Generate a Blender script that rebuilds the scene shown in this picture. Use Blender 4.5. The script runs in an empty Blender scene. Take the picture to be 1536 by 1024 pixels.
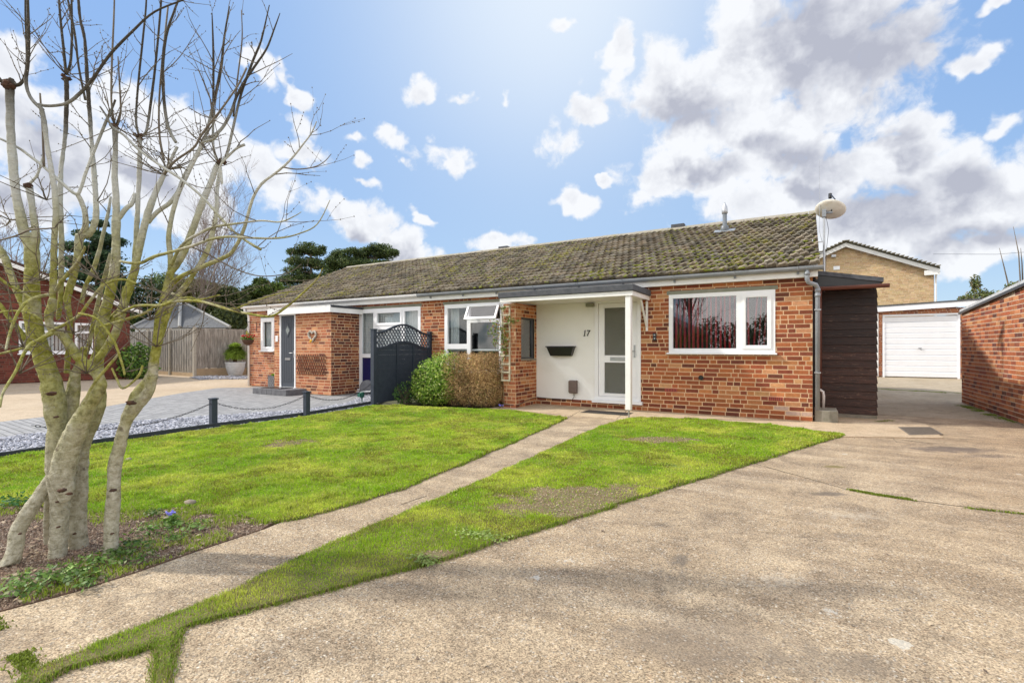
import bpy, math, random
import numpy as np
from mathutils import Vector, Matrix
R_ = math.radians
rnd = random.Random(7)
rng = np.random.default_rng(7)
SC = bpy.context.scene
COL = SC.collection

# ------------------------------------------------------------------ camera
CAM_H = 1.18; FPX = 749.0; YAW = R_(30.55); SN = math.sin(YAW); CS = math.cos(YAW)
cd = bpy.data.cameras.new('camera'); cam = bpy.data.objects.new('camera', cd); COL.objects.link(cam)
cam.location = (0, 0, CAM_H); cam.rotation_euler = (R_(90), 0, YAW)
cd.sensor_width = 36; cd.lens = FPX/1536*36; cd.shift_y = 10/1536; cd.clip_end = 2000; cd.clip_start = .05
SC.camera = cam

# ------------------------------------------------------------------ view, world, sun
SC.view_settings.view_transform = 'Standard'; SC.view_settings.look = 'None'
SC.view_settings.exposure = 0.75; SC.view_settings.gamma = 1
SUN_EL = 40; SUN_HEAD = 22           # light travels toward +X turned 22 deg toward +Y
hd = Vector((math.cos(R_(SUN_HEAD))*math.cos(R_(SUN_EL)), math.sin(R_(SUN_HEAD))*math.cos(R_(SUN_EL)), -math.sin(R_(SUN_EL))))
sl = bpy.data.lights.new('sun', 'SUN'); sl.energy = 2.6; sl.angle = R_(2.2); sl.color = (1, .95, .87)
so = bpy.data.objects.new('sun', sl); COL.objects.link(so); so.rotation_euler = hd.to_track_quat('-Z', 'Y').to_euler()
so.location = (-20, -8, 20)

def pix_dir(x, y):
    r = (x-768)/FPX; u = (522-y)/FPX
    v = Vector((r*CS-SN, r*SN+CS, u)).normalized()
    return v
def azel(x, y):
    v = pix_dir(x, y); return math.atan2(v.x, v.y), math.asin(v.z)

W = bpy.data.worlds.new('World'); SC.world = W; W.use_nodes = True
wt = W.node_tree; wt.nodes.clear()
class NT:
    def __init__(s, t): s.t = t
    def n(s, typ, **kw):
        nd = s.t.nodes.new(typ)
        for k, v in kw.items():
            if k[:2] == 'i_':
                k2 = k[2:]
                key = int(k2) if k2.isdigit() else k2.replace('_', ' ')
                s.set(nd.inputs[key], v)
            else: setattr(nd, k, v)
        return nd
    def set(s, inp, v):
        if isinstance(v, bpy.types.NodeSocket): s.t.links.new(v, inp)
        else: inp.default_value = v
    def m(s, op, a, b=0.0, c=None, clamp=False):
        nd = s.t.nodes.new('ShaderNodeMath'); nd.operation = op; nd.use_clamp = clamp
        s.set(nd.inputs[0], a); s.set(nd.inputs[1], b)
        if c is not None: s.set(nd.inputs[2], c)
        return nd.outputs[0]
    def mix(s, f, a, b, blend='MIX'):
        nd = s.t.nodes.new('ShaderNodeMix'); nd.data_type = 'RGBA'; nd.blend_type = blend
        s.set(nd.inputs[0], f); s.set(nd.inputs[6], a); s.set(nd.inputs[7], b)
        return nd.outputs[2]
    def ramp(s, f, stops, interp='LINEAR'):
        nd = s.t.nodes.new('ShaderNodeValToRGB'); cr = nd.color_ramp; cr.interpolation = interp
        while len(cr.elements) < len(stops): cr.elements.new(.5)
        for e, (p, c) in zip(cr.elements, stops): e.position = p; e.color = c if len(c) == 4 else (*c, 1)
        s.set(nd.inputs[0], f); return nd.outputs[0]
    def noise(s, vec, scale, detail=4, rough=.55, dist=0.0, out=0):
        nd = s.t.nodes.new('ShaderNodeTexNoise'); nd.inputs['Scale'].default_value = scale
        nd.inputs['Detail'].default_value = detail; nd.inputs['Roughness'].default_value = rough
        nd.inputs['Distortion'].default_value = dist
        if vec is not None: s.t.links.new(vec, nd.inputs['Vector'])
        return nd.outputs[out]
    def vor(s, vec, scale, feature='F1', rnd=1.0, out='Distance'):
        nd = s.t.nodes.new('ShaderNodeTexVoronoi'); nd.feature = feature
        nd.inputs['Scale'].default_value = scale; nd.inputs['Randomness'].default_value = rnd
        if vec is not None: s.t.links.new(vec, nd.inputs['Vector'])
        return nd.outputs[out]
def C4(c): return (*c, 1) if len(c) == 3 else c

def build_world():
    T = NT(wt)
    tc = T.n('ShaderNodeTexCoord'); D = tc.outputs['Generated']
    sep = T.n('ShaderNodeSeparateXYZ', i_0=D)
    az = T.m('ARCTAN2', sep.outputs[0], sep.outputs[1]); el = T.m('ARCSINE', sep.outputs[2])
    cmb = T.n('ShaderNodeCombineXYZ', i_0=az, i_1=el)
    nv = T.n('ShaderNodeTexNoise'); wt.links.new(D, nv.inputs['Vector']); nv.inputs['Scale'].default_value = 9
    nv.inputs['Detail'].default_value = 4; nv.inputs['Roughness'].default_value = .6
    off = T.n('ShaderNodeVectorMath', operation='SUBTRACT', i_0=nv.outputs['Color'], i_1=(.5, .5, .5))
    off2 = T.n('ShaderNodeVectorMath', operation='MULTIPLY', i_0=off.outputs[0], i_1=(.13, .10, 0))
    P = T.n('ShaderNodeVectorMath', operation='ADD', i_0=cmb.outputs[0], i_1=off2.outputs[0]).outputs[0]
    def blobs(lst, vec, k=.12):
        cur = None
        for (x, y, a, b, rot, *w) in lst:
            if lst is clouds and 440 < x < 860 and a < 50 and y < 300: w = [.62]; a *= 1.15; b *= 1.15
            ca, ce = azel(x, y)
            fx = math.cos(ca+YAW)       # angular size of a pixel shrinks off axis
            mp = T.n('ShaderNodeMapping', vector_type='TEXTURE', i_Vector=vec, i_Location=(ca, ce, 0),
                     i_Rotation=(0, 0, R_(rot)), i_Scale=(a/FPX*fx*fx+.001, b/FPX*fx*math.cos(ce)+.001, 1))
            ln = T.n('ShaderNodeVectorMath', operation='LENGTH', i_0=mp.outputs[0])
            f = T.m('SUBTRACT', 1.0, ln.outputs['Value'])
            if w: f = T.m('MULTIPLY', f, w[0])
            if cur is None: cur = f
            else:
                cur = T.m('SMOOTH_MAX', cur, f, k)
        return cur
    # x, y (where it stands in the sky as seen from the camera), half sizes, tilt
    clouds = [
        (1235, 60, 215, 150, -10), (1120, 90, 100, 120, 20), (1010, 130, 115, 85, 10), (1110, 200, 210, 75, -12), (1185, 190, 110, 70, 0),
        (1060, 262, 150, 55, -5), (985, 275, 60, 30, 0), (1330, 75, 80, 75, 0), (1390, 200, 55, 55, 30), (1340, 240, 130, 70, -15),
        (1430, 290, 150, 90, -20), (1260, 260, 110, 60, 0), (1500, 300, 110, 80, 0), (1150, 310, 130, 45, 0), (1300, 330, 230, 80, 0),
        (1480, 370, 130, 40, 0), (870, 305, 48, 26, -12), (845, 210, 45, 30, 25), (885, 160, 38, 22, 15), (930, 70, 22, 40, 0), (900, 265, 18, 10, 0),
        (1450, 100, 35, 24, 20), (1505, 180, 38, 26, 0), (1400, 70, 34, 24, -40), (1500, 0, 40, 14, 0), (850, 20, 18, 9, 0),
        (55, 200, 200, 105, -22), (170, 240, 190, 88, -22), (0, 110, 60, 65, -50), (260, 215, 140, 62, -20), (330, 232, 150, 56, -28), (400, 270, 95, 40, -22), (200, 290, 170, 45, -15),
        (30, 300, 110, 50, 0), (300, 330, 90, 60, 0), (455, 235, 60, 26, -10), (395, 95, 38, 18, -40), (440, 125, 42, 20, -35), (450, 180, 38, 18, -45), (372, 80, 20, 14, 30),
        (540, 340, 62, 38, -5), (595, 365, 60, 40, -20), (505, 320, 26, 34, 0), (625, 318, 28, 14, -25), (588, 210, 38, 20, -30), (675, 240, 32, 20, -25), (625, 133, 36, 15, 5),
        (545, 248, 16, 10, 0), (700, 147, 26, 9, 0), (540, 215, 22, 9, 0), (745, 160, 14, 12, 0), (750, 360, 55, 22, 10), (545, 280, 20, 8, -10), (605, 243, 18, 8, 0),
    ]
    f1 = blobs(clouds, P)
    # broken cloud over the rest of the sky (behind and above)
    nz = T.noise(D, 3.2, 3, .6)
    far = T.m('MULTIPLY', T.m('SUBTRACT', nz, .40), 5.0)
    # camera facing sky keeps only its own clouds
    fw = T.n('ShaderNodeVectorMath', operation='DOT_PRODUCT', i_0=D, i_1=(-SN*.93, CS*.93, .36))
    gate = T.m('MULTIPLY', T.m('SUBTRACT', fw.outputs['Value'], .45), 6.0, clamp=True)
    far = T.m('SUBTRACT', far, T.m('MULTIPLY', gate, 5.0))
    f = T.m('MAXIMUM', f1, far)
    def lumps(v):
        b_ = T.m('MULTIPLY', T.m('SUBTRACT', .42, T.vor(v, 16, 'F1')), .75)
        c = T.m('MULTIPLY', T.m('SUBTRACT', T.noise(v, 24, 5, .62), .5), 1.1)
        return T.m('ADD', b_, c)
    Dw = T.n('ShaderNodeVectorMath', operation='ADD', i_0=D, i_1=T.n('ShaderNodeVectorMath', operation='MULTIPLY', i_0=off.outputs[0], i_1=(.07, .07, .07)).outputs[0]).outputs[0]
    det = lumps(Dw)
    Du = T.n('ShaderNodeVectorMath', operation='ADD', i_0=Dw, i_1=(.006, .004, .016)).outputs[0]
    det_up = lumps(Du)
    fd = T.m('ADD', f, det)
    alpha = T.n('ShaderNodeMapRange', interpolation_type='SMOOTHSTEP', i_Value=fd, i_1=-.02, i_2=.40).outputs[0]
    relief = T.m('MULTIPLY', T.m('SUBTRACT', det_up, det), 1.5)
    # thickness: grey hearts of the big clouds
    dark = [(1265, 70, 190, 130, -5), (1020, 165, 110, 48, -8), (1180, 235, 120, 38, -15), (1060, 265, 80, 30, 0), (1140, 215, 60, 30, 0), (1370, 230, 45, 40, 0),
            (1330, 310, 170, 46, -5), (1440, 290, 90, 50, 0), (1480, 350, 120, 30, 0), (1215, 290, 60, 30, 0),
            (60, 225, 150, 65, -22), (200, 265, 120, 35, -15), (30, 300, 70, 30, 0), (600, 375, 40, 26, 0), (530, 355, 30, 20, 0)]
    fk = blobs(dark, P, .15)
    lump = T.m('ADD', T.m('SUBTRACT', T.noise(D, 9, 4, .62), .5), T.m('MULTIPLY', T.m('SUBTRACT', T.noise(D, 22, 3, .6), .5), .5))
    kf = T.m('ADD', T.m('MAXIMUM', fk, T.m('SUBTRACT', T.m('MULTIPLY', far, .6), .3)), T.m('MULTIPLY', lump, 1.5))
    kk = T.n('ShaderNodeMapRange', interpolation_type='SMOOTHSTEP', i_Value=kf, i_1=-.12, i_2=.85).outputs[0]
    kk = T.m('MAXIMUM', kk, T.m('MULTIPLY', T.m('SUBTRACT', fd, .35, clamp=True), .25))
    sky = T.n('ShaderNodeTexSky', sky_type='NISHITA', sun_disc=False)
    sky.sun_elevation = R_(SUN_EL); sky.sun_rotation = R_(250); sky.air_density = 1.0; sky.dust_density = .6; sky.ozone_density = 2.2
    # the sky's own colour, deepened a little, paler low down
    pale = T.m('POWER', T.m('SUBTRACT', 1.0, T.m('MAXIMUM', sep.outputs[2], 0.0)), 4.0)
    blue = T.mix(pale, (1.45, 2.85, 5.7, 1), (4.2, 5.45, 6.4, 1))
    base = T.mix(.8, sky.outputs[0], blue)
    # bright hazy veil high in the middle
    gd = pix_dir(835, -60)
    gl = T.n('ShaderNodeVectorMath', operation='DOT_PRODUCT', i_0=D, i_1=tuple(gd)).outputs['Value']
    g1 = T.m('POWER', T.m('MAXIMUM', gl, 0.0), 20.0)
    g2 = T.m('POWER', T.m('MAXIMUM', gl, 0.0), 5.0)
    base = T.mix(T.m('MULTIPLY', g2, .34), base, (3.5, 4.9, 6.6, 1))
    base = T.mix(T.m('MULTIPLY', g1, .75), base, (6.2, 6.6, 6.9, 1))
    kk = T.m('ADD', kk, T.m('MULTIPLY', relief, T.m('ADD', .30, T.m('MULTIPLY', T.m('SUBTRACT', fd, .2, clamp=True), .5))), clamp=True)
    ccol = T.mix(kk, (6.4, 6.5, 6.7, 1), (3.3, 3.4, 3.95, 1))
    # unseen cloud overhead and behind is brightened to add fill light
    ccol = T.mix(gate, (13.5, 13.0, 12.4, 1), ccol)
    col = T.mix(T.m('MULTIPLY', alpha, .95), base, ccol)
    # below the horizon: dull ground light
    below = T.m('MULTIPLY', T.m('MULTIPLY', sep.outputs[2], -1.0), 30.0, clamp=True)
    col = T.mix(below, col, (1.2, 1.1, .9, 1))
    bg = T.n('ShaderNodeBackground', i_Color=col, i_Strength=SKY_STR)
    out = T.n('ShaderNodeOutputWorld'); wt.links.new(bg.outputs[0], out.inputs[0])
SKY_STR = 0.09
build_world()

# ------------------------------------------------------------------ pixel helpers (photo 1536 x 1024)
def P3(x, y, d):
    r = (x-768)/FPX*d
    return Vector((r*CS-d*SN, r*SN+d*CS, CAM_H-(y-522)/FPX*d))
def G(x, y, z=0.0):
    d = FPX*(CAM_H-z)/(y-522); v = P3(x, y, d); v.z = z; return v
def onY(x, y, Y):
    t = (x-768)/FPX; d = Y/(CS+SN*t); return P3(x, y, d)
def onX(x, y, X):
    t = (x-768)/FPX; d = X/(t*CS-SN); return P3(x, y, d)

# ------------------------------------------------------------------ mesh builder
class MB:
    def __init__(s): s.v = []; s.f = []; s.mi = []; s.cur = 0
    def add(s, vs, fs):
        b = len(s.v); s.v += [tuple(v) for v in vs]; s.f += [tuple(b+i for i in f) for f in fs]; s.mi += [s.cur]*len(fs)
        return s
    def box(s, x0, x1, y0, y1, z0, z1):
        x0, x1 = min(x0, x1), max(x0, x1); y0, y1 = min(y0, y1), max(y0, y1); z0, z1 = min(z0, z1), max(z0, z1)
        vs = [(x, y, z) for z in (z0, z1) for y in (y0, y1) for x in (x0, x1)]
        return s.add(vs, [(0, 2, 3, 1), (4, 5, 7, 6), (0, 1, 5, 4), (2, 6, 7, 3), (0, 4, 6, 2), (1, 3, 7, 5)])
    def obox(s, c, ax, ay, az):
        c = Vector(c); ax, ay, az = Vector(ax), Vector(ay), Vector(az)
        vs = [c+i*ax+j*ay+k*az for k in (-1, 1) for j in (-1, 1) for i in (-1, 1)]
        return s.add(vs, [(0, 2, 3, 1), (4, 5, 7, 6), (0, 1, 5, 4), (2, 6, 7, 3), (0, 4, 6, 2), (1, 3, 7, 5)])
    def bar(s, p0, p1, w, h, up=(0, 0, 1)):
        p0, p1 = Vector(p0), Vector(p1); a = (p1-p0); L = a.length; a.normalize(); u = Vector(up)
        sd = a.cross(u).normalized(); u2 = sd.cross(a).normalized()
        return s.obox((p0+p1)/2, a*L/2, sd*w/2, u2*h/2)
    def prism(s, poly, z0, z1):
        n = len(poly)
        vs = [(p[0], p[1], z0) for p in poly]+[(p[0], p[1], z1) for p in poly]
        fs = [tuple(range(n-1, -1, -1)), tuple(range(n, 2*n))]+[(i, (i+1) % n, n+(i+1) % n, n+i) for i in range(n)]
        return s.add(vs, fs)
    def prismv(s, poly, ext):
        n = len(poly); e = Vector(ext); poly = [Vector(p) for p in poly]
        vs = poly+[p+e for p in poly]
        fs = [tuple(range(n-1, -1, -1)), tuple(range(n, 2*n))]+[(i, (i+1) % n, n+(i+1) % n, n+i) for i in range(n)]
        return s.add(vs, fs)
    def tube(s, pts, rad, n=8, cap=True, jit=0.0):
        pts = [Vector(p) for p in pts]
        if not hasattr(rad, '__len__'): rad = [rad]*len(pts)
        base = len(s.v); up = Vector((.31, .2, .93)); prev = None
        for i, p in enumerate(pts):
            a = (pts[min(i+1, len(pts)-1)]-pts[max(i-1, 0)])
            a = a.normalized() if a.length > 1e-9 else Vector((0, 0, 1))
            if prev is None:
                x = a.cross(up)
                if x.length < .05: x = a.cross(Vector((1, 0, 0)))
                x.normalize()
            else:
                x = (prev-a*prev.dot(a)); x.normalize()
            prev = x; y = a.cross(x)
            for k in range(n):
                t = 2*math.pi*k/n; r = rad[i]*(1+(rnd.uniform(-jit, jit) if jit else 0))
                s.v.append(tuple(p+(x*math.cos(t)+y*math.sin(t))*r))
        m = len(pts)
        for i in range(m-1):
            for k in range(n):
                s.f.append((base+i*n+k, base+i*n+(k+1) % n, base+(i+1)*n+(k+1) % n, base+(i+1)*n+k)); s.mi.append(s.cur)
        if cap:
            s.f.append(tuple(base+k for k in range(n-1, -1, -1))); s.f.append(tuple(base+(m-1)*n+k for k in range(n))); s.mi += [s.cur]*2
        return s
    def lathe(s, prof, c=(0, 0, 0), n=20):
        b = len(s.v)
        for r, z in prof:
            for k in range(n):
                t = 2*math.pi*k/n; s.v.append((c[0]+r*math.cos(t), c[1]+r*math.sin(t), c[2]+z))
        for i in range(len(prof)-1):
            for k in range(n):
                s.f.append((b+i*n+k, b+i*n+(k+1) % n, b+(i+1)*n+(k+1) % n, b+(i+1)*n+k)); s.mi.append(s.cur)
        s.f.append(tuple(b+k for k in range(n-1, -1, -1))); s.f.append(tuple(b+(len(prof)-1)*n+k for k in range(n))); s.mi += [s.cur]*2
        return s
    def blob(s, c, rx, ry, rz, n=8, m=5, jit=.1):
        b = len(s.v)
        s.v.append((c[0], c[1], c[2]-rz))
        for i in range(1, m):
            ph = -math.pi/2+math.pi*i/m
            for k in range(n):
                t = 2*math.pi*k/n; q = 1+rnd.uniform(-jit, jit)
                s.v.append((c[0]+rx*q*math.cos(ph)*math.cos(t), c[1]+ry*q*math.cos(ph)*math.sin(t), c[2]+rz*q*math.sin(ph)))
        s.v.append((c[0], c[1], c[2]+rz)); e = len(s.v)-1
        for k in range(n):
            s.f.append((b, b+1+(k+1) % n, b+1+k)); s.f.append((e, b+1+(m-2)*n+k, b+1+(m-2)*n+(k+1) % n)); s.mi += [s.cur]*2
        for i in range(m-2):
            for k in range(n):
                s.f.append((b+1+i*n+k, b+1+i*n+(k+1) % n, b+1+(i+1)*n+(k+1) % n, b+1+(i+1)*n+k)); s.mi.append(s.cur)
        return s

def link(name, me, mats, loc=(0, 0, 0), parent=None, smooth=False, bevel=0, off=None):
    for m in (mats if isinstance(mats, (list, tuple)) else [mats]): me.materials.append(m)
    if smooth: me.polygons.foreach_set('use_smooth', [True]*len(me.polygons))
    o = bpy.data.objects.new(name, me); COL.objects.link(o)
    if parent is not None: o.parent = parent
    else: o.location = loc
    if bevel:
        b = o.modifiers.new('bevel', 'BEVEL'); b.width = bevel; b.segments = 2; b.limit_method = 'ANGLE'; b.angle_limit = R_(40)
    return o
def origin_of(par):
    o = par
    while o.parent is not None: o = o.parent
    return Vector(o.location)
def obj(name, mb, mats, parent=None, loc=(0, 0, 0), smooth=False, bevel=0):
    """mesh given in world metres; parts are moved into their thing's frame"""
    L = origin_of(parent) if parent is not None else Vector(loc)
    me = bpy.data.meshes.new(name)
    me.from_pydata([(v[0]-L.x, v[1]-L.y, v[2]-L.z) for v in mb.v], [], mb.f)
    if any(mb.mi): me.polygons.foreach_set('material_index', mb.mi)
    me.update()
    return link(name, me, mats, loc, parent, smooth, bevel)
def npobj(name, V, F, mats, parent=None, loc=(0, 0, 0), col=None, mi=None, smooth=False):
    """V (n,3), F (m,k) one face size"""
    L = origin_of(parent) if parent is not None else Vector(loc)
    me = bpy.data.meshes.new(name); V = np.asarray(V, dtype=np.float32)-np.array([L.x, L.y, L.z], dtype=np.float32)
    F = np.asarray(F, dtype=np.int32); k = F.shape[1]
    me.vertices.add(len(V)); me.vertices.foreach_set('co', V.ravel())
    me.loops.add(F.size); me.loops.foreach_set('vertex_index', F.ravel())
    me.polygons.add(len(F)); me.polygons.foreach_set('loop_start', np.arange(0, F.size, k, dtype=np.int32))
    try: me.polygons.foreach_set('loop_total', np.full(len(F), k, dtype=np.int32))
    except Exception: pass
    if mi is not None: me.polygons.foreach_set('material_index', np.asarray(mi, dtype=np.int32))
    if col is not None:
        a = me.attributes.new('Col', 'FLOAT_COLOR', 'POINT'); c = np.ones((len(V), 4), dtype=np.float32); c[:, :3] = col
        a.data.foreach_set('color', c.ravel())
    me.update(calc_edges=True); me.validate()
    me.polygons.foreach_set('use_smooth', [False]*len(me.polygons))
    return link(name, me, mats, loc, parent, smooth)
def empty(name, loc, label, cat, group=None):
    o = bpy.data.objects.new(name, None); COL.objects.link(o); o.location = loc; o.empty_display_size = .2
    return tag(o, label, cat, group)
def tag(o, label=None, cat=None, group=None, kind=None):
    if label: o['label'] = label
    if cat: o['category'] = cat
    if group: o['group'] = group
    if kind: o['kind'] = kind
    return o
def copy_tree(o, parent=None):
    c = o.copy(); COL.objects.link(c); c.parent = parent
    for ch in list(o.children): copy_tree(ch, c)
    return c

# ------------------------------------------------------------------ materials
def newmat(name):
    m = bpy.data.materials.new(name); m.use_nodes = True; t = m.node_tree; t.nodes.clear()
    T = NT(t); out = T.n('ShaderNodeOutputMaterial'); b = T.n('ShaderNodeBsdfPrincipled')
    t.links.new(b.outputs[0], out.inputs[0]); tc = T.n('ShaderNodeTexCoord')
    return m, T, b, tc.outputs['Object'], out
def setbump(T, b, h, dist=.01, strength=1.0):
    bp = T.n('ShaderNodeBump', i_Height=h, i_Distance=dist, i_Strength=strength); T.t.links.new(bp.outputs[0], b.inputs['Normal']); return bp
def simple(name, c1, c2=None, scale=6, rough=.6, bump=0.0, bscale=60, metal=0.0, spec=.5, dirt=None, dscale=2.5, damt=.5):
    m, T, b, oc, out = newmat(name); c2 = c2 or tuple(x*.8 for x in c1)
    n = T.noise(oc, scale, 6, .6)
    col = T.ramp(n, [(.3, c1), (.7, c2)])
    if dirt:
        dn = T.noise(oc, dscale, 7, .7); f = T.n('ShaderNodeMapRange', i_Value=dn, i_1=.5, i_2=.75, i_4=damt).outputs[0]
        col = T.mix(f, col, C4(dirt))
    T.set(b.inputs['Base Color'], col); b.inputs['Roughness'].default_value = rough; b.inputs['Metallic'].default_value = metal
    b.inputs['Specular IOR Level'].default_value = spec
    if bump: setbump(T, b, T.noise(oc, bscale, 5, .6), bump)
    return m
M = {}
M['pvc'] = simple('white_plastic', (.86, .87, .88), (.80, .81, .82), 2, .32, .0008, 25, spec=.5)
M['paint'] = simple('white_gloss_paint', (.84, .84, .82), (.78, .78, .75), 4, .4, .002, 40, dirt=(.45, .42, .36), dscale=5, damt=.25)
M['render'] = simple('white_painted_panel', (.86, .86, .83), (.82, .82, .79), 1.5, .55, .0012, 30, dirt=(.6, .56, .45), dscale=1.6, damt=.22)
M['flue'] = simple('flue_grey', (.11, .125, .14), (.15, .165, .18), 6, .4)
M['greypipe'] = simple('grey_plastic', (.20, .22, .24), (.26, .28, .30), 5, .38, .0008, 20, dirt=(.4, .4, .38), dscale=9, damt=.3)
M['whitepipe'] = simple('white_gutter_plastic', (.8, .8, .8), (.72, .72, .7), 5, .35, dirt=(.45, .45, .4), dscale=8, damt=.35)
M['brownpipe'] = simple('brown_plastic', (.11, .035, .025), (.14, .05, .035), 8, .4)
M['black'] = simple('black_plastic', (.012, .012, .014), (.02, .02, .022), 8, .3)
M['felt'] = simple('roofing_felt', (.055, .06, .07), (.1, .105, .115), 14, .9, .004, 160)
M['concrete_plain'] = simple('old_concrete', (.30, .28, .23), (.21, .20, .16), 9, .9, .006, 70, dirt=(.1, .11, .05), dscale=6, damt=.6)
M['lintel'] = simple('weathered_lintel', (.27, .27, .21), (.19, .20, .15), 7, .9, .004, 50)
M['steel'] = simple('dull_steel', (.45, .46, .47), (.38, .39, .4), 12, .4, metal=.8)
M['anthracite'] = simple('anthracite_door', (.055, .066, .082), (.05, .06, .075), 3, .45, .0006, 150)
M['bluepanel'] = simple('dark_blue_panel', (.01, .012, .075), (.012, .015, .09), 3, .25)
M['fencepaint'] = simple('slate_blue_fence_paint', (.022, .032, .05), (.034, .046, .066), 9, .7, .004, 60)
M['redblind'] = simple('red_blind_fabric', (.62, .055, .08), (.56, .05, .07), 2, .8)
M['net'] = simple('net_curtain', (.62, .64, .64), (.5, .52, .53), 8, .9)
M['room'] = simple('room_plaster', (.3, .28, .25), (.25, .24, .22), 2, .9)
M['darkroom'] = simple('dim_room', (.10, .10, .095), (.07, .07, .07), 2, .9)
M['brownbox'] = simple('brown_plastic_box', (.12, .085, .07), (.15, .105, .09), 20, .6)
M['chain'] = simple('dark_chain', (.04, .04, .045), (.06, .06, .06), 30, .5, metal=.6)
M['plantpot'] = simple('white_ribbed_pot', (.62, .63, .63), (.5, .51, .5), 6, .5)
M['darkpot'] = simple('dark_patterned_pot', (.06, .06, .07), (.09, .09, .1), 9, .5)
M['terracotta'] = simple('basket_coir', (.10, .05, .03), (.07, .035, .02), 20, .9)
M['mat'] = simple('door_mat', (.07, .065, .05), (.11, .1, .08), 60, .95, .006, 200)
M['slateblock'] = simple('grey_block', (.10, .10, .11), (.16, .16, .17), 12, .85, .003, 80)
M['iron'] = simple('cast_iron', (.12, .10, .08), (.18, .155, .12), 25, .75, .003, 90)
M['wreath'] = simple('pale_wicker', (.55, .5, .42), (.4, .36, .3), 60, .8, .01, 120)
M['yellow'] = simple('yellow_flower', (.75, .45, .02), (.6, .3, .01), 20, .7)
M['red'] = simple('red_petals', (.55, .01, .02), (.4, .008, .01), 20, .7)
M['purple'] = simple('blue_purple_petals', (.22, .2, .75), (.3, .28, .85), 20, .6)
M['greenplastic'] = simple('green_plastic', (.01, .09, .06), (.015, .11, .07), 10, .4)
M['dish'] = simple('dish_enamel', (.80, .77, .70), (.7, .67, .58), 5, .5, dirt=(.5, .38, .22), dscale=7, damt=.5)
M['trelliswood'] = simple('pale_trellis_wood', (.66, .61, .46), (.52, .48, .35), 12, .85, .003, 60)
M['browntrellis'] = simple('brown_trellis_wood', (.17, .075, .045), (.13, .055, .035), 12, .85, .003, 60)
M['garagewhite'] = simple('white_garage_enamel', (.80, .81, .84), (.76, .77, .80), 2, .42, dirt=(.5, .5, .48), dscale=3, damt=.15)
M['greyroof'] = simple('far_slate', (.05, .053, .058), (.12, .125, .13), 11, .85, .02, 14)
M['number'] = simple('black_number', (.01, .01, .01), (.015, .015, .015), 5, .4)
M['stone'] = simple('pebble', (.3, .25, .19), (.2, .165, .12), 30, .9, .004, 90)

def glass_mat(name, tint, refl, rough=0.0, opac=0.0, ocol=(.1, .1, .1), bump=0):
    m, T, b, oc, out = newmat(name); t = T.t; t.nodes.remove(b)
    tr = T.n('ShaderNodeBsdfTransparent', i_Color=C4(tint)); gl = T.n('ShaderNodeBsdfGlossy', i_Color=(1, 1, 1, 1), i_Roughness=rough)
    nrm = None
    if bump:
        bp = T.n('ShaderNodeBump', i_Height=T.noise(oc, 55, 3, .6), i_Distance=bump); nrm = bp.outputs[0]; t.links.new(nrm, gl.inputs['Normal'])
    ge = T.n('ShaderNodeNewGeometry'); dt = T.n('ShaderNodeVectorMath', operation='DOT_PRODUCT', i_0=ge.outputs['Normal'], i_1=ge.outputs['Incoming'])
    sch = T.m('ADD', .04, T.m('MULTIPLY', T.m('POWER', T.m('SUBTRACT', 1.0, T.m('ABSOLUTE', dt.outputs['Value'])), 5.0), .96))
    f = T.m('ADD', sch, refl, clamp=True)
    base = tr.outputs[0]
    if opac:
        df = T.n('ShaderNodeBsdfDiffuse', i_Color=T.ramp(T.noise(oc, 38, 5, .7), [(.35, tuple(v*.45 for v in ocol)), (.65, tuple(v*1.7 for v in ocol))]))
        mx0 = T.n('ShaderNodeMixShader', i_0=opac, i_1=base, i_2=df.outputs[0]); base = mx0.outputs[0]
    mx = T.n('ShaderNodeMixShader', i_0=f, i_1=base, i_2=gl.outputs[0]); t.links.new(mx.outputs[0], out.inputs[0])
    return m
M['glass'] = glass_mat('window_glass', (.9, .92, .92), .02)
M['glassdark'] = glass_mat('tinted_reflecting_glass', (.9, .9, .93), .05)
M['glassside'] = glass_mat('side_window_glass', (.5, .52, .55), .16)
M['frosted'] = glass_mat('frosted_glass', (.40, .42, .38), .10, .16, .55, (.085, .095, .06), .03)

def brick_mat(name, rough=.88):
    m, T, b, oc, out = newmat(name)
    at = T.n('ShaderNodeAttribute', attribute_name='Col')
    n1 = T.noise(oc, 22, 6, .65); n2 = T.noise(oc, 150, 4, .6); n3 = T.noise(oc, 1.3, 4, .6)
    k = T.m('ADD', T.m('MULTIPLY', n1, .9), T.m('MULTIPLY', n2, .5)); k = T.m('ADD', k, .32)
    k = T.m('MULTIPLY', k, T.m('ADD', T.m('MULTIPLY', n3, .4), .8))
    col = T.mix(1.0, at.outputs['Color'], T.n('ShaderNodeCombineXYZ', i_0=k, i_1=k, i_2=k).outputs[0], 'MULTIPLY')
    T.set(b.inputs['Base Color'], col); b.inputs['Roughness'].default_value = rough; b.inputs['Specular IOR Level'].default_value = .25
    setbump(T, b, T.m('ADD', n1, n2), .004)
    return m
M['brick'] = brick_mat('facing_brick')
def mortar_mat(name, c):
    return simple(name, c, tuple(x*.82 for x in c), 14, .95, .003, 120, spec=.1, dirt=tuple(x*.6 for x in c), dscale=3, damt=.35)
M['mortar'] = mortar_mat('buff_mortar', (.74, .53, .33))
M['mortar_pale'] = mortar_mat('pale_mortar', (.66, .53, .40))
M['mortar_dark'] = mortar_mat('dull_mortar', (.17, .11, .08))
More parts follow.
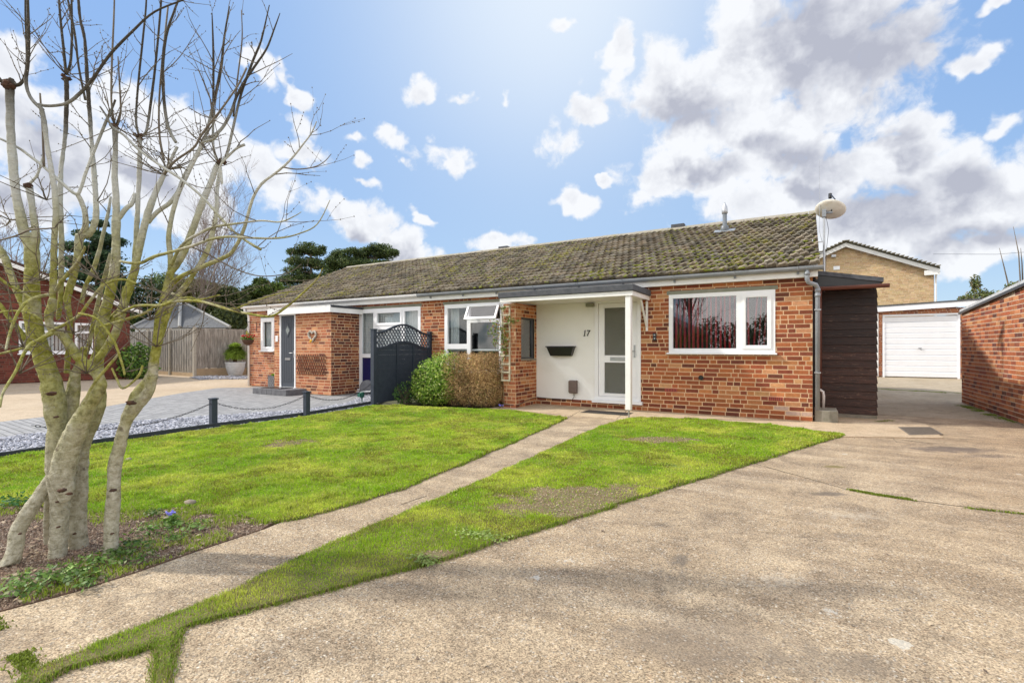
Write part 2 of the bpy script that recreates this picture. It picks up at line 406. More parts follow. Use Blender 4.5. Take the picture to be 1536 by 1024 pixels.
def leaf_mat(name, rough=.55, trans=.3):
    m, T, b, oc, out = newmat(name); at = T.n('ShaderNodeAttribute', attribute_name='Col')
    T.set(b.inputs['Base Color'], at.outputs['Color']); b.inputs['Roughness'].default_value = rough; b.inputs['Specular IOR Level'].default_value = .3
    tl = T.n('ShaderNodeBsdfTranslucent', i_Color=at.outputs['Color'])
    mx = T.n('ShaderNodeMixShader', i_0=trans, i_1=b.outputs[0], i_2=tl.outputs[0]); T.t.links.new(mx.outputs[0], out.inputs[0])
    return m
M['leaf'] = leaf_mat('leaves')
M['grassblade'] = leaf_mat('grass_blades', .6, .35)
M['dryleaf'] = leaf_mat('dry_twig_leaves', .8, .15)
def chip_mat(name):
    m, T, b, oc, out = newmat(name); at = T.n('ShaderNodeAttribute', attribute_name='Col')
    T.set(b.inputs['Base Color'], at.outputs['Color']); b.inputs['Roughness'].default_value = .8; return m
M['chip'] = chip_mat('coloured_stone')
# ------------------------------------------------------------------ brick walls
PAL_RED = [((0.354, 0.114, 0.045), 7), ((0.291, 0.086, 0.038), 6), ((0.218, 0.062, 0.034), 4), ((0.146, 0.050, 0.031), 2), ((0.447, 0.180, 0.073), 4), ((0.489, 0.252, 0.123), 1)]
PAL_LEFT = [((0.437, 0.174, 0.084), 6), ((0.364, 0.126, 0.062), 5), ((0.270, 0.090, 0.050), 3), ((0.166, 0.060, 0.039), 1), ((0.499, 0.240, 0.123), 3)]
PAL_SHADE = [((0.250, 0.078, 0.039), 5), ((0.177, 0.054, 0.034), 5), ((0.104, 0.041, 0.031), 4), ((0.374, 0.156, 0.067), 3)]
PAL_GAR = [((0.437, 0.156, 0.067), 6), ((0.354, 0.114, 0.050), 6), ((0.250, 0.078, 0.045), 4), ((0.520, 0.240, 0.112), 2), ((0.156, 0.060, 0.045), 1)]
PAL_YEL = [((.50, .35, .18), 6), ((.55, .40, .22), 5), ((.44, .30, .15), 4), ((.47, .30, .16), 1)]
PAL_FAR = [((.15, .04, .028), 6), ((.11, .03, .022), 5), ((.19, .055, .035), 2)]
def rect_minus(r, holes):
    out = [r]
    for h in holes:
        nxt = []
        for (a, b, c, d) in out:
            if h[0] >= b or h[1] <= a or h[2] >= d or h[3] <= c: nxt.append((a, b, c, d)); continue
            if a < h[0]: nxt.append((a, h[0], c, d))
            if b > h[1]: nxt.append((h[1], b, c, d))
            a2, b2 = max(a, h[0]), min(b, h[1])
            if c < h[2]: nxt.append((a2, b2, c, h[2]))
            if d > h[3]: nxt.append((a2, b2, h[3], d))
        out = nxt
    return out
class Bricks:
    """collects brick faces standing a little proud of a mortar sheet with thickness"""
    def __init__(s): s.V = []; s.F = []; s.C = []; s.MI = []
    def q(s, pts, col, mi):
        b = len(s.V); s.V += pts; s.C += [col]*len(pts)
        return b
    def wall(s, O, U, N, W, H, holes=(), pal=PAL_RED, thick=.1, zmax=None, header=.3, start=0, z0=0, stain=None, m0=0, m1=0):
        O, U, N = Vector(O), Vector(U), Vector(N); Z = Vector((0, 0, 1))
        cols = [c for c, w in pal for _ in range(int(round(w*2)))]
        back = -N*thick
        for (a, b, c, d) in rect_minus((m0, W-m1, z0, H), holes):
            if zmax is None:
                cut = [(a, b, d, d)]
            else:
                k = max(1, int((b-a)/.3)); cut = [(a+(b-a)*i/k, a+(b-a)*(i+1)/k, min(d, zmax(a+(b-a)*i/k)), min(d, zmax(a+(b-a)*(i+1)/k))) for i in range(k)]
            for (a1, b1, d1, d2) in cut:
                if max(d1, d2) <= c+1e-4: continue
                d1 = max(d1, c+1e-4); d2 = max(d2, c+1e-4)
                p = [O+U*a1+Z*c, O+U*b1+Z*c, O+U*b1+Z*d2, O+U*a1+Z*d1]; p2 = [x+back for x in p]
                i0 = s.q(p+p2, (.5, .4, .3), 1)
                for f in ((0, 1, 2, 3), (7, 6, 5, 4), (0, 4, 5, 1), (1, 5, 6, 2), (2, 6, 7, 3), (3, 7, 4, 0)):
                    s.F.append(tuple(i0+t for t in f)); s.MI.append(1)
        nr = int((H-z0)/.075)+1
        for r in range(nr):
            z = z0+r*.075+.007; u = -rnd.uniform(.0, .225)+start
            while u < W:
                if rnd.random() < header: L = .099
                else: L = .2115
                zt = z+.0615
                a, b = max(u, .002), min(u+L, W-.002)
                if b-a > .02:
                    if zmax is not None and (zt > zmax(a) or zt > zmax(b)): u += L+.0135; continue
                    base = rnd.choice(cols); k = rnd.uniform(.9, 1.12)
                    for (x0, x1, y0, y1) in rect_minus((a, b, z, min(zt, H)), holes):
                        if x1-x0 < .015 or y1-y0 < .012: continue
                        c = tuple(v*k*rnd.uniform(.95, 1.05) for v in base)
                        if stain: c = stain((x0+x1)/2, (y0+y1)/2, c)
                        pr = N*(.002+rnd.uniform(0, .002)); e = .001
                        P0 = [O+U*x0+Z*y0, O+U*x1+Z*y0, O+U*x1+Z*y1, O+U*x0+Z*y1]
                        P1 = [O+U*(x0+e)+Z*(y0+e)+pr, O+U*(x1-e)+Z*(y0+e)+pr, O+U*(x1-e)+Z*(y1-e)+pr, O+U*(x0+e)+Z*(y1-e)+pr]
                        i0 = s.q(P0+P1, c, 0)
                        for f in ((4, 5, 6, 7), (0, 1, 5, 4), (1, 2, 6, 5), (2, 3, 7, 6), (3, 0, 4, 7)):
                            s.F.append(tuple(i0+t for t in f)); s.MI.append(0)
                u += L+.0135
        return s
    def build(s, name, mortar, parent=None, loc=(0, 0, 0)):
        return npobj(name, [tuple(v) for v in s.V], s.F, [M['brick'], mortar], parent, loc, np.array(s.C), s.MI)

# ------------------------------------------------------------------ ground materials
def concrete_mat():
    m, T, b, oc, out = newmat('aggregate_concrete')
    big = T.noise(oc, .55, 6, .62); mid = T.noise(oc, 2.6, 7, .68, .6); fine = T.noise(oc, 38, 4, .7)
    base = T.ramp(big, [(.25, (.30, .22, .135)), (.5, (.395, .305, .20)), (.75, (.48, .385, .265))])
    dirt = T.n('ShaderNodeMapRange', i_Value=mid, i_1=.42, i_2=.66, i_3=0.0, i_4=.85).outputs[0]
    col = T.mix(dirt, base, (.19, .145, .10, 1))
    # long faint streaks, some darker, some paler
    ms = T.n('ShaderNodeMapping', i_Vector=oc, i_Rotation=(0, 0, R_(-28)), i_Scale=(.35, 3.2, 1)); st = T.noise(ms.outputs[0], 1.3, 6, .65)
    col = T.mix(T.n('ShaderNodeMapRange', i_Value=st, i_1=.47, i_2=.68, i_4=.45).outputs[0], col, (.20, .15, .10, 1))
    col = T.mix(T.n('ShaderNodeMapRange', i_Value=st, i_1=.48, i_2=.30, i_4=.35).outputs[0], col, (.55, .45, .32, 1))
    # exposed stones: two sizes of flint, brown / grey / white
    vd = T.vor(oc, 75); vc = T.vor(oc, 75, out='Color'); sp = T.n('ShaderNodeSeparateColor', i_0=vc)
    peb = T.ramp(sp.outputs[0], [(0, (.10, .075, .05)), (.25, (.22, .14, .08)), (.5, (.42, .30, .19)), (.72, (.36, .34, .30)), (.92, (.50, .44, .35)), (1, (.62, .57, .48))])
    sh = T.n('ShaderNodeMapRange', i_Value=vd, i_1=.30, i_2=.52, i_3=1.0, i_4=0.0).outputs[0]
    keep = T.m('GREATER_THAN', sp.outputs[1], .42)
    near = T.m('MULTIPLY', T.m('MULTIPLY', sh, keep), .85)
    expo = T.n('ShaderNodeMapRange', i_Value=T.noise(oc, .9, 4, .6), i_1=.35, i_2=.6, i_3=.45, i_4=1.0).outputs[0]
    near = T.m('MULTIPLY', near, expo)
    col = T.mix(near, col, peb)
    v2 = T.vor(oc, 190, out='Color'); s2 = T.n('ShaderNodeSeparateColor', i_0=v2)
    gr = T.m('ADD', T.m('MULTIPLY', s2.outputs[0], 1.05), .50)
    col = T.mix(1.0, col, T.n('ShaderNodeCombineXYZ', i_0=gr, i_1=gr, i_2=gr).outputs[0], 'MULTIPLY')
    # lichen discs
    lv = T.vor(oc, 2.3, out='Distance'); lc = T.n('ShaderNodeSeparateColor', i_0=T.vor(oc, 2.3, out='Color'))
    lr = T.m('MULTIPLY', T.m('GREATER_THAN', lc.outputs[0], .66), T.m('MULTIPLY', lc.outputs[1], .13))
    lm = T.m('MULTIPLY', T.m('LESS_THAN', T.m('ADD', lv, T.m('MULTIPLY', T.m('SUBTRACT', T.noise(oc, 22, 4, .6), .5), .10)), lr), .55)
    col = T.mix(lm, col, (.55, .53, .46, 1))
    # oil and damp marks with their own outline
    ov = T.n('ShaderNodeMapRange', i_Value=T.noise(oc, 1.1, 5, .7, 1.2), i_1=.62, i_2=.72, i_4=.6).outputs[0]
    col = T.mix(ov, col, (.10, .09, .08, 1))
    wob1 = T.m('MULTIPLY', T.m('SUBTRACT', T.noise(oc, 7, 5, .7), .5), 1.6); wob2 = T.m('MULTIPLY', T.m('SUBTRACT', T.noise(oc, 26, 5, .7), .42), 5.0)
    for (x, y, rx, ry, c_, k_) in [(1425, 672, .55, .22, (.12, .10, .09, 1), .75), (1480, 682, .3, .12, (.12, .10, .09, 1), .6), (1250, 698, .13, .07, (.17, .14, .05, 1), .8), (1240, 738, .16, .07, (.13, .11, .09, 1), .7), (1275, 770, .45, .16, (.58, .54, .45, 1), .35), (1160, 865, .28, .14, (.55, .51, .43, 1), .4), (1245, 912, .07, .05, (.60, .58, .52, 1), .8), (805, 862, .05, .03, (.66, .64, .58, 1), .9), (858, 838, .05, .03, (.66, .64, .58, 1), .9), (1060, 960, .5, .22, (.2, .16, .12, 1), .5), (1240, 990, .3, .12, (.16, .13, .10, 1), .5)]:
        wob = wob2 if c_[0] > .5 else wob1; k_ = k_*(.6 if c_[0] > .5 else 1)
        g_ = FPX*CAM_H/(y-522); r_ = (x-768)/FPX*g_; px_, py_ = r_*CS-g_*SN, r_*SN+g_*CS
        mq = T.n('ShaderNodeMapping', vector_type='TEXTURE', i_Vector=oc, i_Location=(px_, py_, 0), i_Rotation=(0, 0, YAW), i_Scale=(rx, ry, 1)); ql = T.n('ShaderNodeVectorMath', operation='LENGTH', i_0=mq.outputs[0])
        col = T.mix(T.n('ShaderNodeMapRange', interpolation_type='SMOOTHSTEP', i_Value=T.m('ADD', ql.outputs['Value'], wob), i_1=1.05, i_2=.45, i_4=k_).outputs[0], col, c_)
    T.set(b.inputs['Base Color'], col); b.inputs['Roughness'].default_value = .9; b.inputs['Specular IOR Level'].default_value = .2
    h = T.m('ADD', T.m('MULTIPLY', near, .5), T.m('ADD', T.m('MULTIPLY', fine, 1.2), T.m('MULTIPLY', mid, .8)))
    setbump(T, b, h, .0035)
    return m
M['concrete'] = concrete_mat()
def concrete2(name, c1, c2, dirtc, sc=1.2):
    m, T, b, oc, out = newmat(name)
    big = T.noise(oc, sc, 7, .65, .4); fine = T.noise(oc, 60, 5, .7); mid = T.noise(oc, 5, 6, .7)
    col = T.ramp(big, [(.3, c1), (.6, c2)])
    col = T.mix(T.n('ShaderNodeMapRange', i_Value=mid, i_1=.5, i_2=.72, i_4=.65).outputs[0], col, C4(dirtc))
    gr = T.m('ADD', T.m('MULTIPLY', fine, .9), .55)
    sp = T.n('ShaderNodeSeparateColor', i_0=T.vor(oc, 110, out='Color'))
    gr = T.m('MULTIPLY', gr, T.m('ADD', T.m('MULTIPLY', sp.outputs[0], .4), .8))
    col = T.mix(1.0, col, T.n('ShaderNodeCombineXYZ', i_0=gr, i_1=gr, i_2=gr).outputs[0], 'MULTIPLY')
    T.set(b.inputs['Base Color'], col); b.inputs['Roughness'].default_value = .92; b.inputs['Specular IOR Level'].default_value = .2
    setbump(T, b, T.m('ADD', fine, mid), .004); return m
M['apron'] = concrete2('smooth_concrete', (.42, .32, .21), (.50, .40, .28), (.25, .2, .13))
M['yard'] = concrete2('worn_yard_concrete', (.30, .24, .16), (.40, .33, .24), (.15, .13, .08), .8)
M['court'] = concrete2('sandy_tarmac', (.40, .31, .21), (.48, .385, .275), (.30, .235, .165), .5)
M['earth'] = simple('garden_ground', (.07, .09, .03), (.10, .085, .05), 3, .95, .02, 20)
M['soil'] = simple('dug_soil', (.19, .115, .075), (.12, .075, .05), 9, .95, .02, 45, dirt=(.17, .12, .08), dscale=12, damt=.6)
M['lawnsoil'] = simple('turf_soil', (.19, .15, .07), (.14, .12, .05), 5, .95, .01, 60, dirt=(.26, .18, .11), dscale=3, damt=.35)
M['moss'] = simple('moss', (.13, .17, .015), (.20, .20, .02), 30, .95, .004, 120, dirt=(.07, .08, .01), dscale=14, damt=.6)
M['edging'] = simple('dark_edging_timber', (.022, .028, .035), (.04, .048, .055), 9, .8, .003, 60)
def paving_mat():
    m, T, b, oc, out = newmat('grey_block_paving')
    mp = T.n('ShaderNodeMapping', i_Vector=oc, i_Rotation=(0, 0, R_(4)))
    br = T.n('ShaderNodeTexBrick', i_Vector=mp.outputs[0], i_Color1=(0, 0, 0, 1), i_Color2=(1, 1, 1, 1), i_Mortar=(.5, .5, .5, 1), i_Scale=1.0)
    br.inputs['Mortar Size'].default_value = .006; br.inputs['Mortar Smooth'].default_value = .3; br.inputs['Brick Width'].default_value = .2; br.inputs['Row Height'].default_value = .1
    s = T.n('ShaderNodeSeparateColor', i_0=br.outputs['Color'])
    col = T.ramp(s.outputs[0], [(0, (.19, .19, .195)), (.5, (.25, .25, .255)), (1, (.31, .31, .31))])
    dn = T.noise(oc, 1.2, 5, .6); col = T.mix(T.m('MULTIPLY', dn, .5), col, (.38, .375, .36, 1))
    col = T.mix(br.outputs['Fac'], col, (.10, .10, .095, 1))
    T.set(b.inputs['Base Color'], col); b.inputs['Roughness'].default_value = .85
    setbump(T, b, T.m('SUBTRACT', T.noise(oc, 60, 4, .6), T.m('MULTIPLY', br.outputs['Fac'], 3.0)), .004); return m
M['paving'] = paving_mat()

# ------------------------------------------------------------------ polygons on the ground
def inpoly(px, py, poly):
    inside = np.zeros(px.shape, bool); n = len(poly)
    for i in range(n):
        x0, y0 = poly[i][0], poly[i][1]; x1, y1 = poly[(i+1) % n][0], poly[(i+1) % n][1]
        c = ((y0 > py) != (y1 > py)); den = (y1-y0) if abs(y1-y0) > 1e-12 else 1e-12
        inside ^= c & (px < (x1-x0)*(py-y0)/den+x0)
    return inside
def gp(pts): return [G(*p) for p in pts]
def sheet(name, poly, z, mat, thick=.02, kind='structure', label=None, cat=None):
    mb = MB(); mb.prism([(p[0], p[1]) for p in poly], z-thick, z)
    me = bpy.data.meshes.new(name); me.from_pydata(mb.v, [], mb.f); me.update()
    o = link(name, me, mat); tag(o, label, cat, kind=kind); return o
def wobble(poly, amp, step):
    """edge broken into short wavering steps"""
    out = []
    n = len(poly)
    for i in range(n):
        a, b = Vector(poly[i]), Vector(poly[(i+1) % n]); L = (b-a).length; k = max(1, int(L/step))
        if L > 9: k = 1
        nr = Vector((-(b-a).y, (b-a).x, 0)).normalized()
        for j in range(k):
            p = a.lerp(b, j/k)
            if j: p = p+nr*rnd.uniform(-amp, amp)
            out.append(p)
    return out
lawn_l = [(-160, 735), (0, 688), (160, 665), (320, 643), (460, 625), (560, 608), (610, 609), (700, 613), (765, 615), (850, 627), (810, 645), (760, 667), (700, 693), (650, 713),
          (600, 734), (540, 752), (480, 769), (430, 780), (400, 783), (370, 775), (320, 770), (290, 760), (220, 766), (150, 770), (80, 760), (0, 757), (-160, 770)]
bed = [(-200, 764), (-100, 760), (0, 752), (80, 755), (150, 765), (290, 755), (330, 766), (380, 772), (408, 783), (390, 793), (300, 822), (200, 857), (110, 885), (0, 914), (-90, 935), (-260, 990)]
lawn_r = [(945, 627), (1030, 628), (1150, 636), (1265, 652), (1190, 675), (1080, 708), (955, 745), (880, 771), (800, 795), (737, 812), (670, 835), (600, 853), (540, 869), (480, 886), (400, 906), (330, 922),
          (285, 934), (268, 944), (258, 965), (254, 995), (248, 1030), (236, 1060), (232, 1030), (240, 985), (238, 960), (200, 976), (150, 985), (100, 1000), (60, 1020), (40, 1060), (20, 1060), (35, 1022), (50, 1006), (100, 985), (150, 965), (200, 945),
          (280, 915), (350, 885), (420, 850), (500, 812), (560, 787), (600, 773), (665, 746), (737, 715), (821, 676), (860, 658), (903, 639)]
path = [(905, 618), (945, 620), (950, 640), (905, 645), (825, 682), (740, 722), (668, 752), (600, 782), (500, 822), (420, 860), (350, 895), (280, 925), (200, 957), (100, 1000), (50, 1030), (-10, 1120), (-300, 1100), (-240, 985), (-90, 935), (0, 915), (110, 886), (200, 858), (300, 823), (395, 792), (430, 778),
        (480, 768), (540, 751), (600, 733), (650, 712), (700, 692), (760, 666), (810, 644), (852, 625), (870, 616)]
paving = [(375, 580), (326, 581), (275, 588), (228, 596), (150, 610), (72, 623), (0, 631), (-120, 646), (-160, 690), (0, 665), (150, 648), (330, 628), (455, 618), (530, 605), (575, 598), (560, 575), (400, 575)]
gravel = [(-160, 690), (0, 656), (200, 631), (330, 622), (455, 614), (520, 604), (548, 592), (575, 590), (575, 600), (562, 606), (460, 624), (320, 642), (0, 687), (-160, 735)]
LL = wobble(gp(lawn_l), .012, .15); LR = wobble(gp(lawn_r), .012, .12); BED = gp(bed)
sheet('ground', [(-300, -300), (300, -300), (300, 300), (-300, 300)], -.05, M['earth'], .5)
# drive and yard: everything right of the lawn and the strip between the garages
sheet('driveway', [(-3.0, -12), (14, -12), (14, 11.0), (-5.4, 11.0), (-5.4, 6.5), (-3.0, 3.0)], -.012, M['concrete'], .1)
sheet('yard', [(-1, 11.0), (14, 11.0), (14, 40), (-1, 40)], -.008, M['yard'], .1)
sheet('court', [(-60, -30), (-6.0, -30), (-6.0, 6.5), (-12, 9.37), (-15.2, 9.37), (-15.2, 40), (-60, 40)], -.018, M['court'], .1)
sheet('path', gp(path), -.008, M['concrete'], .1)
ap = [onY(760, 600, 9.6), onY(1225, 600, 9.6)]
AP = [(-5.4, 9.5), (-5.4, 8.28), (-4.3, 8.2), (-2.75, 8.05), G(940, 629), G(1030, 630), G(1150, 638), G(1262, 654), (1.55, 8.55), (1.6, 10.0), (1.2, 10.5), (.0, 10.5)]
sheet('apron_slab', AP, -.002, M['apron'], .1)
sheet('paving', gp(paving), -.014, M['paving'], .1)
GR = gp(gravel)
sheet('gravel_strip', GR, -.008, M['slateblock'], .05)
# turf base stands a little above the concrete, slightly rolling top
def turf(name, poly, z):
    o = sheet(name, poly, z, M['lawnsoil'], .06); return o
turf('lawn', LL, .004); turf('lawn_edge_strip', LR, .004)
sheet('flower_bed', BED, -.004, M['soil'], .05)

# ------------------------------------------------------------------ grass (real blades, uncountable)
def sample_poly(poly, n):
    xs = [p[0] for p in poly]; ys = [p[1] for p in poly]
    a, b, c, d = min(xs), max(xs), min(ys), max(ys)
    x = rng.uniform(a, b, n); y = rng.uniform(c, d, n); k = inpoly(x, y, poly)
    return x[k], y[k], (b-a)*(d-c)
def vnoise(x, y, s, seed):
    """cheap smooth value noise"""
    r = np.random.default_rng(seed); tab = r.random((256, 256))
    X = x*s+1000.3; Y = y*s+1000.7; xi = np.floor(X).astype(int); yi = np.floor(Y).astype(int); fx = X-xi; fy = Y-yi
    fx = fx*fx*(3-2*fx); fy = fy*fy*(3-2*fy)
    g = lambda i, j: tab[(xi+i) % 256, (yi+j) % 256]
    return (g(0, 0)*(1-fx)+g(1, 0)*fx)*(1-fy)+(g(0, 1)*(1-fx)+g(1, 1)*fx)*fy
def fbm(x, y, s, seed): return vnoise(x, y, s, seed)*.55+vnoise(x, y, s*2.1, seed+1)*.28+vnoise(x, y, s*4.3, seed+2)*.17
bald = [(885, 745, .62, .30), (990, 660, .45, .22), (840, 760, .5, .2), (430, 665, .35, .25), (690, 835, .25, .1), (680, 715, .2, .1)]
BALD = [(G(x, y), a, b) for x, y, a, b in bald]
def blades(x, y, h, w, col, lean=.5, z0=.004, up=1.0):
    n = len(x); th = rng.uniform(0, 2*np.pi, n); fa = rng.uniform(0, 2*np.pi, n)
    ln = rng.uniform(.1, lean, n)*h; dx = np.cos(th)*ln; dy = np.sin(th)*ln; wx = np.cos(fa)*w/2; wy = np.sin(fa)*w/2
    V = np.zeros((n, 5, 3)); V[:, 0] = np.stack([x-wx, y-wy, np.full(n, z0-.004)], 1); V[:, 1] = np.stack([x+wx, y+wy, np.full(n, z0-.004)], 1)
    V[:, 2] = np.stack([x-wx*.8+dx*.35, y-wy*.8+dy*.35, z0+h*.6], 1); V[:, 3] = np.stack([x+wx*.8+dx*.35, y+wy*.8+dy*.35, z0+h*.6], 1)
    V[:, 4] = np.stack([x+dx, y+dy, z0+h*up], 1)
    b = (np.arange(n)*5)[:, None]
    F = np.concatenate([b+np.array([0, 1, 3]), b+np.array([0, 3, 2]), b+np.array([2, 3, 4])], 1).reshape(-1, 3)
    return V.reshape(-1, 3), F, np.repeat(col, 5, 0)
def grass(name, poly, n, label, seed, hk=1.0):
    x, y, area = sample_poly(poly, n)
    d = -x*SN+y*CS; r = x*CS+y*SN
    vis = (d > .8) & (np.abs(r/np.maximum(d, .1)) < 1.12); x, y, d = x[vis], y[vis], d[vis]
    p = np.clip((3.2/d)**1.15, .16, 1.0); k = rng.random(len(x)) < p; x, y, d = x[k], y[k], d[k]
    B = np.zeros(len(x))
    for c, a, b in BALD:
        # long axis across the view
        ex, ey = (x-c.x), (y-c.y); u = ex*CS+ey*SN; v = -ex*SN+ey*CS
        q = (u/a)**2+(v/b)**2+ (vnoise(x, y, 9, 3)-.5)*1.6
        B = np.maximum(B, np.clip(1.4-q, 0, 1))
    k = rng.random(len(x)) > np.minimum(B*1.1, .88); x, y, d, B = x[k], y[k], d[k], B[k]
    f = fbm(x, y, 1.1, seed); g = fbm(x, y, 5, seed+9); t = rng.random(len(x))
    h = (.006+.017*g+.012*t*t)*hk*(1-.45*B); tall = g > .64; h[tall] *= 1.6
    # longer grass along the margins
    w = np.maximum(.0024, .00125*d)*rng.uniform(.7, 1.3, len(x))
    a = np.array([.42, .56, .03]); bb = np.array([.22, .42, .02]); yl = np.array([.62, .65, .10]); st = np.array([.42, .36, .17]); ol = np.array([.26, .25, .04])
    mix = np.clip((f-.15)*1.3+rng.normal(0, .28, len(x)), 0, 1)[:, None]
    col = a*mix+bb*(1-mix)
    yy = np.clip((fbm(x, y, 2.3, seed+20)-.45)*3+rng.normal(0, .3, len(x)), 0, .8)[:, None]; col = col*(1-yy)+yl*yy
    sv = (rng.random(len(x)) < .11+.35*B)[:, None]; col = np.where(sv, st, col)
    ov = (fbm(x, y, 3, seed+33) > .60)[:, None] & (rng.random(len(x)) < .4)[:, None]; col = np.where(ov, ol, col)
    col = col*(rng.uniform(.65, 1.3, len(x))*(.72+.56*fbm(x, y, 11, seed+50)))[:, None]
    end = np.clip((3.9-np.hypot(x, y))/1.8, 0, 1)*(seed == 41); h = h*(1-.5*end); col = col*(1-.1*end[:, None]); w = w*(1-.3*end); tan = (rng.random(len(x)) < .15*end)[:, None]; col = np.where(tan, np.array([.3, .23, .11]), col)
    x = x+rng.normal(0, .010, len(x)); y = y+rng.normal(0, .010, len(x))
    V, F, Cc = blades(x, y, h, w, col, .9)
    o = npobj(name, V, F, M['grassblade'], col=Cc); tag(o, label, 'grass', kind='stuff'); return o
grass('grass', LL, 1500000, 'mown yellow-green lawn left of the concrete path', 11)
grass('grass', LR, 900000, 'tapering strip of mown grass between path and driveway', 41, .8)
def fringe(poly, n, wid, name, label):
    P = [Vector((p[0], p[1], 0)) for p in poly]; X = []; Y = []; segs = []
    for a, b in zip(P, P[1:]+P[:1]):
        m_ = (a+b)/2; d = -m_.x*SN+m_.y*CS; r = m_.x*CS+m_.y*SN
        if (b-a).length < 2 and d > .8 and abs(r/d) < 1.15: segs.append((a, b, (b-a).length/max(1, d*.5)))
    for a, b, _ in rnd.choices(segs, [q[2] for q in segs], k=n):
        q = a.lerp(b, rnd.random()); X.append(q.x+rnd.gauss(0, wid)); Y.append(q.y+rnd.gauss(0, wid))
    x, y = np.array(X), np.array(Y); f = vnoise(x, y, 9, 17); k = f > rng.random(len(x))*.75+.12; x, y = x[k], y[k]; m = len(x); d = -x*SN+y*CS
    c = np.array([.20, .30, .025])*rng.uniform(.5, 1.5, m)[:, None]; tn = rng.random(m) < .25; c[tn] = np.array([.34, .28, .13])
    V, F, Cc = blades(x, y, rng.uniform(.006, .022, m), np.maximum(.003, .0012*d), c, 1.3, -.006)
    o = npobj(name, V, F, M['grassblade'], col=Cc); tag(o, label, 'grass', kind='stuff')
fringe(LL, 26000, .013, 'grass', 'ragged grass fringe round the left lawn'); fringe(LR, 60000, .013, 'grass', 'ragged grass fringe round the tapering lawn strip')
# moss tufts in the joints of the concrete
def joint(pts, n, wid, name, label):
    P = [G(*p) for p in pts]; seg = [(P[i], P[i+1]) for i in range(len(P)-1)]; L = [(b-a).length for a, b in seg]; X = []; Y = []
    for _ in range(n):
        a, b = rnd.choices(seg, L)[0]; q = a.lerp(b, rnd.random()); X.append(q.x+rnd.gauss(0, wid)); Y.append(q.y+rnd.gauss(0, wid))
    x, y = np.array(X), np.array(Y); m = len(x); k = vnoise(x, y, 6, 5) > .42; x, y = x[k], y[k]; m = len(x)
    c = np.array([.16, .21, .025])*rng.uniform(.6, 1.7, m)[:, None]
    V, F, Cc = blades(x, y, rng.uniform(.004, .014, m), np.full(m, .006), c, 1.2, -.006)
    o = npobj(name, V, F, M['grassblade'], col=Cc); tag(o, label, 'moss', kind='stuff')
joint([(1275, 733), (1320, 741), (1362, 747)], 1200, .012, 'moss', 'green moss in the crack across the driveway')
joint([(1362, 747), (1400, 755), (1536, 769)], 350, .006, 'moss', 'thin moss in the joint at the right edge of the driveway')
joint([(1320, 583), (1400, 587), (1450, 590)], 2500, .12, 'moss', 'olive moss patches on the yard concrete before the garage')
joint([(1440, 607), (1490, 622), (1536, 634)], 5000, .07, 'moss', 'mossy weeds along the foot of the red brick garage wall')
joint([(1316, 632), (1336, 630)], 700, .03, 'moss', 'moss at the foot of the black timber shed')
joint([(-20, 930), (20, 965), (45, 1005)], 1500, .02, 'moss', 'green moss in the joint at the lower left of the path')
# dark crack lines of the concrete joints
cr = MB()
def crack(pts, w=.006, z=-.0105):
    P = []
    for i in range(len(pts)-1):
        a, b = G(*pts[i]), G(*pts[i+1]); k = max(2, int((b-a).length/.08))
        for j in range(k): q = a.lerp(b, j/k); P.append(Vector((q.x+rnd.uniform(-.008, .008), q.y+rnd.uniform(-.008, .008), z)))
    P.append(G(*pts[-1])+Vector((0, 0, z)))
    for a, b in zip(P[:-1], P[1:]):
        ww = w*rnd.uniform(.4, 1.2); cr.obox((a+b)/2, (b-a)/2, Vector((-(b-a).y, (b-a).x, 0)).normalized()*ww/2, (0, 0, .001))
crack([(1265, 652), (1330, 655), (1400, 664)]); crack([(1120, 690), (1275, 733), (1362, 747), (1536, 769)], .009)
crack([(1330, 645), (1345, 662)], .004)
crack([(600, 755), (640, 742)], .004, -.0068); crack([(870, 616), (852, 626)], .01, -.0012); crack([(942, 614), (925, 628)], .01, -.0012)
me = bpy.data.meshes.new('joint'); me.from_pydata(cr.v, [], cr.f); me.update()
o = link('concrete_joints', me, simple('joint_dirt', (.05, .04, .03), (.08, .07, .04), 20, .95)); tag(o, kind='structure')

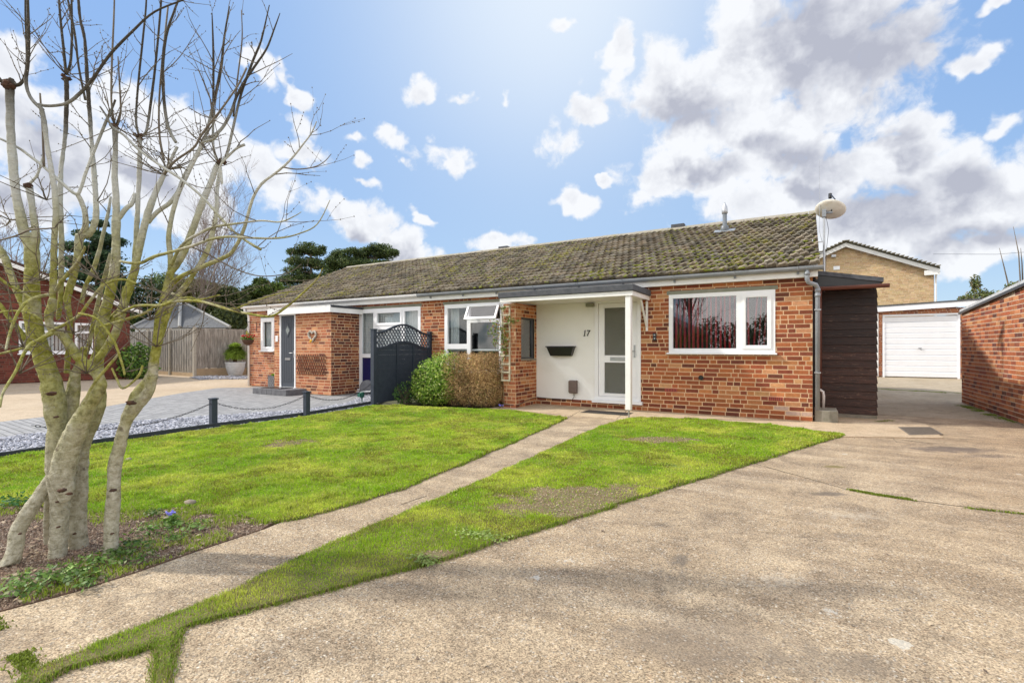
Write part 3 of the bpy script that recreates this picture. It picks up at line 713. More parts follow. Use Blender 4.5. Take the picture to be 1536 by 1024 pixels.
# slate chips on the neighbour's strip
def chips(name, poly, n, cols, size, label, parent=None, flat=.35, z=-.006, cat='gravel', gate=None):
    x, y, _ = sample_poly(poly, n); m = len(x)
    if gate is not None: k = gate(x, y); x, y = x[k], y[k]; m = len(x)
    base = np.array([(1, 0, 0), (0, 1, 0), (-1, 0, 0), (0, -1, 0), (0, 0, 1), (0, 0, -1)], float)
    th = rng.uniform(0, 2*np.pi, m); s = rng.uniform(.5, 1.3, m)*size; el = rng.uniform(.5, 1.0, m); tx = rng.uniform(-.5, .5, m)
    V = np.repeat(base[None], m, 0)*s[:, None, None]; V[:, :, 1] *= el[:, None]; V[:, :, 2] *= flat*rng.uniform(.6, 1.5, m)[:, None]
    V += rng.normal(0, .16, V.shape)*s[:, None, None]*np.array([1, 1, .5])
    V[:, :, 2] += V[:, :, 0]*tx[:, None]
    c, sn = np.cos(th)[:, None], np.sin(th)[:, None]; X = V[:, :, 0]*c-V[:, :, 1]*sn; Y = V[:, :, 0]*sn+V[:, :, 1]*c
    V[:, :, 0] = X+x[:, None]; V[:, :, 1] = Y+y[:, None]; V[:, :, 2] += (z+rng.uniform(.2, 1.0, m)*size*.5)[:, None]
    f = np.array([(0, 1, 4), (1, 2, 4), (2, 3, 4), (3, 0, 4), (1, 0, 5), (2, 1, 5), (3, 2, 5), (0, 3, 5)])
    F = ((np.arange(m)*6)[:, None, None]+f).reshape(-1, 3)
    cc = np.array(cols)[rng.integers(0, len(cols), m)]*rng.uniform(.8, 1.2, m)[:, None]
    o = npobj(name, V.reshape(-1, 3), F, M['chip'], parent, col=np.repeat(cc, 6, 0))
    if label: tag(o, label, cat, kind='stuff')
    return o
chips('slate_chips', GR, 42000, [(.38, .39, .43), (.28, .29, .33), (.17, .18, .21), (.55, .55, .59), (.45, .45, .49)], .021, 'pale blue-grey slate chippings beside the dark timber edging')
chips('slate_chips', gp([(285, 566), (300, 569), (372, 568), (372, 564), (300, 563)]), 2500, [(.2, .2, .22), (.3, .3, .33), (.4, .4, .42)], .04, 'grey slate pieces round the white ribbed pot')
chips('soil_clods', BED, 60000, [(.22, .145, .095), (.15, .10, .065), (.30, .22, .15), (.09, .06, .04), (.36, .29, .22)], .0065, 'crumbly brown soil clods under the bare tree', flat=.8, z=-.006, cat='soil')
chips('leaf_litter', BED, 1200, [(.28, .2, .12), (.2, .13, .08), (.38, .3, .2)], .014, 'dead leaf scraps on the soil under the bare tree', flat=.12, z=.006, cat='leaf litter')
def bald_at(x, y):
    B = np.zeros(len(x))
    for c, a, b in BALD:
        ex, ey = (x-c.x), (y-c.y); u = ex*CS+ey*SN; v = -ex*SN+ey*CS; q = (u/a)**2+(v/b)**2+(vnoise(x, y, 9, 3)-.5)*1.6; B = np.maximum(B, np.clip(1.4-q, 0, 1))
    return B > .25
chips('soil_clods', LR, 60000, [(.26, .17, .10), (.34, .24, .15), (.19, .12, .07), (.42, .33, .22)], .007, 'crumbs of dry soil in the bald patches of the lawn strip', flat=.6, z=.004, cat='soil', gate=bald_at)
chips('soil_clods', LL, 60000, [(.26, .17, .10), (.34, .24, .15), (.19, .12, .07)], .007, 'crumbs of dry soil in small bald patches of the left lawn', flat=.6, z=.004, cat='soil', gate=bald_at)
# straggling grass reaching into the bed
def bed_grass():
    x, y, _ = sample_poly(BED, 110000); d = -x*SN+y*CS
    edge = np.clip(1-(np.abs(x-G(150, 768).x)*.0+np.abs((y-(G(0, 755).y+(x-G(0, 755).x)*((G(400, 775).y-G(0, 755).y)/(G(400, 775).x-G(0, 755).x)))))/.35), 0, 1)
    far_r = np.clip((x-G(230, 800).x)/.7, 0, 1); p = np.maximum(edge*.8, far_r*.75)*(vnoise(x, y, 7, 91) > .42); k = rng.random(len(x)) < p; x, y = x[k], y[k]; m = len(x)
    col = np.array([.26, .36, .03])*rng.uniform(.6, 1.5, m)[:, None]; st = rng.random(m) < .25; col[st] = [.42, .35, .2]
    V, F, Cc = blades(x, y, rng.uniform(.008, .035, m), np.full(m, .004), col, 1.1, .0)
    o = npobj('grass', V, F, M['grassblade'], col=Cc); tag(o, 'straggling grass creeping into the soil bed', 'grass', kind='stuff')
bed_grass()

chips('leaf_litter', [(-2.6, 1.2), (2.5, .5), (3, 9), (-2, 8)], 260, [(.28, .2, .12), (.14, .10, .07), (.38, .3, .2)], .009, 'scraps of dead leaf scattered on the driveway', flat=.15, z=-.008, cat='leaf litter')
# ------------------------------------------------------------------ leaf clouds
def leafcloud(name, centers, n, size, pal, parent=None, loc=(0, 0, 0), mat='leaf', shell=.55, aspect=.55, droop=0.0, up=0.0, gapf=0, seed=1, zcut=None):
    """small leaf faces spread through ellipsoids (cx,cy,cz,rx,ry,rz)"""
    w = np.array([c[3]*c[4]*c[5] for c in centers])**(2/3); w /= w.sum(); idx = rng.choice(len(centers), n, p=w); c = np.array([q[:6] for q in centers])[idx]
    v = rng.normal(size=(n, 3)); v /= np.linalg.norm(v, axis=1)[:, None]; r = (shell+(1-shell)*rng.random(n)**.6)
    r = r*(1+rng.normal(0, .07, n)); p = c[:, :3]+v*c[:, 3:6]*r[:, None]
    if gapf:
        q = np.sin(p[:, 0]*gapf+seed)+np.sin(p[:, 1]*gapf*1.1+seed*2)+np.sin(p[:, 2]*gapf*1.3+seed*3)+rng.normal(0, .5, n); k = q > -.6; p = p[k]; v = v[k]
    if zcut is not None: k = p[:, 2] > zcut; p = p[k]; v = v[k]
    n = len(p); nr = v*.7+rng.normal(0, .6, (n, 3)); nr[:, 2] += up; nr /= np.linalg.norm(nr, axis=1)[:, None]
    a = np.cross(nr, rng.normal(size=(n, 3))); a[:, 2] -= droop; a /= np.linalg.norm(a, axis=1)[:, None]; b = np.cross(nr, a)
    s = (size*rng.uniform(.6, 1.4, n))[:, None]
    V = np.stack([p-a*s, p+b*s*aspect, p+a*s, p-b*s*aspect], 1).reshape(-1, 3); F = np.arange(n*4).reshape(-1, 4)
    pc = np.array([x for x, _ in pal]); pw = np.array([w for _, w in pal], float); pw /= pw.sum()
    cl = pc[rng.choice(len(pc), n, p=pw)]
    pa = vnoise(p[:, 0]+p[:, 2]*.7, p[:, 1]+p[:, 2]*.3, 1.2/max(.3, np.mean(c[:, 3])), seed)[:, None]
    cl = cl*(.65+.7*pa)*rng.uniform(.8, 1.2, n)[:, None]
    return npobj(name, V, F, M[mat], parent, loc, np.repeat(cl, 4, 0))
# ------------------------------------------------------------------ bungalows
YF = 9.37; XR = .08; XP = -8.06; XL = -15.15; YB = 17.4; YRIDGE = 13.4; YEAVE = 9.17; ZEAVE = 2.50
SL = (4.26-ZEAVE)/(YRIDGE-YEAVE); PIT = math.atan(SL)
def roofz(y): return ZEAVE+(min(y, 2*YRIDGE-y)-YEAVE)*SL
def tile_mat():
    m, T, b, oc, out = newmat('mossy_concrete_tiles'); at = T.n('ShaderNodeAttribute', attribute_name='Col')
    n1 = T.noise(oc, 30, 6, .7); k = T.m('ADD', T.m('MULTIPLY', n1, .9), .55)
    col = T.mix(1.0, at.outputs['Color'], T.n('ShaderNodeCombineXYZ', i_0=k, i_1=k, i_2=k).outputs[0], 'MULTIPLY')
    li = T.n('ShaderNodeMapRange', i_Value=T.noise(oc, 45, 4, .7), i_1=.60, i_2=.7, i_4=.55).outputs[0]
    col = T.mix(li, col, (.40, .38, .33, 1))
    mk = T.m('ADD', T.m('MULTIPLY', T.noise(oc, 11, 6, .75), .85), T.m('MULTIPLY', T.noise(oc, 1.1, 4, .6), .5))
    mf = T.n('ShaderNodeMapRange', i_Value=mk, i_1=.73, i_2=.80, i_4=.8).outputs[0]
    mc = T.ramp(T.noise(oc, 25, 3, .6), [(.35, (.19, .18, .035)), (.6, (.36, .32, .06))])
    col = T.mix(mf, col, mc)
    T.set(b.inputs['Base Color'], col); b.inputs['Roughness'].default_value = .93; b.inputs['Specular IOR Level'].default_value = .2
    setbump(T, b, T.m('ADD', n1, T.m('MULTIPLY', mf, .8)), .008); return m
M['tile'] = tile_mat()
def tiled_slope(name, x0, x1, parent, gauge=.27, front=True, per=.15, seg=10):
    n = int(round(math.hypot(YRIDGE-YEAVE, YRIDGE*SL-YEAVE*SL)/gauge)); Ls = math.hypot(YRIDGE-YEAVE, (YRIDGE-YEAVE)*SL); g = Ls/n
    xs = np.arange(x0, x1+1e-6, per/seg); m = len(xs); V = []; F = []; Cc = []
    cp, sp = math.cos(PIT), math.sin(PIT); sgn = 1 if front else -1; ye = YEAVE if front else 2*YRIDGE-YEAVE
    rs = np.random.default_rng(5 if front else 6)
    for i in range(n):
        ph = per*.5*(i % 2)
        q = ((xs-x0+ph) % per)/per
        prof = .023*np.exp(-((q-.68)/.17)**2)+.023*np.exp(-((q+.32)/.17)**2)+.006*np.sin(q*np.pi)   # broad roll beside a flat pan
        prof = np.where(np.abs(q-.03) < .045, prof-.016, prof)
        tid = ((xs-x0+ph)/per).astype(int); nt = tid.max()+2
        lift = rs.normal(0, .0035, nt)[tid]; slip = rs.normal(0, .007, nt)[tid]; tilt = rs.normal(0, .004, nt)[tid]*(q-.5)
        base = np.array([.170, .150, .115])*rs.uniform(.5, 1.5, nt)[tid][:, None]*np.array([1, 1, 1])
        warm = rs.random(nt)[tid][:, None]; base = base*(1+np.concatenate([warm*.12, warm*0, -warm*.12], 1))
        rows = []
        for (s, hh) in ((i*g-.012, -.004), (i*g-.014, .042), (i*g+.03, .045), ((i+1)*g+.01, .004)):
            ss = s+slip*(1 if s < (i+.5)*g else 0)
            h = hh+(prof+lift+tilt)*(1.0 if hh > 0 else 0.15)
            y = ye+sgn*(ss*cp-h*sp); z = ZEAVE+ss*sp+h*cp
            rows.append(np.stack([xs, y, z], 1))
        b = len(V)*m
        for r_i, rw in enumerate(rows):
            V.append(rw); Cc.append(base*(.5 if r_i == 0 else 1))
        for r in range(3):
            a = b+r*m+np.arange(m-1)
            f = np.stack([a, a+1, a+m+1, a+m], 1) if front else np.stack([a+1, a, a+m, a+m+1], 1); F.append(f)
    o = npobj(name, np.concatenate(V), np.concatenate(F), M['tile'], parent, col=np.concatenate(Cc)); return o
def moss_clumps(x0, x1, n, parent, name='moss'):
    mb = MB(); Ls = math.hypot(YRIDGE-YEAVE, (YRIDGE-YEAVE)*SL); cp, sp = math.cos(PIT), math.sin(PIT)
    X = rng.uniform(x0, x1, n*4); S = rng.uniform(.02, Ls-.1, n*4); f = fbm(X, S, .9, 77); k = (f+rng.normal(0, .1, n*4)) > .52
    for x, s in list(zip(X[k], S[k]))[:n]:
        s = round(s/.27)*.27+rnd.uniform(-.03, .09); r = rnd.uniform(.009, .026); h = .03
        mb.blob((x, YEAVE+s*cp-h*sp, ZEAVE+s*sp+h*cp), r*rnd.uniform(1, 2.2), r, r*.7, 6, 4, .3)
    o = obj(name, mb, M['moss'], parent); o['kind'] = 'stuff'; return o
def ridge(x0, x1, parent):
    mb = MB(); x = x0
    while x < x1-.05:
        L = min(.45, x1-x); z = 4.24+rnd.uniform(-.004, .004); y = YRIDGE
        pts = []
        for k in range(9):
            t = math.pi*k/8; pts.append((y-.125*math.cos(t), z+.115*math.sin(t)-.02))
        inner = [(y+(a-y)*.8, z+(b-z)*.8) for a, b in reversed(pts)]
        mb.prismv([Vector((x, a, b)) for a, b in pts+inner], (L-.008, 0, 0)); x += L
    obj('ridge_tiles', mb, simple('ridge_tile_concrete', (.36, .33, .27), (.24, .22, .18), 18, .95, .006, 50, dirt=(.25, .24, .06), dscale=5, damt=.6), parent)
def gutter(mb, x0, x1, y, z, r=.056):
    pts = [(y+r*math.cos(t), z-r*math.sin(t)) for t in [math.pi*k/10 for k in range(11)]]
    pts2 = [(y+(r-.006)*math.cos(t), z-(r-.006)*math.sin(t)) for t in [math.pi*k/10 for k in range(10, -1, -1)]]
    pts = pts+[(y-r, z+.012)]+[(y-r+.006, z+.012)]+pts2
    mb.prismv([Vector((x0, a, b)) for a, b in pts], (x1-x0, 0, 0))

def frame_rect(mb, x0, x1, z0, z1, w, y, dep=.06):
    mb.box(x0, x0+w, y, y+dep, z0, z1).box(x1-w, x1, y, y+dep, z0, z1).box(x0+w, x1-w, y, y+dep, z0, z0+w).box(x0+w, x1-w, y, y+dep, z1-w, z1)
def folds(x0, x1, z0, z1, y, amp=.02, per=.09, col=None):
    mb = MB(); n = int((x1-x0)/.012); b = 0; vs = []
    for k in range(n+1):
        x = x0+(x1-x0)*k/n; yy = y+amp*math.sin(2*math.pi*x/per+math.sin(x*9)*1.2)
        vs += [(x, yy, z0), (x, yy, z1)]
    mb.add(vs, [(2*k, 2*k+2, 2*k+3, 2*k+1) for k in range(n)]); return mb

def window(par, x0, x1, z0, z1, y, cells, glass='glass', curtain=None, sill=True, casements=(), label=None):
    """cells: clear rectangles (x0,x1,z0,z1); bars fill the rest. frame is the part, panes and sill its pieces"""
    fr = MB()
    holes = [c[:4] for c in cells]
    for (a, b, c, d) in rect_minus((x0, x1, z0, z1), holes): fr.box(a, b, y, y+.065, c, d)
    w = obj('window', fr, M['pvc'], par, bevel=.0)
    if label: w['label'] = label
    for c in cells:
        gm = c[4] if len(c) > 4 else glass
        if gm == 'open': continue
        g = MB().box(c[0]-.004, c[1]+.004, y+.028, y+.034, c[2]-.004, c[3]+.004); obj('pane', g, M[gm], w)
    for (a, b, c, d) in casements:
        cs = MB(); frame_rect(cs, a, b, c, d, .055, y-.014, .013); cs2 = MB(); frame_rect(cs2, a+.052, b-.052, c+.052, d-.052, .012, y-.009, .03)
        cs.add(cs2.v, cs2.f); obj('casement', cs, M['pvc'], w, bevel=.003)
    if sill: obj('sill', MB().box(x0-.03, x1+.03, y-.06, y+.03, z0-.03, z0-.001), M['pvc'], w, bevel=.004)
    if curtain:
        for (a, b, c, d, kind) in curtain:
            if kind == 'net': obj('curtain', folds(a, b, c, d, y+.13), M['net'], w, smooth=True)
    return w

# ---- the near bungalow, number 17
H17 = empty('bungalow', (-4, 12.5, 0), 'red brick bungalow with number 17 by its glazed door and a flat porch roof', 'bungalow')
HN = empty('bungalow', (-11.6, 12.5, 0), 'attached left-hand bungalow with dark grey door and white gutter', 'bungalow')
ZW = 2.36
WBIG = (-2.18, -.45, 1.10, 2.155); WL = (-7.38, -5.36, .62, 2.20); DOOR = (-3.64, -2.70, .14, 2.13); PANEL = (-4.93, -3.64, .14, 2.2)
def stain17(u, z, c):
    # white bloom on the low bricks at the right corner
    if u > 7.65 and z < .2 and rnd.random() < .4: return (.46, .33, .27)
    if z < .3: return tuple(v*.85 for v in c)
    return c
B = Bricks()
def rel(r, x0): return (r[0]-x0, r[1]-x0, r[2], r[3])
holes = [rel(WBIG, XP), rel((WBIG[0]-.04, WBIG[1]+.04, 2.155, 2.225), XP), rel(WL, XP), rel((WL[0]-.05, WL[1], 2.20, 2.27), XP), rel(DOOR, XP), rel((PANEL[0], PANEL[1], PANEL[2], 2.36), XP), rel((DOOR[0], DOOR[1], 2.13, 2.36), XP)]
B.wall((XP, YF, 0), (1, 0, 0), (0, -1, 0), XR-XP, ZW, holes, PAL_RED, .1, header=.28, stain=stain17)
# gable end, facing right
gz = lambda u: roofz(YF+u)-.05
B.wall((XR, YF, 0), (0, 1, 0), (1, 0, 0), YB-YF-.1, 4.3, [(1.5, 2.4, 1.1, 2.1)], PAL_RED, .1, zmax=lambda u: roofz(YF+u)-.06, m0=.1)
B.build('wall', M['mortar'], H17)
# wing wall beside the porch with its narrow window
WW = Bricks(); YW = 8.49; XW0, XW1 = -5.21, -4.93; WN = (.22, .80, .96, 1.80)
WW.wall((XW1, YW, 0), (0, 1, 0), (1, 0, 0), YF-YW, 2.06, [(WN[0], WN[1], WN[2], WN[3])], PAL_RED, .14, header=.45, m0=.1)
WW.wall((XW0, YF, 0), (0, -1, 0), (-1, 0, 0), YF-YW, 2.06, [(YF-YW-WN[1], YF-YW-WN[0], WN[2], WN[3])], PAL_RED, .139, header=.3, m1=.1)
WW.wall((XW0, YW, 0), (1, 0, 0), (0, -1, 0), XW1-XW0, 2.06, [], PAL_LEFT, .1, header=.5)
WW.build('wing_wall', M['mortar'], H17)
wnf = MB()
ya, yb = YW+WN[0], YW+WN[1]
for (a, b, c, d) in rect_minus((ya, yb, WN[2], WN[3]), [(ya+.035, yb-.035, WN[2]+.035, WN[3]-.035)]): wnf.box(XW1-.09, XW1-.03, a, b, c, d)
w = obj('window', wnf, simple('dark_window_frame', (.05, .055, .06), (.08, .085, .09), 6, .5), H17); w['label'] = 'narrow side window of the porch wing wall'
lm_ = MB(); lm_.box(XW0+.01, XW1-.01, yb-.012, yb-.001, WN[2], WN[3]).box(XW0+.01, XW1-.01, ya+.001, ya+.012, WN[2], WN[3]).box(XW0+.01, XW1-.01, ya+.012, yb-.012, WN[3]-.012, WN[3]-.001).box(XW0+.0, XW0+.02, ya+.012, yb-.012, WN[2], WN[2]+.5)
obj('shade_lining', lm_, M['black'], w)  # black sheets added to darken the reveal, in place of shade
obj('pane', MB().box(XW1-.065, XW1-.06, ya+.03, yb-.03, WN[2]+.03, WN[3]-.03), M['glassside'], w)
obj('sill', MB().box(XW1-.1, XW1+.03, ya-.01, yb+.01, WN[2]-.03, WN[2]-.001), M['concrete_plain'], w)

# big window with red blinds
x0, x1, z0, z1 = WBIG; XM = -1.0
c1 = (x0+.07, XM-.045, z0+.075, z1-.07); c2 = (XM+.10, x1-.11, z0+.12, z1-.11)
wb = window(H17, x0, x1, z0, z1, YF-.012, [c1, c2], 'glassdark', casements=[(XM+.045, x1-.055, z0+.065, z1-.055)], label='wide white window with red vertical blinds')
bl = MB()
u = x0+.1; k = 0
while u < x1-.1:
    ang = R_(rnd.uniform(70, 80)); lean = rnd.uniform(-.01, .01)+(.05 if u > -.85 and u < -.62 else 0)
    hw = .042; dx, dy = math.cos(ang)*hw, math.sin(ang)*hw
    a = Vector((u, YF+.16, z0+.03)); b = Vector((u+lean, YF+.16, z1-.06)); o_ = Vector((dx, dy, 0))
    t = Vector((0, .0008, 0)); bl.add([a-o_, a+o_, b+o_, b-o_, a-o_+t, a+o_+t, b+o_+t, b-o_+t], [(0, 1, 2, 3), (7, 6, 5, 4), (0, 4, 5, 1), (1, 5, 6, 2), (2, 6, 7, 3), (3, 7, 4, 0)])
    u += .076
bl.box(x0+.05, x1-.05, YF+.14, YF+.18, z1-.06, z1-.03)
obj('vertical_blind', bl, M['redblind'], wb)
obj('lintel', MB().box(WBIG[0]-.04, WBIG[1]+.04, YF-.008, YF+.08, 2.156, 2.224), M['lintel'], H17)
obj('lintel', MB().box(WL[0]-.05, WL[1], YF-.008, YF+.08, 2.201, 2.269), M['lintel'], H17)
# left window with a tilted open top light
x0, x1, z0, z1 = WL; a1, a2 = -6.69, -5.80
L1 = (x0+.09, a1-.04, 1.28, z1-.09); L2 = (x0+.09, a1-.04, z0+.08, 1.16); M1 = (a1+.06, a2-.06, z0+.08, 1.76); MT = (a1+.03, a2-.03, 1.83, z1-.06); RR = (a2+.06, x1-.05, 1.28, z1-.09); R2 = (a2+.06, x1-.05, z0+.08, 1.16)
wl = window(H17, x0, x1, z0, z1, YF-.01, [L1, L2, M1, RR, R2, MT+('open',)], 'glass', label='left window with its top light tilted open')
# the opening above M1 is empty: cut by rebuilding bars -> add open casement
tl = MB(); ang = R_(26); hx = Vector((a1+.02, YF-.03, z1-.05)); Hh = .37
dn = Vector((0, -math.sin(ang), -math.cos(ang))); nn = Vector((0, -math.cos(ang), math.sin(ang)))
def tb(u0, u1, v0, v1, th=.035):
    p = [hx+Vector((u, 0, 0))+dn*v for u, v in ((u0, v0), (u1, v0), (u1, v1), (u0, v1))]
    tl.prismv(p, nn*th)
Wd = a2-a1-.04
tb(0, Wd, 0, .05); tb(0, Wd, Hh-.05, Hh); tb(0, .05, .05, Hh-.05); tb(Wd-.05, Wd, .05, Hh-.05)
obj('top_light', tl, M['pvc'], wl, bevel=.003)
gl = MB(); p = [hx+Vector((u, 0, 0))+dn*v+nn*.015 for u, v in ((.05, .05), (Wd-.05, .05), (Wd-.05, Hh-.05), (.05, Hh-.05))]; gl.prismv(p, nn*.005); obj('pane', gl, M['glassdark'], wl)
obj('curtain', folds(x0+.06, x0+.33, z0+.05, z1-.05, YF+.15, .02, .08), M['net'], wl, smooth=True)
# things on the inside sill: white plastic bottle shape and standing iron hook
v = obj('vase', MB().lathe([(.045, 0), (.05, .08), (.035, .2), (.028, .28), (.034, .3)], (-5.98, YF+.16, 1.16), 14), M['concrete_plain'], None, loc=(-5.98, YF+.16, 1.16), smooth=True)
tag(v, 'small pale stone vase behind the glass of the left window', 'vase')
obj('window_board', MB().box(x0, x1, YF+.05, YF+.28, 1.12, 1.158), M['pvc'], wl)
# porch: white panel, front door
pn = obj('panel', MB().box(PANEL[0]+.004, PANEL[1]-.004, YF-.004, YF+.05, PANEL[2], 2.34), M['render'], H17); pn['label'] = 'smooth white panel beside the front door'
obj('cover_strip', MB().box(PANEL[1]-.004, PANEL[1]+.024, YF-.016, YF+.03, PANEL[2]+.0, 2.34), M['paint'], H17)
x0, x1, z0, z1 = DOOR
df = MB(); frame_rect(df, x0+.024, x1, z0+.03, z1, .07, YF-.02, .09); df.box(x0+.024, x1, YF-.018, YF+.07, z1, 2.34)
dfo = obj('door_frame', df, M['pvc'], H17)
obj('sill', MB().box(x0-.02, x1+.04, YF-.075, YF+.05, z0-.03, z0+.028), M['pvc'], dfo, bevel=.004)
lx0, lx1, lz0, lz1 = x0+.10, x1-.075, z0+.105, z1-.075
gu = (lx0+.12, lx1-.12, 1.04, lz1-.09); gl_ = (lx0+.12, lx1-.12, .30, .90)
dl = MB()
for (a, b, c, d) in rect_minus((lx0, lx1, lz0, lz1), [gu, gl_]): dl.box(a, b, YF-.005, YF+.045, c, d)
door = obj('door', dl, M['pvc'], H17); door['label'] = 'white front door with two frosted panes'
for g in (gu, gl_):
    obj('pane', MB().box(g[0]-.003, g[1]+.003, YF+.014, YF+.022, g[2]-.003, g[3]+.003), M['frosted'], door)
    bd = MB(); frame_rect(bd, g[0]-.014, g[1]+.014, g[2]-.014, g[3]+.014, .014, YF-.012, .012); obj('bead', bd, M['pvc'], door, bevel=.003)
ls = MB(); frame_rect(ls, lx0+.24, lx1-.20, .935, 1.005, .012, YF-.016, .011); ls.box(lx0+.252, lx1-.212, YF-.011, YF-.005, .947, .993)
obj('letter_slot', ls, M['steel'], door, bevel=.002)
hn = MB(); hn.box(lx1-.06, lx1-.03, YF-.015, YF-.005, 1.0, 1.24); hn.tube([(lx1-.045, YF-.015, 1.12), (lx1-.045, YF-.06, 1.12), (lx1-.15, YF-.065, 1.12)], .009, 8)
obj('handle', hn, M['steel'], door)
# canopy and post
XC0, XC1, YC = -5.16, -2.55, 8.30
cn = MB(); cn.box(XC0, XC1, YC, YF-.012, 2.09, 2.20)
can = obj('porch_roof', cn, M['paint'], H17, bevel=.003); can['label'] = 'flat felted porch roof'
obj('fascia', MB().box(XC0-.004, XC1+.02, YC-.022, YC-.001, 2.07, 2.15).box(XC1+.001, XC1+.02, YC-.001, YF-.012, 2.07, 2.15), M['paint'], can, bevel=.003)
fe = MB(); fe.box(XC0-.03, XC1+.045, YC-.05, YF-.014, 2.151, 2.262); obj('felt', fe, M['felt'], can, bevel=.012)
ps = MB(); ps.box(-2.66, -2.565, YC-.005, YC+.09, .13, 2.07); po = obj('porch_post', ps, M['paint'], H17, bevel=.006)
obj('pin', MB().tube([(-2.61, YC+.04, -.02), (-2.61, YC+.04, .14)], .014, 8), M['steel'], po)
bk = MB(); bk.box(XC1-.045, XC1-.01, YF-.055, YF-.014, 1.50, 2.06); bk.bar((XC1-.028, YF-.05, 1.58), (XC1-.028, YF-.42, 2.05), .03, .035)
obj('bracket', bk, M['paint'], H17, bevel=.003)
obj('porch_lamp', MB().box(-3.78, -3.62, YF-.10, YF-.006, 2.0, 2.065), M['lintel'], H17, bevel=.006)
db = MB(); db.box(-2.47, -2.405, YF-.03, YF-.006, 1.32, 1.46)
d1 = obj('doorbell', db, M['black'], H17, bevel=.008)
obj('button', MB().tube([(-2.437, YF-.03, 1.36), (-2.437, YF-.036, 1.36)], .014, 14), M['steel'], d1)
obj('button', MB().box(-2.452, -2.422, YF-.034, YF-.03, 1.41, 1.435), M['steel'], d1)
# number 17 in leaning italic strokes
nb = MB()
def stroke(pts, w, y=YF-.016, x=-3.86, z=1.425, sc=1.0, sh=.18):
    P = [Vector((x+(a+b*sh)*sc, y, z+b*sc)) for a, b in pts]; nb.tube(P, [q*sc for q in w] if hasattr(w, '__len__') else w*sc, 8)
stroke([(0, .085), (.022, .112), (.022, .06), (.022, 0)], [.005, .009, .010, .009]); stroke([(.004, 0), (.042, 0)], .006)
stroke([(.062, .088), (.066, .108), (.10, .102), (.128, .112), (.10, .06), (.085, 0)], [.005, .008, .009, .007, .009, .010])
obj('house_number', nb, M['number'], H17, smooth=True)
# air bricks, vents
def airbrick(x, z):
    mb = MB(); mb.box(x, x+.2155, YF-.012, YF-.003, z, z+.065)
    o = obj('air_brick', mb, simple('red_air_brick', (.45, .09, .06), (.38, .07, .05), 20, .8), H17)
    h = MB()
    for i in range(7):
        for j in range(2): h.box(x+.012+i*.029, x+.028+i*.029, YF-.0135, YF-.0121, z+.01+j*.026, z+.028+j*.026)
    obj('holes', h, M['black'], o)
airbrick(-2.25, .38); airbrick(-.55, .305)
vt = MB(); vt.tube([(-1.62, YF-.004, .655), (-1.62, YF-.035, .655)], .042, 18); obj('wall_vent', vt, M['black'], H17)
# roofs, fascia, gutters
tiled_slope('roof', XP+.002, .19, H17); tiled_slope('roof_slope', XP+.002, .19, H17, front=False); ridge(XP, .20, H17); moss_clumps(XP, .15, 2600, H17)
fs = MB(); fs.box(XP+.003, .13, YF-.12, YF-.095, 2.315, ZEAVE+.0); fs.box(XP+.003, .13, YF-.095, YF-.008, 2.315, 2.335)
fs.prismv([(.13, YF-.12, 2.315), (.13, YF-.12, 2.50), (.13, YRIDGE, 4.2), (.13, YRIDGE, 4.02), (.13, YF+.25, 2.315)], (.022, 0, 0))
obj('fascia', fs, M['paint'], H17)
g = MB(); gutter(g, XP, .21, YF-.175, 2.462); go = obj('gutter', g, M['greypipe'], H17, smooth=False)
for x in (-7.7, -6.75, -5.85, -4.9, -3.9, -3.0, -2.05, -1.05, -.12): 
    br = MB(); br.tube([(x, YF-.175-.06, 2.475), (x, YF-.175-.045, 2.43), (x, YF-.175, 2.40), (x, YF-.13, 2.43)], .009, 6); br.box(x-.018, x+.018, YF-.145, YF-.121, 2.36, 2.42); obj('gutter_bracket', br, M['greypipe'], go)
for x in (-4.02, .15): 
    for dx in (-.07, .07): br = MB(); gutter(br, x+dx-.008, x+dx+.008, YF-.175, 2.462, .061); obj('gutter_union', br, M['greypipe'], go)
dp = MB(); X0 = .045
dp.tube([(X0-.04, YF-.175, 2.43), (X0-.04, YF-.175, 2.27), (X0-.02, YF-.16, 2.22), (X0+.08, YF-.09, 2.185), (X0+.105, YF-.055, 2.13), (X0+.105, YF-.05, 2.05), (X0+.105, YF-.05, .20)], .034, 12)
for z in (2.36, 2.02, 2.10): dp.tube([(X0+(-.04 if z > 2.2 else .105), YF-(.175 if z > 2.2 else .05), z-.025), (X0+(-.04 if z > 2.2 else .105), YF-(.175 if z > 2.2 else .05), z+.025)], .040, 12)
dpo = obj('downpipe', dp, M['greypipe'], H17, smooth=True)
for z in (1.78, .78): obj('pipe_clip', MB().box(X0+.06, X0+.15, YF-.09, YF-.0, z, z+.02), M['steel'], dpo)
# flue on the roof
fl = MB(); fp = Vector((-1.62, 12.35, roofz(12.35)))
fl.lathe([(.085, -.05), (.085, .14), (.06, .17), (.046, .18), (.046, .48)], fp, 18)
fo = obj('flue', fl, [M['flue']], H17, smooth=True)
obj('cap', MB().lathe([(.050, .43), (.066, .45), (.066, .53), (.05, .60), (.02, .66), (.008, .70)], fp, 18), simple('aluminium_cap', (.5, .51, .53), (.4, .41, .43), 10, .4, metal=.7), fo, smooth=True)
obj('flashing', MB().obox(fp+Vector((0, -.03, .045)), (.22, 0, 0), Vector((0, math.cos(PIT), math.sin(PIT)))*.13, Vector((0, -math.sin(PIT), math.cos(PIT)))*.008), M['greypipe'], fo)
obj('ridge_vent', MB().box(-3.05, -2.72, YRIDGE-.08, YRIDGE+.1, 4.30, 4.40), M['felt'], H17, bevel=.01)
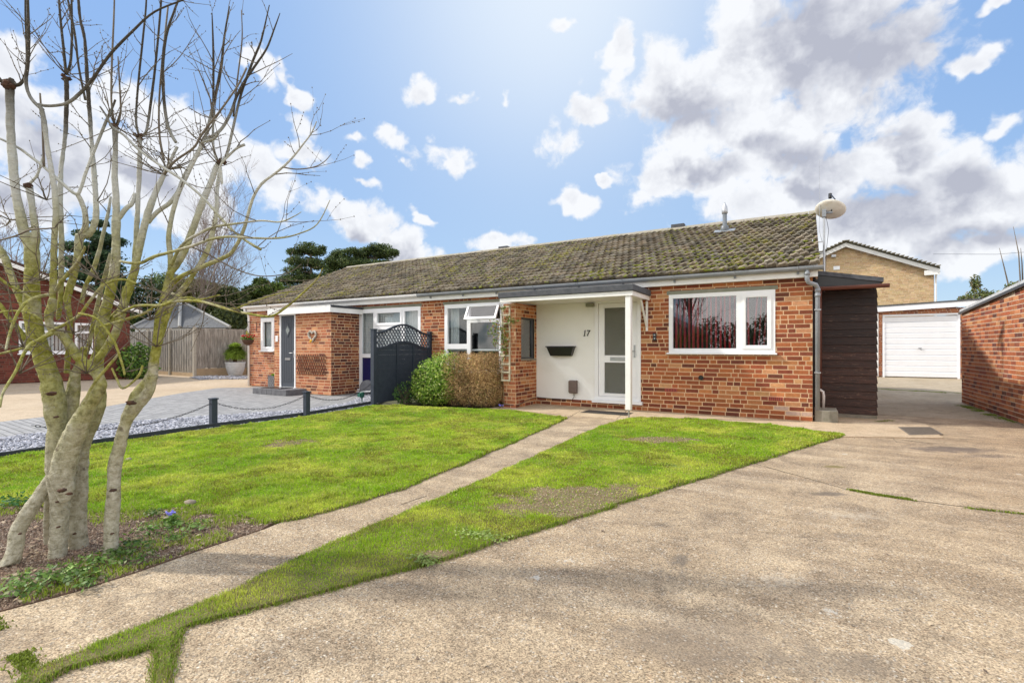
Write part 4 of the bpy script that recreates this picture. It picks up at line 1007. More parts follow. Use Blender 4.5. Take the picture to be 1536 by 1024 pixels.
# inside: floor, back wall, partitions so the rooms are dark behind the glass
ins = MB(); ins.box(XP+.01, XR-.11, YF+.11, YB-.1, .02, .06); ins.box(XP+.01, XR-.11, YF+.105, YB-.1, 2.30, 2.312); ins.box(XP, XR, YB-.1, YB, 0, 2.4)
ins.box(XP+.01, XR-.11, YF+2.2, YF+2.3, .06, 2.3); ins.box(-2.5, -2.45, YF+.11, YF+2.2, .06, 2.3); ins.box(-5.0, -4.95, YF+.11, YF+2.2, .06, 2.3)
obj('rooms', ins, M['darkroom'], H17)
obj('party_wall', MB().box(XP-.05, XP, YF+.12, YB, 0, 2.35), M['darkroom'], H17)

# ---- attached neighbour
WT = (-10.24, -8.12, .10, 2.20); WS = (-14.56, -13.89, 1.10, 2.10)
B = Bricks()
B.wall((XL, YF, 0), (1, 0, 0), (0, -1, 0), XP-XL-.0, ZW, [rel(WT, XL), rel((WT[0]-.0, WT[1]+.03, 2.20, 2.27), XL), rel(WS, XL), rel((WS[0]-.02, WS[1]+.02, 2.1, 2.17), XL), (2.7, 4.8, 0, 2.05)], PAL_LEFT, .1)
B.wall((XL, YB, 0), (0, -1, 0), (-1, 0, 0), YB-YF, 4.3, [], PAL_LEFT, .1, zmax=lambda u: roofz(YB-u)-.06, m1=.1)
B.build('wall', M['mortar_pale'], HN)
YP = 8.46; PX0, PX1 = -12.54, -10.25; ND = (-12.30, -11.63, .17, 2.07)
PB = Bricks()
PB.wall((PX0, YP, 0), (1, 0, 0), (0, -1, 0), PX1-PX0, 2.1, [rel((ND[0], ND[1], .02, 2.1), PX0)], PAL_LEFT, .1, header=.08)
PB.wall((PX1, YP, 0), (0, 1, 0), (1, 0, 0), YF-YP, 2.1, [], PAL_SHADE, .1, header=.4, m0=.1)  # shade of the right-hand side is put into the brick colours
PB.wall((PX0, YF, 0), (0, -1, 0), (-1, 0, 0), YF-YP, 2.1, [], PAL_LEFT, .1, m1=.1)
pw = PB.build('porch_wall', M['mortar'], HN)
obj('porch_roof', MB().box(PX0-.05, PX1+.14, YP-.14, YF-.012, 2.10, 2.19), M['paint'], HN)
cf = MB(); cf.box(PX0-.06, PX1+.16, YP-.165, YP-.141, 2.07, 2.23); cf.box(PX1+.141, PX1+.16, YP-.141, YF-.012, 2.07, 2.21); cf.box(PX0-.06, PX0-.05, YP-.141, YF-.012, 2.07, 2.23)
x = PX0
while x < PX1+.14: cf.box(x, x+.025, YP-.17, YP-.155, 2.225, 2.243); x += .055
obj('fascia', cf, M['paint'], HN)
obj('felt', MB().box(PX0-.05, PX1+.17, YP-.13, YF-.014, 2.191, 2.225).box(PX1+.143, PX1+.17, YP-.14, YF-.014, 2.211, 2.25), M['felt'], HN)
nf = MB(); nf.box(ND[0], ND[0]+.05, YP-.012, YP+.07, .14, 2.10).box(ND[1]-.05, ND[1], YP-.012, YP+.07, .14, 2.10).box(ND[0]+.05, ND[1]-.05, YP-.012, YP+.07, 2.05, 2.10)
nfo = obj('door_frame', nf, M['pvc'], HN); obj('sill', MB().box(ND[0]-.04, ND[1]+.04, YP-.08, YP+.07, .09, .139), M['pvc'], nfo)
nd = MB(); nd.box(ND[0]+.052, ND[1]-.052, YP+.012, YP+.055, .145, 2.045)
for i in range(5): nd.box(ND[0]+.10+i*.095, ND[0]+.185+i*.095, YP+.006, YP+.0119, .28, 1.98)
ndo = obj('door', nd, M['anthracite'], HN); ndo['label'] = 'dark grey door with a diamond light'
cx, cz = (ND[0]+ND[1])/2, 1.66
dm = MB(); dm.prismv([(cx-.12, YP-.004, cz), (cx, YP-.004, cz-.2), (cx+.12, YP-.004, cz), (cx, YP-.004, cz+.2)], (0, .009, 0)); obj('light_surround', dm, M['anthracite'], ndo)
dm = MB(); dm.prismv([(cx-.075, YP-.008, cz), (cx, YP-.008, cz-.125), (cx+.075, YP-.008, cz), (cx, YP-.008, cz+.125)], (0, .003, 0)); obj('pane', dm, simple('diamond_glass', (.30, .33, .33), (.2, .23, .22), 20, .1), ndo)
obj('letter_slot', MB().box(cx-.11, cx+.11, YP-.006, YP+.005, .86, .92), M['steel'], ndo)
obj('handle', MB().tube([(ND[1]-.085, YP+.0, 1.05), (ND[1]-.085, YP-.045, 1.05), (ND[1]-.20, YP-.05, 1.05)], .01, 8).box(ND[1]-.10, ND[1]-.07, YP-.002, YP+.005, .93, 1.12), M['steel'], ndo)
x0, x1, z0, z1 = WS
window(HN, x0, x1, z0, z1, YF-.01, [(x0+.12, x1-.12, z0+.12, z1-.12)], curtain=[(x0+.06, x1-.06, z0+.05, z1-.05, 'net')], casements=[(x0+.05, x1-.05, z0+.05, z1-.05)], label='small white window left of the porch')
x0, x1, z0, z1 = WT
u1, u2 = -9.66, -8.70
cells = [(x0+.10, u1-.06, 1.03, z1-.10), (x0+.10, u1-.06, z0+.09, .93, 'bluepanel'), (u1+.08, u2-.08, 1.82, z1-.12), (u1+.06, u2-.06, 1.03, 1.66), (u1+.06, u2-.06, z0+.09, .93, 'bluepanel'), (u2+.06, x1-.08, 1.03, z1-.10), (u2+.06, x1-.08, z0+.09, .93, 'bluepanel')]
window(HN, x0, x1, z0, z1, YF-.01, cells, curtain=[(x0+.05, x1-.05, .98, z1-.06, 'net')], casements=[(u1+.02, u2-.02, 1.76, z1-.06)], label='tall white window with dark blue lower panels')
obj('lintel', MB().box(WT[0], WT[1]+.03, YF-.008, YF+.08, 2.201, 2.269), M['lintel'], HN)
obj('lintel', MB().box(WS[0]-.02, WS[1]+.02, YF-.008, YF+.08, 2.101, 2.169), M['lintel'], HN)
tiled_slope('roof', XL-.13, XP-.002, HN); tiled_slope('roof_slope', XL-.13, XP-.002, HN, front=False); ridge(XL-.12, XP-.01, HN); moss_clumps(XL, XP, 1900, HN)
fs = MB(); fs.box(XL-.07, XP, YF-.12, YF-.095, 2.315, ZEAVE); fs.box(XL-.07, XP, YF-.095, YF-.008, 2.315, 2.335)
fs.prismv([(XL-.09, YF-.12, 2.315), (XL-.09, YF-.12, 2.50), (XL-.09, YRIDGE, 4.2), (XL-.09, YRIDGE, 4.02), (XL-.09, YF+.25, 2.315)], (.022, 0, 0))
obj('fascia', fs, M['paint'], HN)
g = MB(); gutter(g, XL-.14, XP-.002, YF-.175, 2.462); obj('gutter', g, M['whitepipe'], HN)
dp = MB(); dp.tube([(XL+.02, YF-.175, 2.42), (XL+.02, YF-.175, 2.33), (XL+.03, YF-.06, 2.22), (XL+.03, YF-.045, 2.1), (XL+.03, YF-.045, .0)], .034, 10); obj('downpipe', dp, M['whitepipe'], HN, smooth=True)
obj('ridge_vent', MB().box(XP-.3, XP+.02, YRIDGE-.08, YRIDGE+.1, 4.30, 4.37), M['felt'], HN)
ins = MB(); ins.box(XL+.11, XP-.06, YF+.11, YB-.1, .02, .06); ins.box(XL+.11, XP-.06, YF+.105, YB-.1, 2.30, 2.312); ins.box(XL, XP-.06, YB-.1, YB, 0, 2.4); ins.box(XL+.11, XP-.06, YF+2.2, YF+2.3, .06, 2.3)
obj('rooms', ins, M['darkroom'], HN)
pl = obj('number_plaque', MB().box(-12.47, -12.37, YP-.02, YP-.006, 1.36, 1.52), M['pvc'], HN)

# ---- small things at the two fronts
t = empty('post_box', (-4.35, YF-.1, 1.05), 'black trough-shaped post box on the white panel', 'post box')
mb = MB(); mb.prismv([(-4.62, YF-.14, 1.20), (-4.62, YF-.006, 1.20), (-4.62, YF-.006, 1.02), (-4.62, YF-.10, 1.02)], (.60, 0, 0))
bx = MB(); Y1 = YF-.006
bx.add([(-4.56, Y1, 1.02), (-4.10, Y1, 1.02), (-4.03, Y1, 1.20), (-4.63, Y1, 1.20), (-4.56, Y1-.09, 1.02), (-4.10, Y1-.09, 1.02), (-4.03, Y1-.13, 1.20), (-4.63, Y1-.13, 1.20)], [(0, 3, 2, 1), (4, 5, 6, 7), (0, 1, 5, 4), (1, 2, 6, 5), (3, 0, 4, 7), (2, 3, 7, 6)])
obj('trough', bx, M['black'], t, bevel=.006); obj('rim', MB().box(-4.645, -4.015, Y1-.145, Y1-.0, 1.201, 1.222), M['black'], t, bevel=.004)
t = empty('cable_box', (-4.05, YF-.05, .25), 'brown plastic cable box low on the white panel', 'cable box')
obj('case', MB().box(-4.14, -3.98, YF-.10, YF-.006, .27, .53), M['brownbox'], t, bevel=.012); obj('lid', MB().box(-4.145, -3.975, YF-.112, YF-.101, .29, .52), M['brownbox'], t, bevel=.006)
obj('cable', MB().tube([(-4.05, YF-.05, .27), (-4.05, YF-.04, .2), (-4.1, YF-.03, .13), (-4.5, YF-.015, .125), (-4.9, YF-.02, .145), (-4.92, YF-.3, .13), (-4.915, YW+.05, .05), (-5.0, YW-.02, .06), (-5.2, YW-.02, .07)], .006, 6), M['black'], t)
t = empty('door_mat', (-3.15, 8.75, 0), 'thin dark rubber door mat on the concrete before the white door', 'door mat')
mm = MB(); mm.box(-3.6, -2.72, 8.55, 8.98, -.009, -.001); obj('backing', mm, M['mat'], t)
mm = MB()
for i in range(22): mm.box(-3.58+i*.039, -3.56+i*.039, 8.57, 8.96, -.0005, .004)
obj('ribs', mm, M['black'], t)
# ladder trellis with climber at the wing wall
t = empty('trellis', (-5.2, YW-.03, .5), 'narrow pale wooden ladder trellis fixed to the brick pier', 'trellis')
def tl_ladder(x, z0, z1, w=.17):
    mb = MB()
    for s in (-1, 1): mb.box(x+s*w/2-.015, x+s*w/2+.015, YW-.045, YW-.025, z0, z1)
    n = int((z1-z0)/.15)
    for i in range(n+1): z = z0+.01+(z1-z0-.03)*i/n; mb.box(x-w/2-.02, x+w/2+.02, YW-.060, YW-.0455, z, z+.03)
    return mb
la = tl_ladder(-5.13, .52, 2.0); obj('ladder', la, M['trelliswood'], t)
t = empty('climbing_plant', (-5.15, YW-.1, .1), 'thin leafy climber on the pale trellis', 'climber')
mb = MB(); pts = []
for s in range(7):
    x = -5.14; y = YW-.07; z = .05 if s < 2 else rnd.uniform(.8, 1.3); P = []
    ex = rnd.uniform(-.35, .28)
    for i in range(9):
        P.append((x, y, z)); z += rnd.uniform(.08, .2)*(1 if z < 1.85 else 0); x += rnd.uniform(-.04, .04)+ex*.12; y += rnd.uniform(-.02, .012)
        x = min(max(x, -5.55), -4.85)
        pts.append(P[-1])
    mb.tube(P, [.006*(1-.08*i) for i in range(9)], 5)
obj('stem', mb, simple('climber_stem', (.16, .12, .06), (.1, .08, .04), 20, .8), t)
leafcloud('leaves', [(-5.12, YW-.12, 1.45, .16, .09, .32), (-5.35, YW-.12, 1.55, .18, .1, .22), (-4.98, YW-.08, 1.72, .2, .08, .08), (-5.15, YW-.1, 1.15, .12, .08, .18), (-5.3, YW-.14, 1.3, .1, .06, .1), (-5.16, YW-.1, 1.98, .08, .06, .06)], 520, .024,
          [((.12, .20, .03), 5), ((.20, .26, .06), 3), ((.28, .2, .08), 3), ((.4, .12, .05), 1), ((.35, .33, .12), 1)], t, shell=.1, seed=4)
# heart wreath, brown trellis on the neighbour's porch
t = empty('heart_wreath', (-10.85, YP-.03, 1.6), 'pale wicker heart with yellow flowers on the brick porch', 'wreath')
P = []
for i in range(33):
    a = 2*math.pi*i/32; hx_ = 16*math.sin(a)**3; hz = 13*math.cos(a)-5*math.cos(2*a)-2*math.cos(3*a)-math.cos(4*a); P.append((-10.93+hx_*.0092, YP-.03, 1.50+hz*.0092))
obj('wicker', MB().tube(P, .026, 8, jit=.25), M['wreath'], t)
for i in range(5): fm = MB(); fm.blob((-10.95+rnd.uniform(-.03, .03), YP-.06, 1.385+rnd.uniform(-.05, .05)), .026, .017, .026, 9, 5, .3); obj('flower', fm, M['yellow'], t)
t = empty('diamond_trellis', (-10.9, YP-.02, .5), 'brown expanding trellis low on the brick porch', 'trellis')
mb = MB(); X0, X1, Z0, Z1 = -11.55, -10.42, .50, 1.02
def clipseg(p, q):
    (x0, z0), (x1, z1) = p, q; t0, t1 = 0.0, 1.0; dx, dz = x1-x0, z1-z0
    for pp, qq in ((-dx, x0-X0), (dx, X1-x0), (-dz, z0-Z0), (dz, Z1-z0)):
        if abs(pp) < 1e-9:
            if qq < 0: return None
        else:
            r = qq/pp
            if pp < 0: t0 = max(t0, r)
            else: t1 = min(t1, r)
    if t0 >= t1: return None
    return (x0+t0*dx, z0+t0*dz), (x0+t1*dx, z0+t1*dz)
for i in range(-10, 20):
    for sgn in (-1, 1):
        a = X0+i*.09; s = clipseg((a, Z0 if sgn > 0 else Z1), (a+.30, Z0+.52 if sgn > 0 else Z0))
        if s: mb.bar((s[0][0], YP-.022-.006*sgn, s[0][1]), (s[1][0], YP-.022-.006*sgn, s[1][1]),   .008, .013, (0, -1, 0))
obj('lattice', mb, M['browntrellis'], t)
# step and pots
t = empty('door_step', (-12.0, YP-.35, 0), 'grey block step with black mat before the dark grey door', 'step')
ax = MB()
for i in range(7): ax.box(-12.55+i*.2, -12.36+i*.2, YP-.62, YP-.5, -.01, .135)
ax.box(-12.545, -11.17, YP-.499, YP-.02, -.01, .13); obj('blocks', ax, M['slateblock'], t, bevel=.005)
obj('mat', MB().box(-12.35, -11.6, YP-.52, YP-.1, .1305, .145), M['black'], t)
def pattern_pot():
    t = empty('patterned_pot', (-12.85, 8.92, 0), 'square dark pot with white diamond pattern beside the step', 'plant pot')
    mb = MB(); c = Vector((-12.9, 8.75, 0)); mb.obox(c+Vector((0, 0, .2)), (.15, 0, 0), (0, .15, 0), (0, 0, .2)); obj('pot', mb, M['darkpot'], t, bevel=.008)
    ln = MB()
    for i in range(3):
        x = c.x-.13+i*.087
        for j in range(3):
            z = .04+j*.11
            for (a, b) in (((0, .055), (.0435, 0)), ((.0435, 0), (.087, .055)), ((.087, .055), (.0435, .11)), ((.0435, .11), (0, .055))):
                ln.bar((x+a[0], c.y-.153, z+a[1]), (x+b[0], c.y-.153, z+b[1]), .004, .007, (0, -1, 0))
                ln.bar((c.x+.153, c.y-.13+i*.087+a[0], z+a[1]), (c.x+.153, c.y-.13+i*.087+b[0], z+b[1]), .004, .007, (1, 0, 0))
    obj('pattern', ln, M['plantpot'], t)
    leafcloud('plant', [(c.x, c.y, .42, .12, .12, .05)], 220, .03, [((.15, .3, .03), 3), ((.25, .35, .08), 1)], t, shell=.1)
pattern_pot()
bu = G(461, 588); t = empty('silver_shrub', (bu.x, bu.y, 0), 'small silvery white shrub by the grey step', 'shrub')
leafcloud('leaves', [(bu.x, bu.y, .12, .24, .2, .13)], 1500, .02, [((.6, .62, .55), 3), ((.45, .48, .38), 2), ((.3, .34, .22), 1)], t, shell=.3, zcut=-.01)
obj('stem', MB().tube([(bu.x, bu.y, -.01), (bu.x, bu.y, .12)], .012, 6), M['trelliswood'], t)
pp = G(353, 563); t = empty('ribbed_pot', (pp.x, pp.y, 0), 'big white ribbed pot with a spiky palm before the fence', 'plant pot')
prof = [(.22, 0)]
for i in range(7): z = .02+i*.072; r = .23+.14*math.sin((i+1)/8*1.7); prof += [(r, z), (r+.018, z+.025), (r, z+.055)]
prof += [(.40, .54), (.40, .58), (.36, .58), (.34, .5)]
obj('pot', MB().lathe(prof, (pp.x, pp.y, 0), 28), M['plantpot'], t, smooth=True)
obj('stem', MB().tube([(pp.x, pp.y, .45), (pp.x, pp.y, .95)], [.09, .07], 8, jit=.2), M['terracotta'], t)
n = 1700; th = rng.uniform(0, 2*np.pi, n); ph = np.arcsin(rng.uniform(-.6, 1, n)); L = rng.uniform(.38, .56, n); V = np.zeros((n, 5, 3))
d3 = np.stack([np.cos(ph)*np.cos(th), np.cos(ph)*np.sin(th), np.sin(ph)], 1); sd = np.stack([-np.sin(th), np.cos(th), 0*th], 1); c0 = np.array([pp.x, pp.y, 1.0])
V[:, 0] = c0-sd*.012; V[:, 1] = c0+sd*.012; V[:, 2] = c0+d3*(L*.6)[:, None]-sd*.03; V[:, 3] = c0+d3*(L*.6)[:, None]+sd*.03; V[:, 4] = c0+d3*L[:, None]; V[:, 4, 2] -= .08
V[:, 2:4, 2] += .02; b = (np.arange(n)*5)[:, None]; F = np.concatenate([b+np.array([0, 1, 3]), b+np.array([0, 3, 2]), b+np.array([2, 3, 4])], 1).reshape(-1, 3)
npobj('fronds', V.reshape(-1, 3), F, M['leaf'], t, col=np.repeat(np.array([.24, .34, .05])*rng.uniform(.5, 1.6, n)[:, None], 5, 0))
# hanging basket on a bracket at the far left corner
hb = onY(372, 508, 9.1); t = empty('hanging_basket', (hb.x, hb.y, 1.4), 'hanging basket of red flowers at the white downpipe', 'hanging basket')
obj('basket', MB().lathe([(.03, -.14), (.11, -.10), (.16, -.02), (.17, .03), (.14, .02)], (hb.x, hb.y, hb.z-.06), 16), M['terracotta'], t, smooth=True)
ch = MB()
for a in (0, 2.1, 4.2): ch.tube([(hb.x+.16*math.cos(a), hb.y+.16*math.sin(a), hb.z-.03), (hb.x, hb.y, hb.z+.42)], .004, 4)
ch.tube([(hb.x, hb.y, hb.z+.42), (hb.x, hb.y, hb.z+.52), (hb.x+.02, YF-.01, hb.z+.50), (hb.x+.02, YF-.01, hb.z+.25)], .008, 6); obj('bracket', ch, M['chain'], t)
leafcloud('foliage', [(hb.x, hb.y, hb.z+.02, .2, .2, .1)], 420, .025, [((.12, .25, .04), 3), ((.3, .35, .1), 1)], t, shell=.1)
for i in range(22): fm = MB(); a = rnd.uniform(0, 6.28); r = rnd.uniform(.05, .2); fm.blob((hb.x+r*math.cos(a), hb.y+r*math.sin(a), hb.z+.06+rnd.uniform(-.03, .06)), .028, .028, .02, 6, 4, .3); obj('flower', fm, M['red'], t)
leafcloud('yellow_spike', [(hb.x-.02, hb.y, hb.z+.16, .05, .05, .09)], 60, .02, [((.4, .4, .04), 1)], t, shell=.1)
# round stone leaning at the corner of the porch, green spike light
s = G(536, 592); t = obj('round_stone', MB().lathe([(.0, .0), (.15, 0), (.19, .02), (.19, .05), (.14, .07), (.0, .07)], (0, 0, 0), 18), M['slateblock'], None, loc=(0, 0, 0), smooth=True)
t.location = (s.x+.05, s.y+.28, .17); t.rotation_euler = (R_(70), 0, R_(20)); tag(t, 'round grey stone disc leaning against the porch corner', 'stone')
s = G(543, 603); t = empty('spike_light', (s.x, s.y, 0), 'small green garden spike light on the chippings by the fence panel', 'garden light')
obj('head', MB().lathe([(.03, .10), (.05, .12), (.055, .2), (.05, .22), (.0, .225)], (s.x, s.y, 0), 12), M['greenplastic'], t, smooth=True); obj('spike', MB().tube([(s.x, s.y, -.02), (s.x, s.y, .11)], [.006, .018], 8), M['greenplastic'], t)
obj('panel', MB().box(s.x-.06, s.x+.02, s.y-.075, s.y-.045, .12, .2), M['greenplastic'], t)

# ---- slate-blue fence panel with arched lattice
FX = -7.80; FY0, FY1 = 7.57, 9.28
t = empty('fence_panel', (FX, (FY0+FY1)/2, 0), 'slate-blue fence panel with arched lattice top beside the hedge', 'fence panel')
ps = obj('post', MB().box(FX-.045, FX+.045, FY0-.09, FY0, -.02, 1.56).box(FX-.055, FX+.055, FY0-.10, FY0+.01, 1.561, 1.585), M['fencepaint'], t)
ps = obj('post', MB().box(FX-.045, FX+.045, FY1, FY1+.07, -.02, 1.55).box(FX-.055, FX+.055, FY1-.005, FY1+.075, 1.551, 1.575), M['fencepaint'], t)
Lf = FY1-FY0
topz = lambda s: 1.50+.20*(.5-.5*math.cos(2*math.pi*s)) ; botz = lambda s: 1.17+.15*(.5-.5*math.cos(2*math.pi*s))
n = 24
for fz in (topz, botz):
    mb = MB()
    for i in range(n): s0, s1 = i/n, (i+1)/n; mb.bar((FX, FY0+Lf*s0, fz(s0)), (FX, FY0+Lf*s1+.003, fz(s1)), .045, .04, (0, 0, 1))
    obj('rail', mb, M['fencepaint'], t)
mb = MB()
for i in range(-9, 24):
    for sg in (-1, 1):
        # walk diagonal and keep what lies between the two curves
        seg = []; y = FY0+i*.095
        for k in range(40):
            yy = y+k*.0125; zz = (1.12+k*.016) if sg > 0 else (1.74-k*.016)
            s_ = (yy-FY0)/Lf
            if 0 <= s_ <= 1 and botz(s_)-.0 <= zz <= topz(s_): seg.append((yy, zz))
            elif seg: break
        if len(seg) > 1: mb.bar((FX+.006*sg, seg[0][0], seg[0][1]), (FX+.006*sg, seg[-1][0], seg[-1][1]), .012, .022, (1, 0, 0))
obj('lattice', mb, M['fencepaint'], t)
mb = MB(); z = .03
while z < 1.3:
    for i in range(n):
        s0, s1 = i/n, (i+1)/n; zt = min(z+.10, botz(s0)); 
        if zt-z > .01: mb.box(FX-.012, FX+.004+.008*((z*10) % 1), FY0+Lf*s0, FY0+Lf*s1, z, zt)
    z += .101
obj('boards', mb, M['fencepaint'], t)
mb = MB()
for s_ in (.02, .37, .68, .98): mb.box(FX+.0125, FX+.035, FY0+Lf*s_-.02, FY0+Lf*s_+.02, .03, botz(s_)-.02)
obj('batten', mb, M['fencepaint'], t)

# ---- hedges
def hedge(name, cs, n, size, pal, label, mat, aspect, seed, shell=.75, up=0):
    cx = np.mean([c[0] for c in cs]); cy = np.mean([c[1] for c in cs]); t = empty(name, (cx, cy, 0), label, 'hedge')
    leafcloud('foliage', cs, n, size, pal, t, mat=mat, aspect=aspect, shell=shell, seed=seed, up=up, zcut=0)
    mb = MB()
    for i in range(60):
        c = rnd.choice(cs); a = rnd.uniform(0, 6.28); b = rnd.uniform(.1, .8)
        mb.tube([(c[0]+rnd.uniform(-.1, .1), c[1]+rnd.uniform(-.1, .1), 0), (c[0]+c[3]*.5*b*math.cos(a), c[1]+c[4]*.5*b*math.sin(a), c[2]*.8), (c[0]+c[3]*.85*b*math.cos(a), c[1]+c[4]*.85*b*math.sin(a), c[2]+c[5]*.85*b)], [.012, .008, .003], 5)
    obj('stems', mb, simple('hedge_stem', (.12, .09, .06), (.08, .06, .04), 20, .9), t); return t
hedge('green_hedge', [(-6.82, 8.28, .46, .48, .46, .50), (-6.62, 8.5, .58, .46, .5, .52), (-6.95, 8.62, .42, .42, .42, .45), (-6.75, 8.2, .3, .5, .4, .33)], 14000, .024,
      [((.24, .38, .05), 5), ((.14, .26, .03), 4), ((.40, .50, .10), 3), ((.62, .64, .30), 1.6), ((.07, .14, .02), 3)], 'rounded green and yellow variegated hedge between fence panel and brown hedge', 'leaf', .5, 3)
hb_ = []
for x in (-6.25, -5.95, -5.62, -5.5):
    for y in (8.35, 8.7):
        for z in (.35, .74): hb_.append((x, y, z, .33, .33, .36))
hedge('brown_hedge', hb_, 52000, .017, [((.46, .30, .13), 5), ((.55, .38, .18), 3), ((.30, .18, .085), 4), ((.20, .12, .06), 3), ((.30, .30, .09), 1)], 'square clipped hedge of dry brown twigs left of the porch pier', 'dryleaf', .28, 5, .7, .3)
hx = G(560, 604); hedge('dark_shrub', [(-7.35, 8.0, .22, .28, .26, .24), (-7.15, 8.35, .3, .3, .3, .3)], 1800, .022, [((.06, .13, .03), 4), ((.10, .2, .04), 2), ((.03, .07, .02), 3)], 'low dark green shrub at the foot of the slate-blue panel', 'leaf', .5, 8)

# ---- dark edging, posts and chain
t = empty('timber_edging', (G(320, 642).x, G(320, 642).y, 0), 'dark timber edging board between lawn and chippings', 'edging')
mb = MB(); E = gp([(-200, 745), (0, 687), (160, 664), (320, 641), (460, 623), (562, 605)])
for a, b in zip(E[:-1], E[1:]): mb.bar(a+Vector((0, 0, .02)), b+Vector((0, 0, .02)), .03, .085)
obj('board', mb, M['edging'], t)
posts = [G(-60, 705), G(320, 640), G(460, 624), Vector((PX1+.02, YF-.3, 0))]
first = None
lab = {1: 'short dark post with cap at the lawn edge, left of the two', 2: 'short dark post with cap at the lawn edge, right of the two'}
for i in (1, 2):
    p = posts[i]
    if first is None:
        first = empty('chain_post', (p.x, p.y, 0), lab[1], 'post', 'short posts along the lawn edge')
        obj('shaft', MB().box(p.x-.042, p.x+.042, p.y-.042, p.y+.042, -.03, .41), M['fencepaint'], first, bevel=.004)
        obj('cap', MB().box(p.x-.053, p.x+.053, p.y-.053, p.y+.053, .411, .432), M['fencepaint'], first, bevel=.004)
    else:
        c = copy_tree(first); c.location = (p.x, p.y, 0); c['label'] = lab[i]
def chain(a, b, sag, label):
    n = int((b-a).length/.042); mb = MB()
    pt = lambda s: a.lerp(b, s)-Vector((0, 0, sag*4*s*(1-s)))
    for i in range(n):
        p, q = pt(i/n), pt((i+1.25)/n if i < n-1 else 1); d = (q-p); L = d.length; d.normalize(); up = Vector((0, 0, 1)) if i % 2 else d.cross(Vector((0, 0, 1))).normalized()
        P = [p+d*L*(.5+.5*math.cos(t_))+up*.011*math.sin(t_) for t_ in [2*math.pi*k/8 for k in range(9)]]; mb.tube(P, .0035, 4, cap=False)
    c = obj('chain', mb, M['chain'], None, loc=tuple(a)); tag(c, label, 'chain')
chain(Vector((posts[1].x, posts[1].y, .37)), Vector((posts[0].x-.3, posts[0].y+.6, .33)), .18, 'dark chain running left from the left short post')
chain(Vector((posts[1].x, posts[1].y, .37)), Vector((posts[2].x, posts[2].y, .37)), .17, 'dark chain slung between the two short posts')
chain(Vector((posts[2].x, posts[2].y, .37)), Vector((FX-.05, FY0-.05, .45)), .20, 'dark chain from the right short post to the fence panel')
rp = MB(); rp.tube([(FX-.05, FY0, .42), (FX-.7, FY0+.55, .24), (-9.2, YF-.6, .12), (-9.8, YF-.5, .08)], .012, 6); c = obj('rope', rp, M['net'], None, loc=(FX, FY0, .4)); tag(c, 'thin pale rope running from the fence panel to the ground', 'rope')

# ---- black timber shed with felt roof and brown gutter
def plank_mat():
    m, T, b, oc, out = newmat('black_stained_planks')
    mp = T.n('ShaderNodeMapping', i_Vector=oc, i_Scale=(1.2, 6, 14)); n = T.noise(mp.outputs[0], 3.5, 7, .7)
    mp2 = T.n('ShaderNodeMapping', i_Vector=oc, i_Scale=(2.0, 6, 30)); n2 = T.noise(mp2.outputs[0], 3, 6, .75)
    col = T.ramp(n, [(.3, (.012, .008, .007)), (.55, (.035, .017, .012)), (.75, (.075, .035, .022))])
    f = T.n('ShaderNodeMapRange', i_Value=n2, i_1=.60, i_2=.70, i_4=.85).outputs[0]; col = T.mix(f, col, (.36, .28, .22, 1))
    at = T.n('ShaderNodeAttribute', attribute_name='Col'); col = T.mix(1.0, col, at.outputs['Color'], 'MULTIPLY')
    T.set(b.inputs['Base Color'], col); b.inputs['Roughness'].default_value = .6; setbump(T, b, n, .006); return m
M['plank'] = plank_mat()
SX0, SX1, SY = .20, 1.0, 10.27
t = empty('timber_shed', (.6, SY+1, 0), 'lean-to store of black stained boards against the gable wall', 'shed')
V = []; F = []; Cc = []
def plank(x0, x1, y, z, h, k, ax=0):
    b = len(V); q = [(x0, y, z), (x1, y, z), (x1, y-.022, z), (x0, y-.022, z), (x0, y, z+h), (x1, y, z+h), (x1, y-.006, z+h), (x0, y-.006, z+h)]
    if ax: q = [(SX1+(y-p[1]), p[0], p[2]) for p in q]
    V.extend(q); Cc.extend([k]*8); F.extend([tuple(b+i for i in f) for f in ((0, 1, 2, 3), (7, 6, 5, 4), (3, 2, 6, 7), (0, 3, 7, 4), (1, 5, 6, 2), (0, 4, 5, 1))])
z = .06; i = 0
while z < 2.14:
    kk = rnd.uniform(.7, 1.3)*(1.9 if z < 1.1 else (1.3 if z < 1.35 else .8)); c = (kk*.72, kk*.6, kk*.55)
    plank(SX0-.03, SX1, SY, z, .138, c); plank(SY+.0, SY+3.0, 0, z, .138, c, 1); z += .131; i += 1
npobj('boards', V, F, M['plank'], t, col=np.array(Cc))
obj('corner_post', MB().box(SX1-.05, SX1-.002, SY+.002, SY+.05, .0, 2.2).box(SX0-.12, SX0-.031, SY-.0, SY+.05, 0, 2.2), M['black'], t)
obj('back_boards', MB().box(SX0-.1, SX1, SY+2.95, SY+3.0, 0, 2.2), M['black'], t)
obj('base', MB().box(SX0, SX1+.01, SY-.02, SY+3.0, -.02, .055), M['concrete_plain'], t)
rf = MB(); y0, y1 = SY-.38, SY+3.1
rf.prismv([(.09, y0, 2.43), (.09, y0, 2.50), (1.06, y0, 2.31), (1.06, y0, 2.24)], (0, y1-y0, 0)); ro = obj('roof', rf, M['felt'], t)
gb = MB(); gb.prismv([(.10, y0+.03, 2.22), (.10, y0+.03, 2.43), (1.02, y0+.03, 2.24), (1.02, y0+.03, 2.215)], (0, .02, 0)); obj('fascia', gb, M['black'], t)
gg = MB(); gutter(gg, .10, 1.13, y0-.04, 2.19, .05); g1 = obj('gutter', gg, M['brownpipe'], t)
